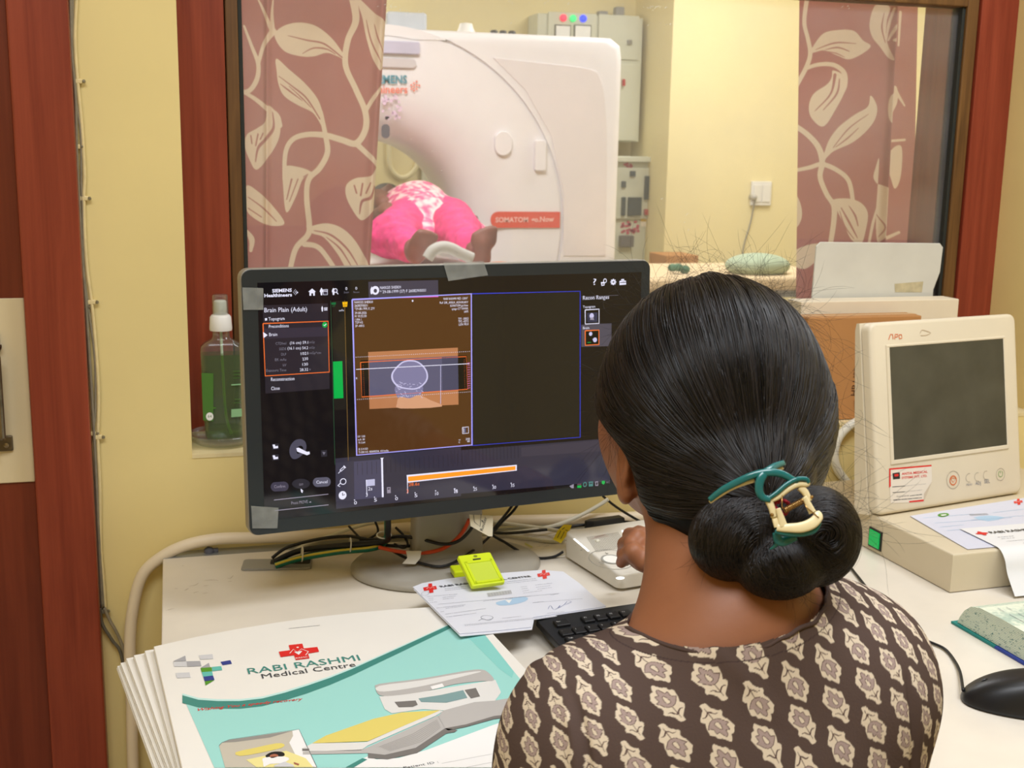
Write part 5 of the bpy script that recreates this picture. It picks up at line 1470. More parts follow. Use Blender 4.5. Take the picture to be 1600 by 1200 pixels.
# white network cables
cable('network_cable', [Z(455, 864, .757), Z(480, 850, .765), Z(520, 836, .775), Z(560, 822, .79), Z(600, 813, .80), Z(630, 806, .81)], .0030, m_wc, 'white cable rising from the cable outlet behind the monitor')
cable('network_cable', [Z(745, 812, .775), Z(790, 818, .77), Z(850, 826, .765), Z(885, 832, .77), Z(915, 842, .782), Z(935, 846, .79)], .0034, m_wc, 'white cable plugged into the control box beside the yellow flag tag')
cable('network_cable', [Z(730, 836, .762), Z(800, 832, .762), Z(860, 823, .765), Z(905, 806, .775), Z(935, 790, .79), Z(950, 780, .80)], .0034, m_wc, 'white cable rising towards the monitor\'s lower right corner')
cable('network_cable', [Z(740, 828, .758), Z(820, 840, .758), Z(868, 846, .757), Z(890, 836, .76)], .0030, m_wc, 'white cable lying on the desk below the others, right of the monitor foot')
# black cables
bc = lambda pts, r, lab: cable('black_cable', pts, r, m_blackrub, lab, group='black cables below the monitor')
bc([Z(428, 878, .756), Z(470, 860, .770), Z(540, 852, .785), Z(600, 846, .795), Z(606, 832, .82), Z(606, 800, .86)], .0046, 'thick black cable leaving the desk outlet and bundled with the green one')
bc([Z(425, 872, .756), Z(450, 855, .77), Z(500, 842, .785), Z(545, 838, .79), Z(580, 843, .79), Z(625, 838, .80), Z(660, 843, .80), Z(690, 850, .795), Z(715, 846, .80), Z(735, 828, .82), Z(745, 806, .84)], .0026, 'black cable crossing over the red one in front of the column')
bc([Z(602, 852, .785), Z(640, 853, .785), Z(670, 842, .79), Z(700, 832, .795), Z(740, 829, .79), Z(790, 833, .775), Z(850, 828, .765), Z(905, 821, .765), Z(925, 819, .765)], .0026, 'black cable waving across the column and on to the black adapter')
bc([Z(612, 860, .778), Z(635, 872, .772), Z(665, 882, .770), Z(690, 885, .770), Z(715, 876, .772), Z(745, 856, .775), Z(765, 838, .785), Z(785, 815, .80), Z(803, 797, .82), Z(820, 770, .86)], .0022, 'thin black cable hanging in a low loop over the monitor foot')
bc([Z(815, 765, .87), Z(796, 796, .82), Z(775, 822, .80), Z(768, 834, .79), Z(790, 848, .775), Z(820, 866, .758), Z(842, 872, .753), Z(865, 870, .753), Z(880, 862, .760)], .0022, 'thin black cable looping round to the control box')
bc([Z(545, 822, .80), Z(560, 838, .79), Z(567, 845, .785), Z(590, 832, .80), Z(585, 812, .82)], .0018, 'small black lead crossing beneath the monitor\'s lower edge')
bc([Z(618, 824, .81), Z(630, 836, .80), Z(637, 850, .79), Z(630, 856, .787), Z(616, 850, .79)], .0020, 'short black lead curling at the left of the column')
bc([Z(942, 775, .80), Z(960, 790, .79), Z(985, 806, .785), Z(1010, 820, .78)], .0022, 'black lead dropping from the monitor towards the woman\'s jaw')
bc([Z(470, 868, .756), Z(500, 862, .765), Z(560, 858, .778), Z(600, 856, .78)], .0024, 'black cable running beneath the green one to the left')
oc = cable('red_cable', [Z(592, 855, .786), Z(625, 862, .782), Z(660, 864, .78), Z(690, 858, .783), Z(712, 843, .795), Z(725, 828, .81), Z(733, 812, .83)], .0030, m_or, 'red orange cable sagging in front of the monitor column')
t_ = MB(); ta = Z(636, 862, .788); TP = Plane(ta, (1, .1, 0), (0, .5, 1)); 
t_.prism([TP.hit(*q) for q in ((634, 861), (658, 861), (656, 873), (648, 882), (628, 881), (636, 872))], .002, TP, h0=.0012)
tg = t_.build('paper_flag', mat('white_flag_label', (222, 216, 204), rough=.5, var=.05), label='white paper flag label wrapped round the red cable', cat='label')
gc_ = empty('green_cable', Z(480, 868, .756), 'thick green cable with a yellow stripe running left below the monitor', 'cable')
gp = [Z(430, 884, .757), Z(470, 872, .765), Z(530, 862, .775), Z(580, 857, .782), Z(600, 848, .79), Z(605, 835, .81), Z(605, 810, .84)]
b_ = MB(); b_.tube(gp, .0048, 12, smooth_n=8); b_.build('sheath', m_gr, gc_, smooth=True)
b_ = MB(); b_.tube([g_ + np.array([-.0003, -.0030, .0030]) for g_ in gp[:6]], .0020, 8, smooth_n=8); b_.build('stripe', m_ys, gc_, smooth=True)
for i, (x, y) in enumerate(((547, 852), (600, 836), (472, 866))):
    c = Z(x, y, .785 if i == 0 else (.805 if i == 1 else .77)); b_ = MB()
    th = np.linspace(0, 2 * pi, 25); 
    ax = (0, 1) if i != 1 else None
    pts = [c + (np.array([.001 * sin(t), .009 * cos(t), .011 * sin(t)]) if i != 1 else np.array([.011 * cos(t), .010 * sin(t), .002 * sin(t)])) for t in th]
    b_.tube(pts, .0011, 8, cap=False)
    b_.build('cable_tie', m_white, smooth=True, label=['white cable tie round the green bundle where it lies flat', 'white cable tie on the green cable where it bends upward', 'white cable tie beside the desk cable outlet'][i], cat='cable tie', group='white ties on the green bundle')
# black adapter, tag, yellow flag, bag, cloth bit
ad_ = empty('adapter', Z(948, 820, .765), 'slim black inline adapter lying behind the control box', 'adapter')
aa, ab = Z(921, 822, .768), Z(975, 815, .768); dx = ab - aa; la = np.linalg.norm(dx); dx /= la
AP = Plane(aa - [0, 0, .006], dx, np.cross([0, 0, 1], dx))
b_ = MB(); b_.prism([(-.004, .004), (.008, -.002), (la, -.002), (la, .016), (.008, .016), (-.004, .010)], .014, AP, h0=0, bev=.002); b_.build('body', m_dark, ad_)
b_ = MB(); b_.tube([ab + [0, 0, 0], Z(995, 817, .772), Z(1010, 819, .772)], .0022, 8); b_.build('lead', m_blackrub, ad_, smooth=True)
m_tag = mat('cream_tag', (216, 206, 180), rough=.5, var=.05)
TG = Plane(Z(745, 830, .83), (1, .25, .1), (0, .35, 1))
tgr = empty('cable_tag', Z(750, 835, .79), 'folded cream paper tag with writing tied to the cables right of the column', 'label')
b_ = MB(); b_.prism([TG.hit(*q) for q in ((733, 804), (770, 806), (769, 838), (763, 838), (735, 822))], .0012, TG, h0=0); b_.build('tag', m_tag, tgr)
I = Ink(TG, lambda x, y: (700 + x / 4.706, 620 + y / 4.706), base=.0016)
I.text('Router', (252, 988), (284, 888), cTxt, 2); I.line([(184, 866), (190, 920), (232, 955), (240, 862)], .0008, cTxt, 2); I.poly([(240, 908), (254, 910), (252, 925), (246, 918)], cTxt, 2)
I.build('tag_writing', tgr)
YP = Plane(Z(875, 838, .778), (1, .2, 0), (-.2, .8, 1))
yr = empty('yellow_flag_tag', Z(873, 845, .77), 'yellow printed flag tag wrapped on the white cable by the control box', 'label')
b_ = MB(); b_.prism([YP.hit(*q) for q in ((881, 820), (893, 821), (888, 834), (876, 849), (864, 843), (871, 829))], .0015, YP, h0=0); b_.build('flag', mat('yellow_tag', (240, 216, 40), rough=.4), yr)
I = Ink(YP, lambda x, y: (820 + x / 8, 760 + y / 8), base=.0018)
for a in ((400, 650, 445, 560), (440, 665, 490, 570), (460, 545, 490, 520), (500, 550, 530, 560)): I.line([(a[0], a[1]), (a[2], a[3])], .0009, cBl, 1)
I.build('tag_printing', yr)
bg = Plane((0, 0, ZD + .0015), (1, 0, 0), (0, 1, 0))
br = empty('plastic_sleeve', Z(820, 852, ZD), 'crumpled clear plastic sleeve with small print lying between monitor foot and control box', 'bag')
m_slv = mat('plastic_sleeve', (226, 218, 202), rough=.15, bump=.5, bscale=50, var=.05)
b_ = MB(); b_.prism([bg.hit(*q) for q in ((740, 842), (790, 832), (860, 838), (884, 846), (884, 870), (850, 872), (820, 868), (776, 846))], .002, bg, h0=-.0005, bev=.0008); b_.build('sleeve', m_slv, br)
I = Ink(bg, lambda x, y: (820 + x / 8, 760 + y / 8), base=.0024)
rg = random.Random(9)
for i in range(16): a, b = rg.uniform(20, 380), rg.uniform(620, 820); I.line([(a, b), (a + 40, b - 10)], .0007, cDim, 1)
I.poly([(0, 720), (100, 770), (90, 790), (0, 745)], pr('olive_strip', (200, 196, 110)), 1)
I.build('small_print', br)
b_ = MB(); c = Y_(327, 862, 1.86)
b_.lathe([(.002, -.008), (.007, -.006), (.009, 0), (.006, .006), (.002, .008)], c, 9, (1, .3, .2)); b_.box(c + [.004, -.003, -.002], c + [.014, .003, .005], .001)
b_.build('putty_lump', mat('grey_putty', (92, 92, 100), rough=.8, bump=.4), smooth=True, label='small dark grey lump stuck on the metal channel beside the conduit', cat='lump')
# ------------------------------------------------------------------ curtains behind the glass (scan room side)
cu_bg, cu_fg = lin((184, 122, 112)), lin((236, 214, 184))
def curtain_art(W, H, elems, k=1.0):
    A = Art(W, H, k, cu_bg)
    for e in elems:
        if e[0] == 'l': A.line(e[1], e[2], cu_fg if len(e) < 4 else cu_bg, 8)
        elif e[0] == 'p': A.poly(e[1], cu_fg, 6)
        elif e[0] == 'v': A.line(e[1], e[2], cu_bg, 8)
    return A.blur()
EL = [('l', [(545, -20), (560, 90), (525, 180), (515, 290), (560, 400), (600, 500), (600, 580), (560, 640), (500, 625), (430, 605), (350, 600), (280, 620), (245, 680), (240, 800)], [34, 26, 24, 26, 28, 26, 22, 18]),
      ('l', [(600, 500), (640, 430), (680, 380)], [18, 14]), ('l', [(560, 640), (620, 700), (680, 770)], [24, 18]),
      ('l', [(405, 500), (425, 600), (435, 680), (400, 750), (350, 800), (340, 880), (352, 1000), (345, 1050), (290, 1110), (262, 1220)], [18, 24, 26, 24, 26, 26, 22]),
      ('l', [(330, 1090), (400, 1110), (480, 1220)], [24, 20]),
      ('p', [(197, 160), (230, 120), (300, 102), (380, 115), (450, 165), (500, 230), (522, 272), (480, 250), (430, 235), (370, 252), (300, 250), (235, 225)]),
      ('v', [(255, 160), (340, 180), (420, 195), (500, 255)], [3, 7, 8, 6]), ('v', [(320, 240), (370, 215), (430, 218), (470, 240)], [3, 8, 4]),
      ('p', [(205, 262), (260, 310), (340, 380), (395, 450), (418, 530), (412, 565), (370, 505), (300, 470), (240, 430), (215, 380), (206, 320)]),
      ('v', [(215, 340), (280, 390), (340, 440), (400, 530)], [3, 8, 6]), ('v', [(222, 375), (260, 405), (320, 450)], [3, 8, 3]), ('v', [(260, 385), (320, 440), (360, 480)], [3, 6, 3]),
      ('p', [(565, -10), (640, 60), (700, 120), (700, 200), (668, 315), (635, 270), (605, 170), (588, 80)]),
      ('v', [(605, 90), (625, 180), (665, 280)], [3, 7, 4]), ('v', [(640, 110), (655, 180), (680, 240)], [3, 6, 3]),
      ('l', [(60, 410), (110, 440), (160, 480), (205, 515), (218, 560)], [14, 22, 26]),
      ('p', [(170, 470), (212, 520), (220, 600), (185, 680), (120, 757), (85, 710), (65, 650), (75, 600), (120, 572), (158, 540)]),
      ('v', [(188, 500), (192, 570), (160, 620), (125, 660), (113, 722)], [4, 14, 14, 5]), ('v', [(97, 640), (92, 605)], 6), ('v', [(114, 650), (124, 598)], 7), ('v', [(134, 622), (146, 595)], 6),
      ('l', [(62, 115), (98, 210), (125, 285), (120, 350), (90, 400), (56, 412)], [10, 18, 22, 20]), ('l', [(190, 140), (150, 200), (125, 285)], [30, 18, 16]), ('l', [(122, -10), (160, 70), (188, 140)], [6, 16, 18]), ('l', [(192, -10), (186, 60), (190, 140)], [4, 12, 18]),
      ('p', [(238, 750), (300, 745), (362, 770), (322, 800), (290, 880), (250, 948), (236, 860)]), ('v', [(272, 800), (250, 890)], [8, 5]), ('v', [(300, 800), (262, 900)], [6, 4]), ('v', [(345, 778), (325, 790)], 5),
      ('p', [(72, 830), (130, 860), (190, 920), (240, 997), (170, 1006), (100, 970), (72, 930)]), ('v', [(80, 880), (150, 932), (205, 988)], [4, 7, 4]), ('v', [(80, 930), (140, 970)], 5),
      ('l', [(70, 1030), (96, 1070), (92, 1120)], [14, 26, 14]),
      ('p', [(660, 745), (620, 785), (560, 795), (522, 820), (514, 860), (532, 915), (580, 982), (622, 950), (660, 900)]),
      ('v', [(640, 830), (620, 880), (585, 900), (575, 955)], [6, 14, 12, 4]), ('v', [(562, 862), (552, 828)], 7), ('v', [(580, 872), (588, 820)], 8), ('v', [(602, 862), (620, 815)], 6),
      ('p', [(352, 1015), (430, 998), (500, 1020), (560, 1080), (612, 1180), (625, 1230), (540, 1230), (480, 1135), (420, 1062), (366, 1042)]),
      ('v', [(375, 1030), (450, 1050), (520, 1110), (570, 1190)], [4, 9, 9, 4]), ('v', [(430, 1060), (490, 1110), (540, 1190)], [3, 8, 4])]
ER = [('l', [(128, -20), (112, 100), (130, 180), (142, 250), (122, 315), (70, 405)], [22, 20, 22, 22]),
      ('p', [(140, 245), (200, 160), (270, 140), (340, 145), (380, 190), (415, 216), (380, 250), (320, 278), (270, 260), (210, 235), (165, 244)]),
      ('v', [(168, 232), (260, 200), (350, 205)], [3, 8, 3]), ('v', [(215, 232), (270, 222), (320, 240)], [3, 8, 4]), ('v', [(225, 240), (265, 250), (300, 268)], [3, 6, 3]),
      ('l', [(118, 322), (180, 302), (250, 303), (297, 340), (300, 400), (282, 440)], [16, 20, 22, 24]),
      ('p', [(248, 330), (290, 350), (306, 410), (262, 510), (206, 592), (150, 555), (135, 500), (158, 440), (222, 395), (244, 360)]),
      ('v', [(258, 350), (238, 440), (165, 520)], [14, 8, 4]), ('v', [(278, 370), (265, 440), (205, 515)], [5, 9, 4]),
      ('p', [(415, 448), (445, 500), (435, 560), (390, 620), (330, 670), (250, 710), (208, 748), (225, 670), (270, 600), (340, 540), (402, 500)]),
      ('v', [(405, 535), (320, 600), (250, 692)], [3, 6, 4]), ('v', [(360, 600), (310, 650), (260, 690)], [3, 7, 3]),
      ('l', [(60, 585), (130, 632), (182, 690), (200, 760), (190, 830), (220, 910), (252, 965), (252, 1040), (238, 1140)], [24, 26, 28, 24, 22, 24, 22]),
      ('l', [(60, 800), (140, 785), (200, 770), (270, 800), (318, 850), (336, 945)], [16, 20, 22, 20, 18]), ('l', [(200, 765), (218, 710)], [20, 12]),
      ('p', [(246, 940), (310, 930), (370, 950), (402, 1000), (392, 1080), (372, 1140), (330, 1125), (295, 1050), (268, 990)]),
      ('v', [(285, 975), (318, 1040), (355, 1115)], [5, 10, 4]), ('v', [(318, 965), (345, 1010), (358, 1060)], [3, 9, 4]), ('v', [(278, 990), (300, 1060), (340, 1120)], [3, 6, 3]),
      ('p', [(438, 25), (505, 32), (492, 100), (490, 180), (513, 285), (460, 222), (420, 170), (410, 105)]), ('l', [(520, 40), (500, 120), (490, 190)], [6, 12, 6]), ('l', [(585, 80), (530, 120), (498, 190)], [5, 14, 6]), ('l', [(560, 180), (520, 190)], 16), ('v', [(480, 60), (468, 130), (485, 200)], [3, 8, 4]),
      ('p', [(70, 922), (95, 960), (100, 1020), (70, 1065), (30, 1000)]), ('p', [(60, 1180), (150, 1145), (240, 1150), (200, 1200), (120, 1260), (60, 1240)]), ('l', [(240, 1130), (230, 1180), (180, 1300)], [20, 16]),
      ('p', [(455, 745), (440, 780), (428, 830), (445, 860), (470, 870), (515, 905), (536, 980), (520, 1060), (470, 1112), (445, 1130), (440, 1000), (448, 880)]),
      ('v', [(440, 1000), (470, 1060), (450, 1110)], [4, 6, 3]), ('l', [(400, 1180), (425, 1050), (450, 960)], [12, 14, 8]),
      ('p', [(500, 450), (560, 430), (625, 395), (634, 470), (590, 540), (500, 578)]), ('l', [(625, 420), (670, 490)], [20, 8]), ('v', [(505, 520), (560, 500), (600, 460)], [3, 6, 3]),
      ('p', [(655, 690), (605, 700), (570, 770), (595, 830), (620, 890), (650, 830)]), ('l', [(600, 660), (670, 655)], 12), ('l', [(640, 1100), (560, 1130), (480, 1140)], [14, 18, 10]), ('l', [(650, 40), (640, 200)], [14, 10])]
m_cur = mat('printed_curtain_cloth', (158, 98, 92), rough=.85, vcol=True)
nt = m_cur.node_tree; N, L = nt.nodes, nt.links
tl_ = N.new('ShaderNodeBsdfTranslucent'); mx_ = N.new('ShaderNodeMixShader'); mx_.inputs[0].default_value = .38
L.new([n for n in N if n.type == 'VERTEX_COLOR'][0].outputs[0], tl_.inputs[0]); L.new(N['Principled BSDF'].outputs[0], mx_.inputs[1]); L.new(tl_.outputs[0], mx_.inputs[2])
L.new(mx_.outputs[0], N['Material Output'].inputs[0])
def curtain(name, label, X0, X1, y0, art, to_art, ztop, zbot, folds, leader=None, n_u=460, n_v=760):
    xs = np.linspace(0, 1, n_u); zs = np.linspace(ztop, zbot, n_v)
    V = np.zeros((n_v, n_u, 3)); C_ = np.zeros((n_v, n_u, 3))
    for j, z in enumerate(zs):
        a, b = X0(z), X1(z)
        x = a + (b - a) * xs
        y = y0 + folds(xs, z)
        V[j, :, 0] = x; V[j, :, 1] = y; V[j, :, 2] = z
    p = V.reshape(-1, 3) - EYE
    # the print is laid out on the cloth by its own frame: height and width on the hanging plane
    Pn = V.reshape(-1, 3)
    ax_, ay_ = to_art(Pn)
    col = art.sample(ax_, ay_)
    idx = np.arange(n_u * n_v).reshape(n_v, n_u)
    q = np.stack([idx[:-1, :-1], idx[1:, :-1], idx[1:, 1:], idx[:-1, 1:]], -1).reshape(-1, 4)
    o = mk(name, Pn, q, m_cur, None, True, label=label, cat='curtain', colors=col)
    return o
YCU = 2.20
def frame_map(x0, y0, s):
    """cloth coordinates of a point hanging in the curtain plane"""
    c00, c10, c01 = P(x0, y0, y=YCU), P(x0 + 200, y0, y=YCU), P(x0, y0 + 400, y=YCU)
    # affine fit over the four corners of the visible drop
    src, dst = [], []
    for a in (0, 120, 240):
        for b in (0, 200, 420):
            w_ = P(x0 + a, y0 + b, y=YCU); src.append([w_[0], w_[2], w_[0] * w_[2], w_[0] ** 2, w_[2] ** 2, 1]); dst.append([a * s, b * s])
    M_, *_ = np.linalg.lstsq(np.array(src), np.array(dst), rcond=None)
    def f(p):
        A_ = np.stack([p[:, 0], p[:, 2], p[:, 0] * p[:, 2], p[:, 0] ** 2, p[:, 2] ** 2, np.ones(len(p))], 1) @ M_
        return A_[:, 0], A_[:, 1]
    return f
lz = lambda pa, pb: (lambda z, a=P(*pa, y=YCU), b=P(*pb, y=YCU): a[0] + (b[0] - a[0]) * (z - a[2]) / (b[2] - a[2]))
curtain('printed_curtain', 'dusty rose leaf-print curtain behind the glass, on the bottle side of the window', lz((372, 0), (376, 410)), lz((603, 0), (577, 410)), YCU,
        curtain_art(710, 1400, EL), frame_map(360, 0, 2.857), 1.86, 0.95, lambda u_, z: .006 * np.sin(u_ * 11 + .6) + .010 * np.exp(-((u_ - .20) / .02) ** 2) - .012 * np.exp(-((u_ - .97) / .03) ** 2))
rz1 = lz((1432, 0), (1424, 400))
curtain('printed_curtain', 'dusty rose leaf-print curtain behind the glass, above the cartons', lz((1249, 0), (1244, 440)), lambda z: rz1(z) + .05, YCU,
        curtain_art(760, 1500, ER), frame_map(1220, 0, 3.0), 1.86, 0.95, lambda u_, z: .005 * np.sin(u_ * 9) + .06 / (1 + np.exp(-(u_ - .70 + .13 * (1.7 - z)) / .008)) - .02 * np.exp(-((u_ - .69 + .13 * (1.7 - z)) / .03) ** 2) + .03 * np.clip(u_ - .8, 0, 1))

# ------------------------------------------------------------------ scanner
YG = 5.40
gc = P(592, 352, y=YG)
GR = P(971, 200, y=YG)[0] - gc[0]
GT = P(800, 51, y=YG)[2] - gc[2]
gx, gz = gc[0], gc[2]
m_gan = mat('scanner_shell', (238, 234, 236), rough=.35, var=.01, coat=.2)
m_gan2 = mat('scanner_shell_grey', (206, 198, 200), rough=.45, var=.01)
ga = empty('ct_scanner', (gx, YG + .4, 0), 'large white CT scanner gantry with a round bore, standing in the room beyond the glass', 'CT scanner')
def bound(th):
    """rounded rectangle boundary radius towards angle th"""
    c, s_ = cos(th), sin(th); hx, ht, hb_ = GR, GT, gz - .02
    hy = ht if s_ > 0 else hb_
    r = min(hx / abs(c) if abs(c) > 1e-6 else 9, hy / abs(s_) if abs(s_) > 1e-6 else 9)
    R_ = .07
    # corner rounding
    x, y = r * c, r * s_
    cx_, cy_ = hx - R_, hy - R_
    if abs(x) > cx_ and abs(y) > cy_:
        a_, b_ = cx_, cy_
        ux, uy = abs(c), abs(s_)
        B_ = ux * a_ + uy * b_; C2 = a_ * a_ + b_ * b_ - R_ * R_
        r = B_ + sqrt(max(0, B_ * B_ - C2))
    return r
rb = P(705, 352, y=YG + .22)[0] - gx
prof = [(rb, .52), (rb, .24), (rb * 1.03, .17), (rb * 1.10, .10), (rb * 1.22, .048), (rb * 1.38, .016), (rb * 1.55, .002), (rb * 1.75, 0.0)]
rgv = P(877, 352, y=YG)[0] - gx
NT = 160
V, Fc = [], []
ths = np.linspace(0, 2 * pi, NT, endpoint=False)
rows_ = []
for (r, d) in prof: rows_.append([(r, d)] * NT)
for f_ in (.33, .66, .975): rows_.append([(rb * 1.75 + (rgv - rb * 1.75) * f_, 0.0)] * NT)
rows_.append([(rgv - .004, .0)] * NT); rows_.append([(rgv - .002, .012)] * NT); rows_.append([(rgv + .008, .012)] * NT); rows_.append([(rgv + .010, -.004)] * NT)
for f_ in (.2, .5, .8, 1.0):
    rows_.append([((rgv + .010) + (max(bound(t), rgv + .012) - .05 - (rgv + .010)) * f_, -.004 + .0 * f_) for t in ths])
for (e1, d) in ((.03, .000), (.012, .010), (.003, .028), (.0, .05), (0, .75)):
    rows_.append([(max(bound(t), rgv + .012) - e1, d) for t in ths])
for row in rows_:
    for t, (r, d) in zip(ths, row): V.append((gx + r * cos(t), YG + d, gz + r * sin(t)))
for j in range(len(rows_) - 1):
    for k in range(NT): Fc.append((j * NT + k, (j + 1) * NT + k, (j + 1) * NT + (k + 1) % NT, j * NT + (k + 1) % NT))
Fc = [f_ for f_ in Fc]
shade_auto(mk('gantry_shell', np.array(V), Fc, m_gan, ga), 30)
# soft raised contour at the upper right shoulder
def gpt(x, y, dy=-.006): return P(x, y, y=YG + dy)
GPl = Plane((gx, YG - .004, gz), (1, 0, 0), (0, 0, 1))
b_ = MB(); b_.prism([tuple(q) for q in spline([GPl.hit(*p) for p in ((770, 90), (840, 98), (920, 108), (938, 125), (946, 170), (948, 260), (946, 400))], 6)] + [GPl.hit(880, 400), GPl.hit(880, 300), GPl.hit(860, 210), GPl.hit(820, 140)], .004, GPl, h0=-.001, bev=.0015)
b_.build('shoulder_panel', mat('scanner_shell_warm', (230, 222, 222), rough=.4, var=.01), ga)
def rb_(name, x0, y0, x1, y1, r, t, m_, lab=None, bev=.004):
    a, b = GPl.hit(x0, y1), GPl.hit(x1, y0)
    q = MB(); q.prism(rrect(a[0], a[1], b[0], b[1], min(r, abs(b[0] - a[0]) / 2.05, abs(b[1] - a[1]) / 2.05)), t, GPl, h0=-.002, bev=bev, seg=2)
    return q.build(name, m_, ga, label=lab)
rb_('control_panel', 834, 219, 852, 267, .01, .02, m_gan)
rb_('button_cluster', 772, 205, 799, 243, .04, .016, m_gan)
rb_('indicator', 596, 194, 609, 216, .02, .004, mat('dark_indicator', (88, 86, 100), rough=.3), 'dark oval indicator', .001)
rb_('indicator', 718, 336, 747, 348, .02, .004, mat('dark_indicator2', (96, 72, 84), rough=.3), 'dark oval indicator beside the bore', .001)
a, b = GPl.hit(766, 356), GPl.hit(875, 331)
q = MB(); pts = [(b[0], a[1]), (b[0], b[1])] + [(a[0] + .037 + .037 * cos(t), (a[1] + b[1]) / 2 + (b[1] - a[1]) / 2 * sin(t)) for t in np.linspace(pi / 2, 3 * pi / 2, 10)]
q.prism(pts, .003, GPl, h0=-.001); q.build('name_strip', mat('red_name_strip', (222, 74, 54), rough=.4, var=.02), ga, label='red name strip')
I = Ink(GPl, lambda x, y: (560 + x / 4.615, 160 + y / 4.615), base=.0045, step=.001)
cPk = mat('print_strip_pink', (246, 190, 180), rough=.5, var=0); cBt = mat('print_petrol', (60, 140, 160), rough=.5, var=0); cOt = mat('print_coral', (236, 120, 96), rough=.5, var=0)
I.text('SOMATOM', (986, 864), (1222, 862), cPk, 1, bold=.03); I.text('go.Now', (1244, 862), (1408, 858), cPk, 1, bold=.03)
I.build('model_lettering', ga)
I = Ink(GPl, lambda x, y: (360 + x / 2.856, y / 2.856), base=.0045, step=.001)
I.text('SIEMENS', (628, 372), (788, 372), cBt, 1, bold=.03, h=.036); I.text('Healthineers', (560, 415), (790, 416), cOt, 1, bold=.02, h=.036)
for (x, y) in ((806, 380), (818, 372), (830, 364), (818, 388), (830, 380), (842, 382), (830, 396), (818, 404), (808, 396)): I.ell((x, y), .006, .006, cOt, 1, n=4)
I.build('lettering', ga)
# flowery sticker below the lettering
rg = random.Random(5)
I = Ink(GPl, px1, base=.0045, step=.0005); cLav = mat('print_lavender', (226, 196, 222), rough=.5, var=0)
for i in range(26): I.ell((rg.uniform(598, 626), rg.uniform(148, 186)), rg.uniform(.004, .011), rg.uniform(.004, .011), cLav, 1, n=7)
I.build('floral_sticker', ga)
rb_('top_display', 560, 66, 655, 82, .01, .02, mat('scanner_display_strip', (196, 192, 214), rough=.3))
rb_('top_ledge', 560, 92, 650, 104, .02, .012, m_gan2, None)
# small covers on top of the gantry
def gantry_top(x0, x1, hh, m_, name, label, cat):
    p0, p1 = P(x0, 50, y=YG + .2), P(x1, 50, y=YG + .2); zt2 = gz + GT
    b_ = MB(); b_.box((p0[0], YG + .15, zt2 + .001), (p1[0], YG + .30, zt2 + hh), .012, 2); b_.build(name, m_, label=label, cat=cat)
    return p0, p1, zt2
gantry_top(602, 664, .085, mat('grey_scanner_light', (196, 202, 210), rough=.35), 'indicator_box', 'pale grey box standing on top of the scanner beside the curtain edge', 'box')
p0 = P(728, 46, y=YG + .25); zt2 = gz + GT
b_ = MB(); b_.lathe([(.05, 0), (.05, .01), (.035, .035), (.03, .055), (0, .06)], (p0[0], YG + .25, zt2 + .001), 16); b_.build('white_dome', m_white, smooth=True, label='small whitish dome with dark top standing on the scanner', cat='device')
for i, x in enumerate((772, 786, 800)):
    p0 = P(x, 44, y=YG + .25); b_ = MB(); b_.lathe([(.012, 0), (.019, .006), (.019, .026), (.012, .032), (0, .033)], (p0[0], YG + .25, zt2 + .001), 12, (0, 0, 1)); b_.build('roller_end', m_dark, smooth=True, label=['black roller end on top of the scanner, nearest the white dome', 'middle black roller end on top of the scanner', 'black roller end on top of the scanner, nearest the wall cabinet'][i], cat='knob', group='black roller ends on the scanner')

# hoses seen through the bore
YBk = 7.17
m_hose = mat('pale_hose', (226, 214, 170), rough=.5, var=.02)
cable('hose', [P(x, y, y=7.185) for x, y in ((608, 180), (608, 230), (610, 262), (625, 277), (642, 272), (654, 250), (657, 200))], .016, m_hose, 'pale looped hose on the far wall seen through the scanner bore', n=12)
cable('hose', [P(x, y, y=7.18) for x, y in ((662, 200), (664, 250), (664, 300), (668, 340))], .022, mat('grey_hose', (206, 204, 180), rough=.5), 'straight pale hose seen through the scanner bore', n=12)

# ------------------------------------------------------------------ patient couch and patient
YH = 4.15
cz = .93
tb = empty('patient_couch', (.78, 4.2, 0), 'white patient couch running into the scanner bore', 'patient couch')
XQ = lambda x, y_: P(x, 390, y=y_)[0]
t_ = MB(); t_.prism([(XQ(572, 3.9) , 3.72), (XQ(760, 3.9), 3.72), (XQ(770, 3.9) + .10, 4.0), (gx + .34, 4.5), (gx + .24, 5.2), (gx + .22, 6.3), (gx - .22, 6.3), (gx - .22, 5.2), (XQ(560, 3.9), 4.0)], cz, None, h0=cz - .05, bev=.012); shade_auto(t_.build('couch_top', m_white, tb), 40)
t_ = MB(); t_.box((XQ(590, 4.2) , 3.95, 0.0), (gx + .2, 5.15, cz - .052), .04, 3); t_.build('pedestal', m_gan2, tb)
t_ = MB(); c = P(704, 401, y=3.80); t_.box((c[0] - .035, 3.74, cz), (c[0] + .035, 3.84, cz + .07), .008); t_.build('end_block', m_white, tb)
hb = MB(); pa_, pb_ = P(670, 402, y=3.95), P(738, 402, y=3.95)
arc_ = [P(x, y, y=3.95) for x, y in ((668, 404), (676, 392), (690, 386), (704, 388), (720, 396), (738, 404))]
hb.tube(arc_, .02, 10, smooth_n=6); hb.build('foot_rest', mat('grey_foam', (170, 166, 160), rough=.7), tb, smooth=True, label='grey curved foot rest')
orb = MB(); q0, q1 = P(585, 404, y=4.1), P(640, 410, y=4.1)
om = mat('orange_blanket_cloth', (232, 128, 74), rough=.85, bump=.3)
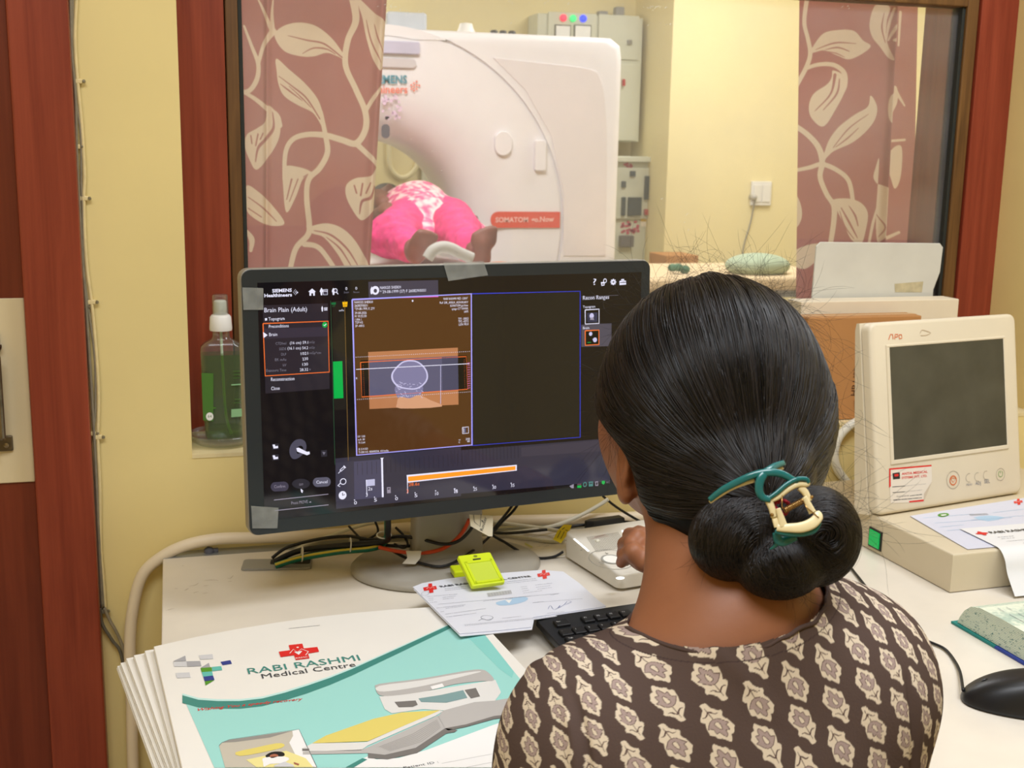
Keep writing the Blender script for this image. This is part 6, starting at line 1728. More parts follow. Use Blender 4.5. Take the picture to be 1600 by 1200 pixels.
V, Fc = nets(u(.02, s_ell((XQ(612, 4.1), 4.12, cz + .01), (.09, .12, .035)), s_ell((XQ(788, 4.15), 4.2, cz + .015), (.11, .10, .045)), s_cap((XQ(612, 4.1), 4.2, cz - .01), (XQ(790, 4.15), 4.3, cz - .01), .03, .03)), (0.2, 3.9, cz - .1), (1.6, 4.6, cz + .15), .012)
mk('orange_blanket', V, V is not None and Fc, om, smooth=True, label='orange blanket on the couch under the patient\'s feet', cat='blanket')

pt = lambda x, y, y_: P(x, y, y=y_)
m_pink = mat('pink_trouser_cloth', (218, 60, 122), rough=.9, var=.22, scale=40, bump=.9, bscale=45)
m_pinkf = mat('pink_floral_cloth', (236, 120, 160), rough=.85, vcol=True)
m_skin2 = mat('patient_skin', (120, 72, 58), rough=.55, var=.1, scale=30, bump=.1)
pat = empty('person', pt(690, 390, 4.6), 'patient lying on the scanner couch in pink trousers and pink floral tunic, bare feet outward', 'person')
hipL, hipR = pt(640, 352, 4.95), pt(700, 350, 4.98)
kneeL, kneeR = pt(618, 366, 4.55), pt(716, 362, 4.55)
ankL, ankR = pt(650, 392, 4.22), pt(745, 392, 4.20)
ankL2 = pt(648, 402, 4.22)
chest, neck_, head_ = pt(648, 335, 5.25), pt(625, 330, 5.6), pt(606, 320, 5.8)
def foot(a, toe, side):
    """sole upright, toes up"""
    a, toe = np.array(a), np.array(toe)
    d = toe - a; fs = [s_cap(a, a + d * .55, .030, .036), s_ell(a + np.array([0, .01, -.01]), (.032, .04, .034))]
    w_ = np.array([1.0, 0, 0]); base = a + d * .55
    for i in range(5):
        k = i if side > 0 else 4 - i
        o = (i - 2) * .0165; L_ = [.050, .052, .047, .040, .030][k]; r_ = [.013, .0095, .009, .0085, .008][k]
        fs.append(s_cap(base + w_ * o + d * .05, base + w_ * (o * 1.15) + d / np.linalg.norm(d) * L_, r_ + .004, r_))
    return fs
fl = foot(ankL + np.array([.0, .0, -.005]), pt(668, 368, 4.18), 1)
frt = foot(pt(752, 400, 4.18), pt(756, 362, 4.16), -1)
armL = [s_cap(pt(590, 312, 5.5), pt(598, 318, 5.2), .045, .035), s_cap(pt(588, 342, 5.1), pt(604, 328, 4.9), .038, .030), s_ell(pt(606, 330, 4.88), (.045, .05, .032))]
hand_ = [s_cap(pt(606 + 0, 328 + i * 3, 4.88), pt(618 + i, 329 + i * 4, 4.84), .012, .009) for i in range(4)]
bodyf = u(.02, *fl, *frt, *armL, *hand_, s_cap(ankL, kneeL, .034, .05), s_cap(pt(750, 400, 4.2), kneeR, .034, .05), s_cap(kneeL, hipL, .055, .08), s_cap(kneeR, hipR, .055, .08), s_cap(hipL, chest, .08, .10), s_cap(hipR, chest, .08, .10),
          s_cap(chest, neck_, .10, .05), s_ell(head_, (.08, .11, .09)), s_cap(pt(590, 342, 5.1), chest, .04, .05), s_cap(pt(590, 312, 5.5), chest, .045, .06), s_ell(head_ + np.array([0, -.03, .085]), (.014, .02, .02)))
V, Fc = nets(bodyf, (0.1, 3.9, .85), (1.9, 6.1, 1.5), .009)
mk('body', V, Fc, m_skin2, pat, smooth=True)
tr_f = u(.03, s_cap(kneeL + [0, 0, 0], hipL, .085, .115), s_cap(kneeL, pt(640, 388, 4.30), .085, .052), s_cap(kneeR, hipR, .085, .115), s_cap(kneeR, pt(735, 388, 4.32), .085, .058), s_ell(pt(605, 372, 4.6), (.10, .16, .07)))
V, Fc = nets(tr_f, (0.1, 4.1, .8), (1.9, 5.4, 1.5), .012)
rs = np.random.RandomState(2)
V = V + .003 * np.sin(V[:, [2, 0, 1]] * 90 + 3 * np.sin(V[:, [1, 2, 0]] * 31))
mk('trousers', V, Fc, m_pink, pat, smooth=True)
tu_f = u(.04, s_cap(pt(665, 348, 4.85), pt(640, 335, 5.3), .11, .135), s_cap(pt(700, 345, 4.95), pt(655, 330, 5.3), .09, .12), s_ell(pt(730, 366, 4.85), (.09, .14, .06)), s_ell(pt(660, 365, 4.75), (.07, .16, .07)), s_cap(pt(625, 322, 5.55), pt(660, 325, 5.3), .09, .11))
V, Fc = nets(tu_f, (0.1, 4.3, .8), (2.0, 5.9, 1.6), .010)
V = V + .003 * np.sin(V[:, [2, 0, 1]] * 80)
nse = np.sin(V[:, 0] * 70 + 2 * np.sin(V[:, 1] * 40)) * np.sin(V[:, 2] * 85 + 2 * np.sin(V[:, 0] * 45)) + .6 * np.sin(V[:, 0] * 150 + V[:, 1] * 90) * np.sin(V[:, 2] * 160)
a = np.clip(.5 + nse * 1.6, 0, 1)[:, None]
mk('tunic', V, Fc, m_pinkf, pat, smooth=True, colors=np.array(lin((226, 92, 140))) * (1 - a) + np.array(lin((250, 206, 204))) * a)
V, Fc = nets(u(.02, s_ell(head_ + np.array([0, .04, .01]), (.092, .10, .095))), head_ - .2, head_ + .2, .012)
mk('hair', V, Fc, mat('patient_hair', (46, 34, 30), rough=.6), pat, smooth=True)

# ------------------------------------------------------------------ wall cabinets, socket, trolley beyond the glass
m_cab = mat('grey_green_cabinet', (206, 206, 186), rough=.45, var=.02)
m_cabd = mat('cabinet_frame_grey', (120, 120, 108), rough=.6)  # darker grey-green of the meter frames
YCb = 7.0
def wpt(x, y, y_=YCb): return P(x, y, y=y_)
cb = empty('wall_cabinet', (wpt(915, 100)[0], 7.1, wpt(900, 222)[2]), 'pale electrical cabinet with three coloured lamps, high on the far wall behind the scanner', 'electrical cabinet')
a, b = wpt(840, 20), wpt(998, 222)
MB().box((a[0], YCb, b[2]), (b[0], 7.198, a[2]), .006).build('cabinet_body', m_cab, cb)
for (x0, y0, x1, y1, nm) in ((857, 18, 930, 120, 'lamp_door'), (936, 22, 997, 94, 'upper_door'), (936, 98, 994, 220, 'lower_door')):
    p, q = wpt(x0, y0, YCb - .012), wpt(x1, y1, YCb - .012)
    MB().box((p[0], YCb - .012, q[2]), (q[0], YCb - .001, p[2]), .003).build(nm, m_cab, cb)
for (x, y, c_, es, nm) in ((880, 28, (255, 60, 90), 1.0, 'red'), (895, 29, (60, 230, 130), .9, 'green'), (911, 29, (30, 60, 255), 1.6, 'blue')):
    p = wpt(x, y, YCb - .014); b_ = MB(); b_.lathe([(.021, 0), (.021, .008), (.014, .014), (0, .016)], p, 20, (0, -1, 0))
    b_.build('signal_lamp', mat(nm + '_lamp', c_, rough=.3, emit=c_, es=es), cb, smooth=True, label=nm + ' lit signal lamp')
for (x0, x1) in ((869, 890), (899, 922)):
    p, q = wpt(x0, 40, YCb - .02), wpt(x1, 66, YCb - .02)
    f_ = MB().box((p[0] - .008, YCb - .018, q[2] - .008), (q[0] + .008, YCb - .011, p[2] + .008), .002).build('meter_frame', m_cabd, cb)
    MB().box((p[0], YCb - .024, q[2]), (q[0], YCb - .0175, p[2]), .002).build('meter', mat('meter_white', (240, 240, 238), rough=.3), cb)
p = wpt(984, 66, YCb - .02); MB().box(p + [-.014, -.006, -.014], p + [.014, .012, .014], .002).build('door_lock', m_steel, cb)
p = wpt(974, 129, YCb - .02); MB().box(p + [-.006, -.02, -.02], p + [.006, .012, .02], .002).build('isolator_knob', mat('red_knob', (190, 50, 50), rough=.4), cb)
for i, (x, y, w_, h_) in enumerate(((941, 14, .03, .02), (967, 13, .028, .05))):
    p = wpt(x, y, 7.1); b_ = MB(); b_.box((p[0] - w_, 7.07, a[2] + .001), (p[0] + w_, 7.13, a[2] + .02 + h_), .008)
    b_.build('cable_gland', m_grey, label=['low grey gland on top of the far wall cabinet', 'tall grey gland on top of the far wall cabinet'][i], cat='gland')
YC2 = 6.9
lc = empty('switch_cabinet', (wpt(1005, 300, YC2)[0], 7.0, 0), 'open pale switchgear cabinet with dark meters standing at the edge of the scanner', 'electrical cabinet')
a, b = wpt(930, 243, YC2), wpt(1044, 600, YC2)
MB().box((a[0], YC2, .05), (b[0] - .06, 7.18, a[2]), .006).build('cabinet_body', m_cab, lc)
for (x0, y0, x1, y1) in ((930, 244, 1044, 254), (1034, 254, 1044, 520)):
    p, q = wpt(x0, y0, YC2 - .04), wpt(x1, y1, YC2 - .04)
    MB().box((p[0], YC2 - .04, q[2]), (q[0], YC2 - .001, p[2]), .004).build('cabinet_rim', m_cab, lc)
p, q = wpt(960, 262, YC2 - .02), wpt(1026, 342, YC2 - .02)
MB().box((p[0], YC2 - .02, q[2]), (q[0], YC2 - .001, p[2]), .003).build('meter_panel', mat('meter_panel_plate', (196, 196, 176), rough=.4), lc)
m_met = mat('dark_meter', (62, 72, 74), rough=.3)
for (x0, y0, x1, y1, m_) in ((1008, 275, 1019, 312, m_met), (982, 308, 1002, 337, m_met), (972, 308, 977, 337, m_met), (972, 283, 978, 293, m_met), (1007, 327, 1013, 336, mat('red_switch', (170, 70, 66), rough=.4)), (985, 267, 993, 276, m_met), (970, 368, 990, 386, mat('grey_meter', (110, 106, 104), rough=.4))):
    p, q = wpt(x0, y0, YC2 - .03), wpt(x1, y1, YC2 - .03); MB().box((p[0], YC2 - .034, q[2]), (q[0], YC2 - .0005, p[2]), .003).build('meter', m_, lc)
CPn = Plane(wpt(1000, 350, YC2 - .003), (1, 0, 0), (0, 0, 1))
I = Ink(CPn, px1, base=.001)
ma_ = mat('print_magenta', (200, 88, 108), rough=.5, var=0)
for i in range(22): I.ell((rg.uniform(971, 997), rg.uniform(344, 364)), .012, .009, ma_, 1, n=6)
I.poly([(1001, 341), (1024, 342), (1024, 355), (1001, 354)], mat('warning_label', (236, 226, 206), rough=.5, var=0), 2); I.poly([(1001, 341), (1024, 342), (1024, 347), (1001, 346)], mat('warning_yellow', (236, 196, 70), rough=.5, var=0), 3)
I.build('door_sticker', lc)
I = Ink(CPn, px1, base=.001)
for i in range(8): I.ell((rg.uniform(976, 990), rg.uniform(246, 266)), .010, .008, ma_, 4, n=6)
I.build('door_sticker', lc)
YSo = 6.598
so = empty('wall_socket', wpt(1187, 320, YSo), 'white wall socket with a plug and hanging cord on the yellow wall beyond the glass', 'socket')
p, q = wpt(1173, 283, YSo), wpt(1202, 321, YSo)
MB().box((p[0], YSo - .02, q[2]), (q[0], YSo - .001, p[2]), .004).build('back_box', m_white, so)
wq = (q[0] - p[0]); 
for k in range(2): MB().box((p[0] + wq * (.08 + .44 * k), YSo - .026, q[2] + .02), (p[0] + wq * (.48 + .44 * k), YSo - .0205, p[2] - .02), .003).build('switch_plate', m_white, so)
c = wpt(1178, 308, YSo - .03); b_ = MB(); b_.lathe([(.02, 0), (.02, .03), (.012, .05), (0, .052)], c + [0, .03, 0], 14, (0, -1, 0)); b_.build('plug', mat('plug_grey', (188, 184, 176), rough=.4), so, smooth=True)
b_ = MB(); b_.tube([c + [0, -.015, -.01], wpt(1177, 325, YSo - .02), wpt(1172, 350, YSo - .012), wpt(1162, 385, YSo - .012), wpt(1158, 420, YSo - .012)], .0045, 6, smooth_n=6); b_.build('cord', m_grey, so, smooth=True)
# trolley with sheet, green cushion, carton
YT = 4.6
a, b = P(1010, 436, y=YT), P(1330, 440, y=YT)
zt3 = a[2]
tl = empty('stretcher', ((a[0] + b[0]) / 2, YT + .4, 0), 'stretcher covered with a cream sheet standing against the yellow wall beyond the glass', 'stretcher')
MB().box((a[0], YT, zt3 - .06), (b[0], YT + .7, zt3), .02, 3).build('mattress', mat('cream_sheet', (226, 200, 160), rough=.8, bump=.3, bscale=20), tl)
MB().box((a[0] + .02, YT + .02, zt3 - .09), (b[0] - .02, YT + .68, zt3 - .062)).build('frame', m_grey, tl)
for i in range(4):
    MB().box((a[0] + .03 if i % 2 else b[0] - .07, YT + .03 if i < 2 else YT + .62, 0), (a[0] + .07 if i % 2 else b[0] - .03, YT + .07 if i < 2 else YT + .66, zt3 - .091)).build('leg', m_grey, tl)
c = P(1190, 424, y=YT + .12); V, Fc = nets(s_ell((c[0] + .01, YT + .18, zt3 + .035), (.15, .12, .055)), (c[0] - .3, YT - .1, zt3 - .1), (c[0] + .3, YT + .5, zt3 + .2), .010)
V[:, 2] = np.maximum(V[:, 2], zt3 + .001)
mk('green_cushion', V, Fc, mat('green_cushion_cloth', (168, 184, 158), rough=.8, var=.15, scale=20), smooth=True, label='greyish green cushion lying on the cream stretcher', cat='cushion')
c = P(1072, 420, y=YT + .12)
V, Fc = nets(u(.01, *[s_ell((c[0] + .03 * cos(i * 2.1), YT + .2 + .03 * sin(i * 2.1), zt3 + .018 + .006 * (i % 3)), (.018 + .006 * (i % 2), .016, .015)) for i in range(7)]), (c[0] - .1, YT + .05, zt3 - .02), (c[0] + .1, YT + .35, zt3 + .08), .004)
V[:, 2] = np.maximum(V[:, 2], zt3 + .001)
mk('green_bundle', V, Fc, mat('dark_green_cloth', (70, 120, 92), rough=.8), smooth=True, label='small crumpled dark green cloth on the stretcher near the monitor', cat='cloth')
c = P(1055, 405, y=6.3); MB().box((c[0] - .10, 6.2, c[2] - .138), (c[0] + .10, 6.45, c[2] + .03), .004).build('far_carton', m_card, label='tan carton beyond the glass beside the switchgear cabinet', cat='box')
c2_ = c; MB().box((c[0] - .14, 6.1, 0), (c[0] + .14, 6.55, c[2] - .14), .01).build('side_table', m_wbox, label='pale table carrying the tan carton beyond the glass', cat='table')
# scraps of old tape and flecks stuck on the pane
gp_ = Plane((0, YB + .0115, ZS), (1, 0, 0), (0, 0, 1))
I = Ink(gp_, px1, base=.0003)
m_fl = mat('glass_fleck', (236, 232, 220), rough=.4, alpha=.75)
rg = random.Random(12)
for (x, y, w_, h_, n) in ((1022, 11, 34, 6, 26), (1050, 38, 44, 4, 14), (640, 18, 34, 8, 16), (1060, 345, 40, 60, 14), (690, 230, 60, 60, 10), (620, 10, 60, 8, 14), (880, 5, 140, 6, 16), (1320, 12, 20, 6, 10), (800, 12, 12, 30, 8)):
    for i in range(n):
        cx_, cy_ = x + rg.gauss(0, w_ / 3), y + rg.gauss(0, h_ / 3); r_ = rg.uniform(.0002, .0010); a_ = rg.uniform(0, 3)
        I.ell((cx_, cy_), r_ * rg.uniform(1, 3.4), r_ * .7, m_fl, 1, n=6, rot=a_ * .3)
I.build('glass_flecks', None, label='whitish specks and tape scraps on the window pane', cat='specks', kind='stuff')
# ------------------------------------------------------------------ the seated operator
A3 = lambda *v: np.array(v, float)
m_skin = mat('warm_brown_skin', (152, 98, 68), rough=.5, var=.05, scale=25, bump=.06, bscale=160, sub=.06)
m_kur = mat('block_print_cotton', (88, 68, 62), rough=.9, vcol=True, spec=.15, bump=.12, bscale=500)
m_hair = mat('black_hair', (8, 7, 7), rough=.6, var=0, spec=.12)
CX, CY = .395, .790
SL, SR = A3(.298, .790, .936), A3(.515, .800, .968)
ELB_L, ELB_R = A3(.245, .80, .69), A3(.605, 1.045, .865)
WR = P(1046, 893, d=1.55)
HC = A3(.434, .905, 1.166)
per = empty('person', (CX, CY, 0), 'woman seated at the desk, back turned, black hair in a low bun, brown printed kurta', 'person')

torso_f = u(.055,
            s_cap((CX, CY - .01, .45), (CX, CY, .86), .125, .135, ((0, 1, 0), 1.35)),
            s_ell((CX + .004, CY - .005, .89), (.148, .098, .118)),
            s_cap(SL, SR, .050, .050),
            s_cap((CX + .012, CY + .0, .990), SL + A3(.035, 0, .0), .046, .042),
            s_cap((CX + .02, CY + .0, 1.035), SR + A3(-.03, 0, .008), .050, .042),
            s_cap(SL, ELB_L, .050, .045), s_cap((.508, .785, .935), (.515, .775, .70), .048, .054), s_cap(SR, SR + (ELB_R - SR) * .75, .050, .044))
# --- skin: one continuous body with head, ear, arms and hands
palm = P(1012, 866, d=1.615)
wq_ = .00088
def hp(x, y, d): return P(x, y, d=d)
fing = []
for i, (m0, m1, m2, m3, r) in enumerate((
        ((986, 848, 1.605), (976, 850, 1.640), (974, 866, 1.650), (978, 876, 1.640), .0095),
        ((994, 838, 1.615), (984, 836, 1.655), (980, 852, 1.668), (984, 866, 1.655), .0097),
        ((1006, 834, 1.625), (998, 832, 1.665), (993, 846, 1.680), (996, 860, 1.668), .0092),
        ((1018, 836, 1.635), (1012, 834, 1.668), (1006, 846, 1.682), (1008, 858, 1.672), .0082))):
    a, b, c, d_ = hp(*m0), hp(*m1), hp(*m2), hp(*m3)
    fing.append(u(.004, s_cap(a, b, r * 1.08, r), s_cap(b, c, r, r * .92), s_cap(c, d_, r * .92, r * .8)))
th0, th1, th2, th3 = hp(1004, 876, 1.585), hp(989, 862, 1.585), hp(978, 868, 1.598), hp(971, 879, 1.606)
thumb = u(.006, s_cap(th0, th1, .014, .0115), s_cap(th1, th2, .0115, .0098), s_cap(th2, th3, .0098, .0078))
hand_r = u(.007, s_ell(palm, (.030, .038, .024)), s_cap(palm, WR, .025, .022, ((0, 0, 1), 1.2)), *fing, thumb)
WL = A3(.33, .98, .635)
handl = [u(.004, s_cap(WL + A3(.01 + .002, .05, 0) + A3((i - 1.5) * .019, .03, 0), WL + A3((i - 1.5) * .021 + .012, .075, -.008), .0092, .0085), s_cap(WL + A3((i - 1.5) * .021 + .012, .075, -.008), WL + A3((i - 1.5) * .021 + .014, .098 - .006 * abs(i - 1.3), -.022), .0085, .0075)) for i in range(4)]
handl += [s_ell(WL + A3(.012, .045, 0), (.038, .045, .015)), s_cap(WL + A3(.03, .03, 0), WL + A3(.058, .062, -.01), .012, .009)]
neck = s_cap((.402, .800, 1.00), (.425, .872, 1.11), .0600, .0530)
ear_c = A3(.3535, .889, 1.129)
Re = np.array(Matrix.Rotation(radians(12), 3, 'X') @ Matrix.Rotation(radians(-14), 3, 'Z'), np.float32)
earf = u(.004, s_ell(ear_c, (.0065, .0165, .0290), Re), s_ell(ear_c + A3(.001, -.002, -.024), (.0065, .0095, .0105), Re))
ear_in = s_ell(ear_c + A3(-.008, -.004, .004), (.006, .010, .018), Re)
headf = u(.02, s_ell(HC + A3(-.004, .010, .0), (.077, .095, .104)), s_ell(HC + A3(-.008, .055, -.062), (.052, .050, .050)), s_ell(HC + A3(-.01, .07, -.03), (.060, .045, .055)))
face = u(.006, headf, s_cap(HC + A3(-.012, .112, -.01), HC + A3(-.014, .132, -.038), .008, .012), s_ell(HC + A3(-.012, .107, -.072), (.022, .010, .008)), s_ell(HC + A3(-.042, .098, -.008), (.014, .010, .010)), s_ell(HC + A3(.020, .100, -.008), (.014, .010, .010)))
earR = s_ell(A3(.512, .905, 1.118), (.008, .017, .029))
bodyf = u(.010, u(.03, face, neck, off(torso_f, -.001), s_cap(ELB_R, WR, .038, .026), s_cap(SR, ELB_R, .040, .036), s_cap(SL, ELB_L, .040, .036), s_cap(ELB_L, WL, .036, .024)), sub(.004, earf, ear_in), earR, hand_r, *handl)
V, Fc = nets(bodyf, (.10, .60, .48), (.82, 1.66, 1.32), .0026)
mk('body', V, Fc, m_skin, per, smooth=True)

# --- printed kurta
cm_b, cm_c, cm_m, cm_d = lin((86, 70, 64)), lin((216, 200, 178)), lin((166, 146, 140)), lin((84, 62, 60))
MS = 25.0     # art units per millimetre
mo_out = [(262, 245), (330, 290), (410, 335), (450, 328), (490, 350), (520, 400), (570, 402), (610, 430), (628, 500), (650, 580), (655, 690), (700, 710), (732, 750), (722, 820), (690, 920), (662, 1000), (675, 1050), (700, 1100), (660, 1130), (600, 1140), (570, 1110), (530, 1040), (480, 1000), (400, 960), (350, 955), (328, 910), (345, 840), (320, 790), (260, 745), (210, 670), (150, 580), (172, 520), (175, 450), (200, 415), (238, 405), (228, 330), (240, 265)]
mo_fl = [(320, 362), (362, 385), (410, 440), (435, 472), (480, 436), (500, 460), (520, 520), (540, 545), (622, 553), (602, 640), (570, 720), (520, 765), (450, 780), (380, 757), (300, 700), (245, 667), (302, 625), (270, 565), (246, 512), (322, 500), (300, 440), (300, 390)]
mo_td = [(388, 520), (430, 550), (480, 608), (502, 660), (472, 697), (430, 690), (400, 645), (380, 575)]
TA = Art(900, 1400, .5, cm_b)
sh_ = lambda L_: [(x - 430 + 450, y - 690 + 700) for x, y in L_]
TA.poly(sh_(mo_out), cm_c, 0); TA.poly(sh_(mo_fl), cm_m); TA.line(sh_(mo_fl), 13, cm_d, 0, True)
TA.poly(sh_(mo_td), cm_c, 3); TA.line(sh_(mo_td), 13, cm_d, 3, True)
TA.line(sh_([(510, 775), (575, 915), (630, 1035)]), [14, 18, 10], cm_d, 4)
TA.line(sh_([(412, 905), (470, 895), (530, 930), (590, 950)]), [14, 26, 24], cm_d, 4); TA.line(sh_([(585, 950), (605, 880), (640, 832), (688, 824)]), [26, 28, 14], cm_d, 4)
TA.blur()
def block_print(u_, v_):
    """metres on the cloth -> colour; flowers alternate up and down in staggered rows"""
    cxx, cxy, rx, ry = .0312, .0135, .0012, -.0375
    det = cxx * ry - cxy * rx
    i0 = (u_ * ry - v_ * rx) / det; j0 = (cxx * v_ - cxy * u_) / det
    best = np.tile(np.array(cm_b, np.float32), (len(u_), 1)); bd = np.zeros(len(u_))
    for di in (-1, 0, 1):
        for dj in (-1, 0, 1):
            i, j = np.round(i0) + di, np.round(j0) + dj
            du, dv = u_ - (i * cxx + j * rx), v_ - (i * cxy + j * ry)
            sg = np.where(j.astype(int) % 2 == 0, 1.0, -1.0)
            a, b = du * sg * 1000 * MS + 450, -dv * sg * 1000 * MS * .95 + 700
            ok = (a > 20) & (a < 880) & (b > 120) & (b < 1280)
            c = np.tile(np.array(cm_b, np.float32), (len(u_), 1))
            if ok.any(): c[ok] = TA.sample(a[ok], b[ok])
            d = np.abs(c - np.array(cm_b)).sum(1)
            m = d > bd
            best[m] = c[m]; bd[m] = d[m]
    return best
def cloth_uv(p, n):
    e = np.maximum(p[:, 1] - (CY - .095), 0)
    nx, nz = np.abs(n[:, 0]), np.maximum(n[:, 2], 0)
    tot = nx + nz + .35
    s = np.sign(p[:, 0] - CX)
    k = np.clip((np.abs(p[:, 0] - CX) - .09) / .07, 0, 1)
    return (p[:, 0] - CX) + s * e * k * .55, (p[:, 2] - .9) * 1.04 + e * (1 - k * .45) * .75 * np.clip((p[:, 2] - .93) / .06, 0, 1)
O_ = A3(CX, CY, .86)
def folds_(p):
    """soft cloth creases: across the shoulder blades, at the armhole"""
    x, z = p[..., 0] - CX, p[..., 2]
    f = .0016 * np.sin(38 * (z + .5 * x)) * np.exp(-((z - .93) / .07) ** 2) + .0012 * np.sin(60 * (x - .3 * z) + 2 * np.sin(20 * z))
    f += .0030 * np.exp(-((x + .030 + .9 * (z - 1.03)) / .010) ** 2) * np.exp(-((z - 1.02) / .03) ** 2)
    for s, x0 in ((-1, -.128), (1, .130)):
        xs = x0 + s * .10 * np.clip(.98 - z, 0, .2) * .1
        f += -.0035 * np.exp(-((x - xs) / .0035) ** 2) * np.clip((1.0 - z) / .02, 0, 1) * np.clip((z - .70) / .05, 0, 1)
        f += .0025 * np.exp(-((x - xs - s * .006) / .004) ** 2) * np.clip((1.0 - z) / .02, 0, 1)
    return f
kur_f = lambda p: torso_f(p) - .006
nt_, np_ = 320, 190
TH = np.linspace(-pi, pi, nt_ + 1) - pi / 2
PH = np.linspace(radians(-66), radians(84), np_)
def dirs(th, ph): return np.stack([np.cos(ph)[:, None] * np.cos(th)[None], np.cos(ph)[:, None] * np.sin(th)[None], np.repeat(np.sin(ph)[:, None], len(th), 1)], -1)
D_ = dirs(TH, PH).reshape(-1, 3)
t_ = np.full(len(D_), .52)
for _ in range(46):
    d = kur_f((O_ + D_ * t_[:, None]).astype(np.float32)); t_ = np.maximum(t_ - d * .8, .02)
Rg = t_.reshape(np_, nt_ + 1)
def cub(A, k):
    """cubic refinement of rows"""
    n = A.shape[0]; x = np.linspace(0, n - 1, (n - 1) * k + 1); i = np.minimum(x.astype(int), n - 2); f_ = (x - i)[:, None]
    g = lambda j: A[np.clip(i + j, 0, n - 1)]
    p0, p1, p2, p3 = g(-1), g(0), g(1), g(2)
    return .5 * (2 * p1 + (p2 - p0) * f_ + (2 * p0 - 5 * p1 + 4 * p2 - p3) * f_ ** 2 + (3 * p1 - p0 - 3 * p2 + p3) * f_ ** 3)
K_ = 4
Rd = cub(cub(Rg, K_).T, K_).T
th2, ph2 = np.linspace(TH[0], TH[-1], Rd.shape[1]), np.linspace(PH[0], PH[-1], Rd.shape[0])
Dd = dirs(th2, ph2)
Pd = O_ + Dd * Rd[..., None]
Pd = Pd + Dd * folds_(Pd)[..., None]
tu, tv = np.gradient(Pd, axis=1), np.gradient(Pd, axis=0)
Nd = np.cross(tu, tv); Nd /= np.linalg.norm(Nd, axis=-1)[..., None] + 1e-12
H_, W_ = Rd.shape
pf, nf = Pd.reshape(-1, 3), Nd.reshape(-1, 3)
uu, vv = cloth_uv(pf, nf)
colr = block_print(uu, vv)
# seam line of the armhole and of the neckband are darker stitched lines
collar = s_ell((.383, .800, 1.088), (.113, .110, .072))
cd_ = collar(pf.astype(np.float32))
keep = cd_ > 0
idx = np.arange(H_ * W_).reshape(H_, W_)
quads = np.stack([idx[:-1, :-1], idx[:-1, 1:], idx[1:, 1:], idx[1:, :-1]], -1).reshape(-1, 4)
quads = quads[keep[quads].all(1)]
used = np.unique(quads); rem = -np.ones(H_ * W_, int); rem[used] = np.arange(len(used))
colr[(np.abs(cd_ - .011) < .0004)] = lin((70, 56, 53))
mk('kurta', pf[used], rem[quads], m_kur, per, smooth=True, colors=colr[used])
# neckband: a thin rolled edge that follows the opening
th_c = np.linspace(0, 2 * pi, 160, endpoint=False)
ring_p = []
for t in th_c:
    d0 = np.array([cos(t), sin(t)])
    # walk out over the shoulder surface until the collar shape ends
    best = None
    for r_ in np.linspace(.03, .14, 56):
        x, y = .402 + d0[0] * r_, .800 + d0[1] * r_
        z0, z1 = .9, 1.14
        zz = np.linspace(z1, z0, 60); pp = np.stack([np.full(60, x), np.full(60, y), zz], 1).astype(np.float32)
        dd = kur_f(pp); k = np.argmax(dd < 0)
        if dd[k] >= 0: continue
        q = pp[k]
        if collar(q[None])[0] > 0: best = q; break
        best = q
    if best is not None: ring_p.append(best)
ring_p = np.array(ring_p, float); 
for _ in range(3): ring_p = (np.roll(ring_p, 1, 0) + ring_p * 2 + np.roll(ring_p, -1, 0)) / 4
b_ = MB(); b_.tube(list(ring_p) + [ring_p[0]], .0018, 8, cap=False); b_.build('neckband', mat('neckband_cloth', (78, 60, 54), rough=.9), per, smooth=True)
# sleeve of the reaching arm, lap and legs (out of the picture but there)
slv = u(.02, s_cap(SR + (ELB_R - SR) * .4, ELB_R, .050, .046), s_cap(ELB_R, ELB_R + (WR - ELB_R) * .18, .046, .042))
V, Fc = nets(slv, (.45, .75, .76), (.72, 1.22, 1.06), .0022)
Nn = grad(slv, V)
uv_ = cloth_uv(V, Nn); mk('sleeve', V, Fc, m_kur, per, smooth=True, colors=block_print(uv_[0] + V[:, 1], uv_[1]))
slv = u(.02, s_cap(SL + (ELB_L - SL) * .5, ELB_L, .050, .048), s_cap(ELB_L, ELB_L + (WL - ELB_L) * .2, .046, .044))
V, Fc = nets(slv, (.15, .70, .62), (.36, 1.0, .90), .0022)
mk('sleeve', V, Fc, m_kur, per, smooth=True, colors=block_print(V[:, 0] + V[:, 1], V[:, 2]))
legs = u(.05, s_cap((CX - .09, CY, .50), (CX - .10, 1.22, .52), .085, .065), s_cap((CX + .09, CY, .50), (CX + .10, 1.22, .52), .085, .065), s_cap((CX - .10, 1.22, .52), (CX - .10, 1.20, .09), .062, .045), s_cap((CX + .10, 1.22, .52), (CX + .10, 1.20, .09), .062, .045), s_ell((CX, CY - .02, .50), (.17, .14, .10)))
V, Fc = nets(legs, (.1, .55, .0), (.75, 1.45, .68), .012); mk('trousers', V, Fc, mat('cream_trouser_cloth', (206, 196, 180), rough=.9), per, smooth=True)
for s in (-1, 1):
    V, Fc = nets(u(.02, s_ell((CX + .10 * s, 1.25, .033), (.042, .12, .034)), s_cap((CX + .10 * s, 1.20, .09), (CX + .10 * s, 1.20, .04), .04, .04)), (CX + .10 * s - .1, 1.05, -.01), (CX + .10 * s + .1, 1.45, .15), .01)
    V[:, 2] = np.maximum(V[:, 2], .0); mk('shoe', V, Fc, m_dark, per, smooth=True)

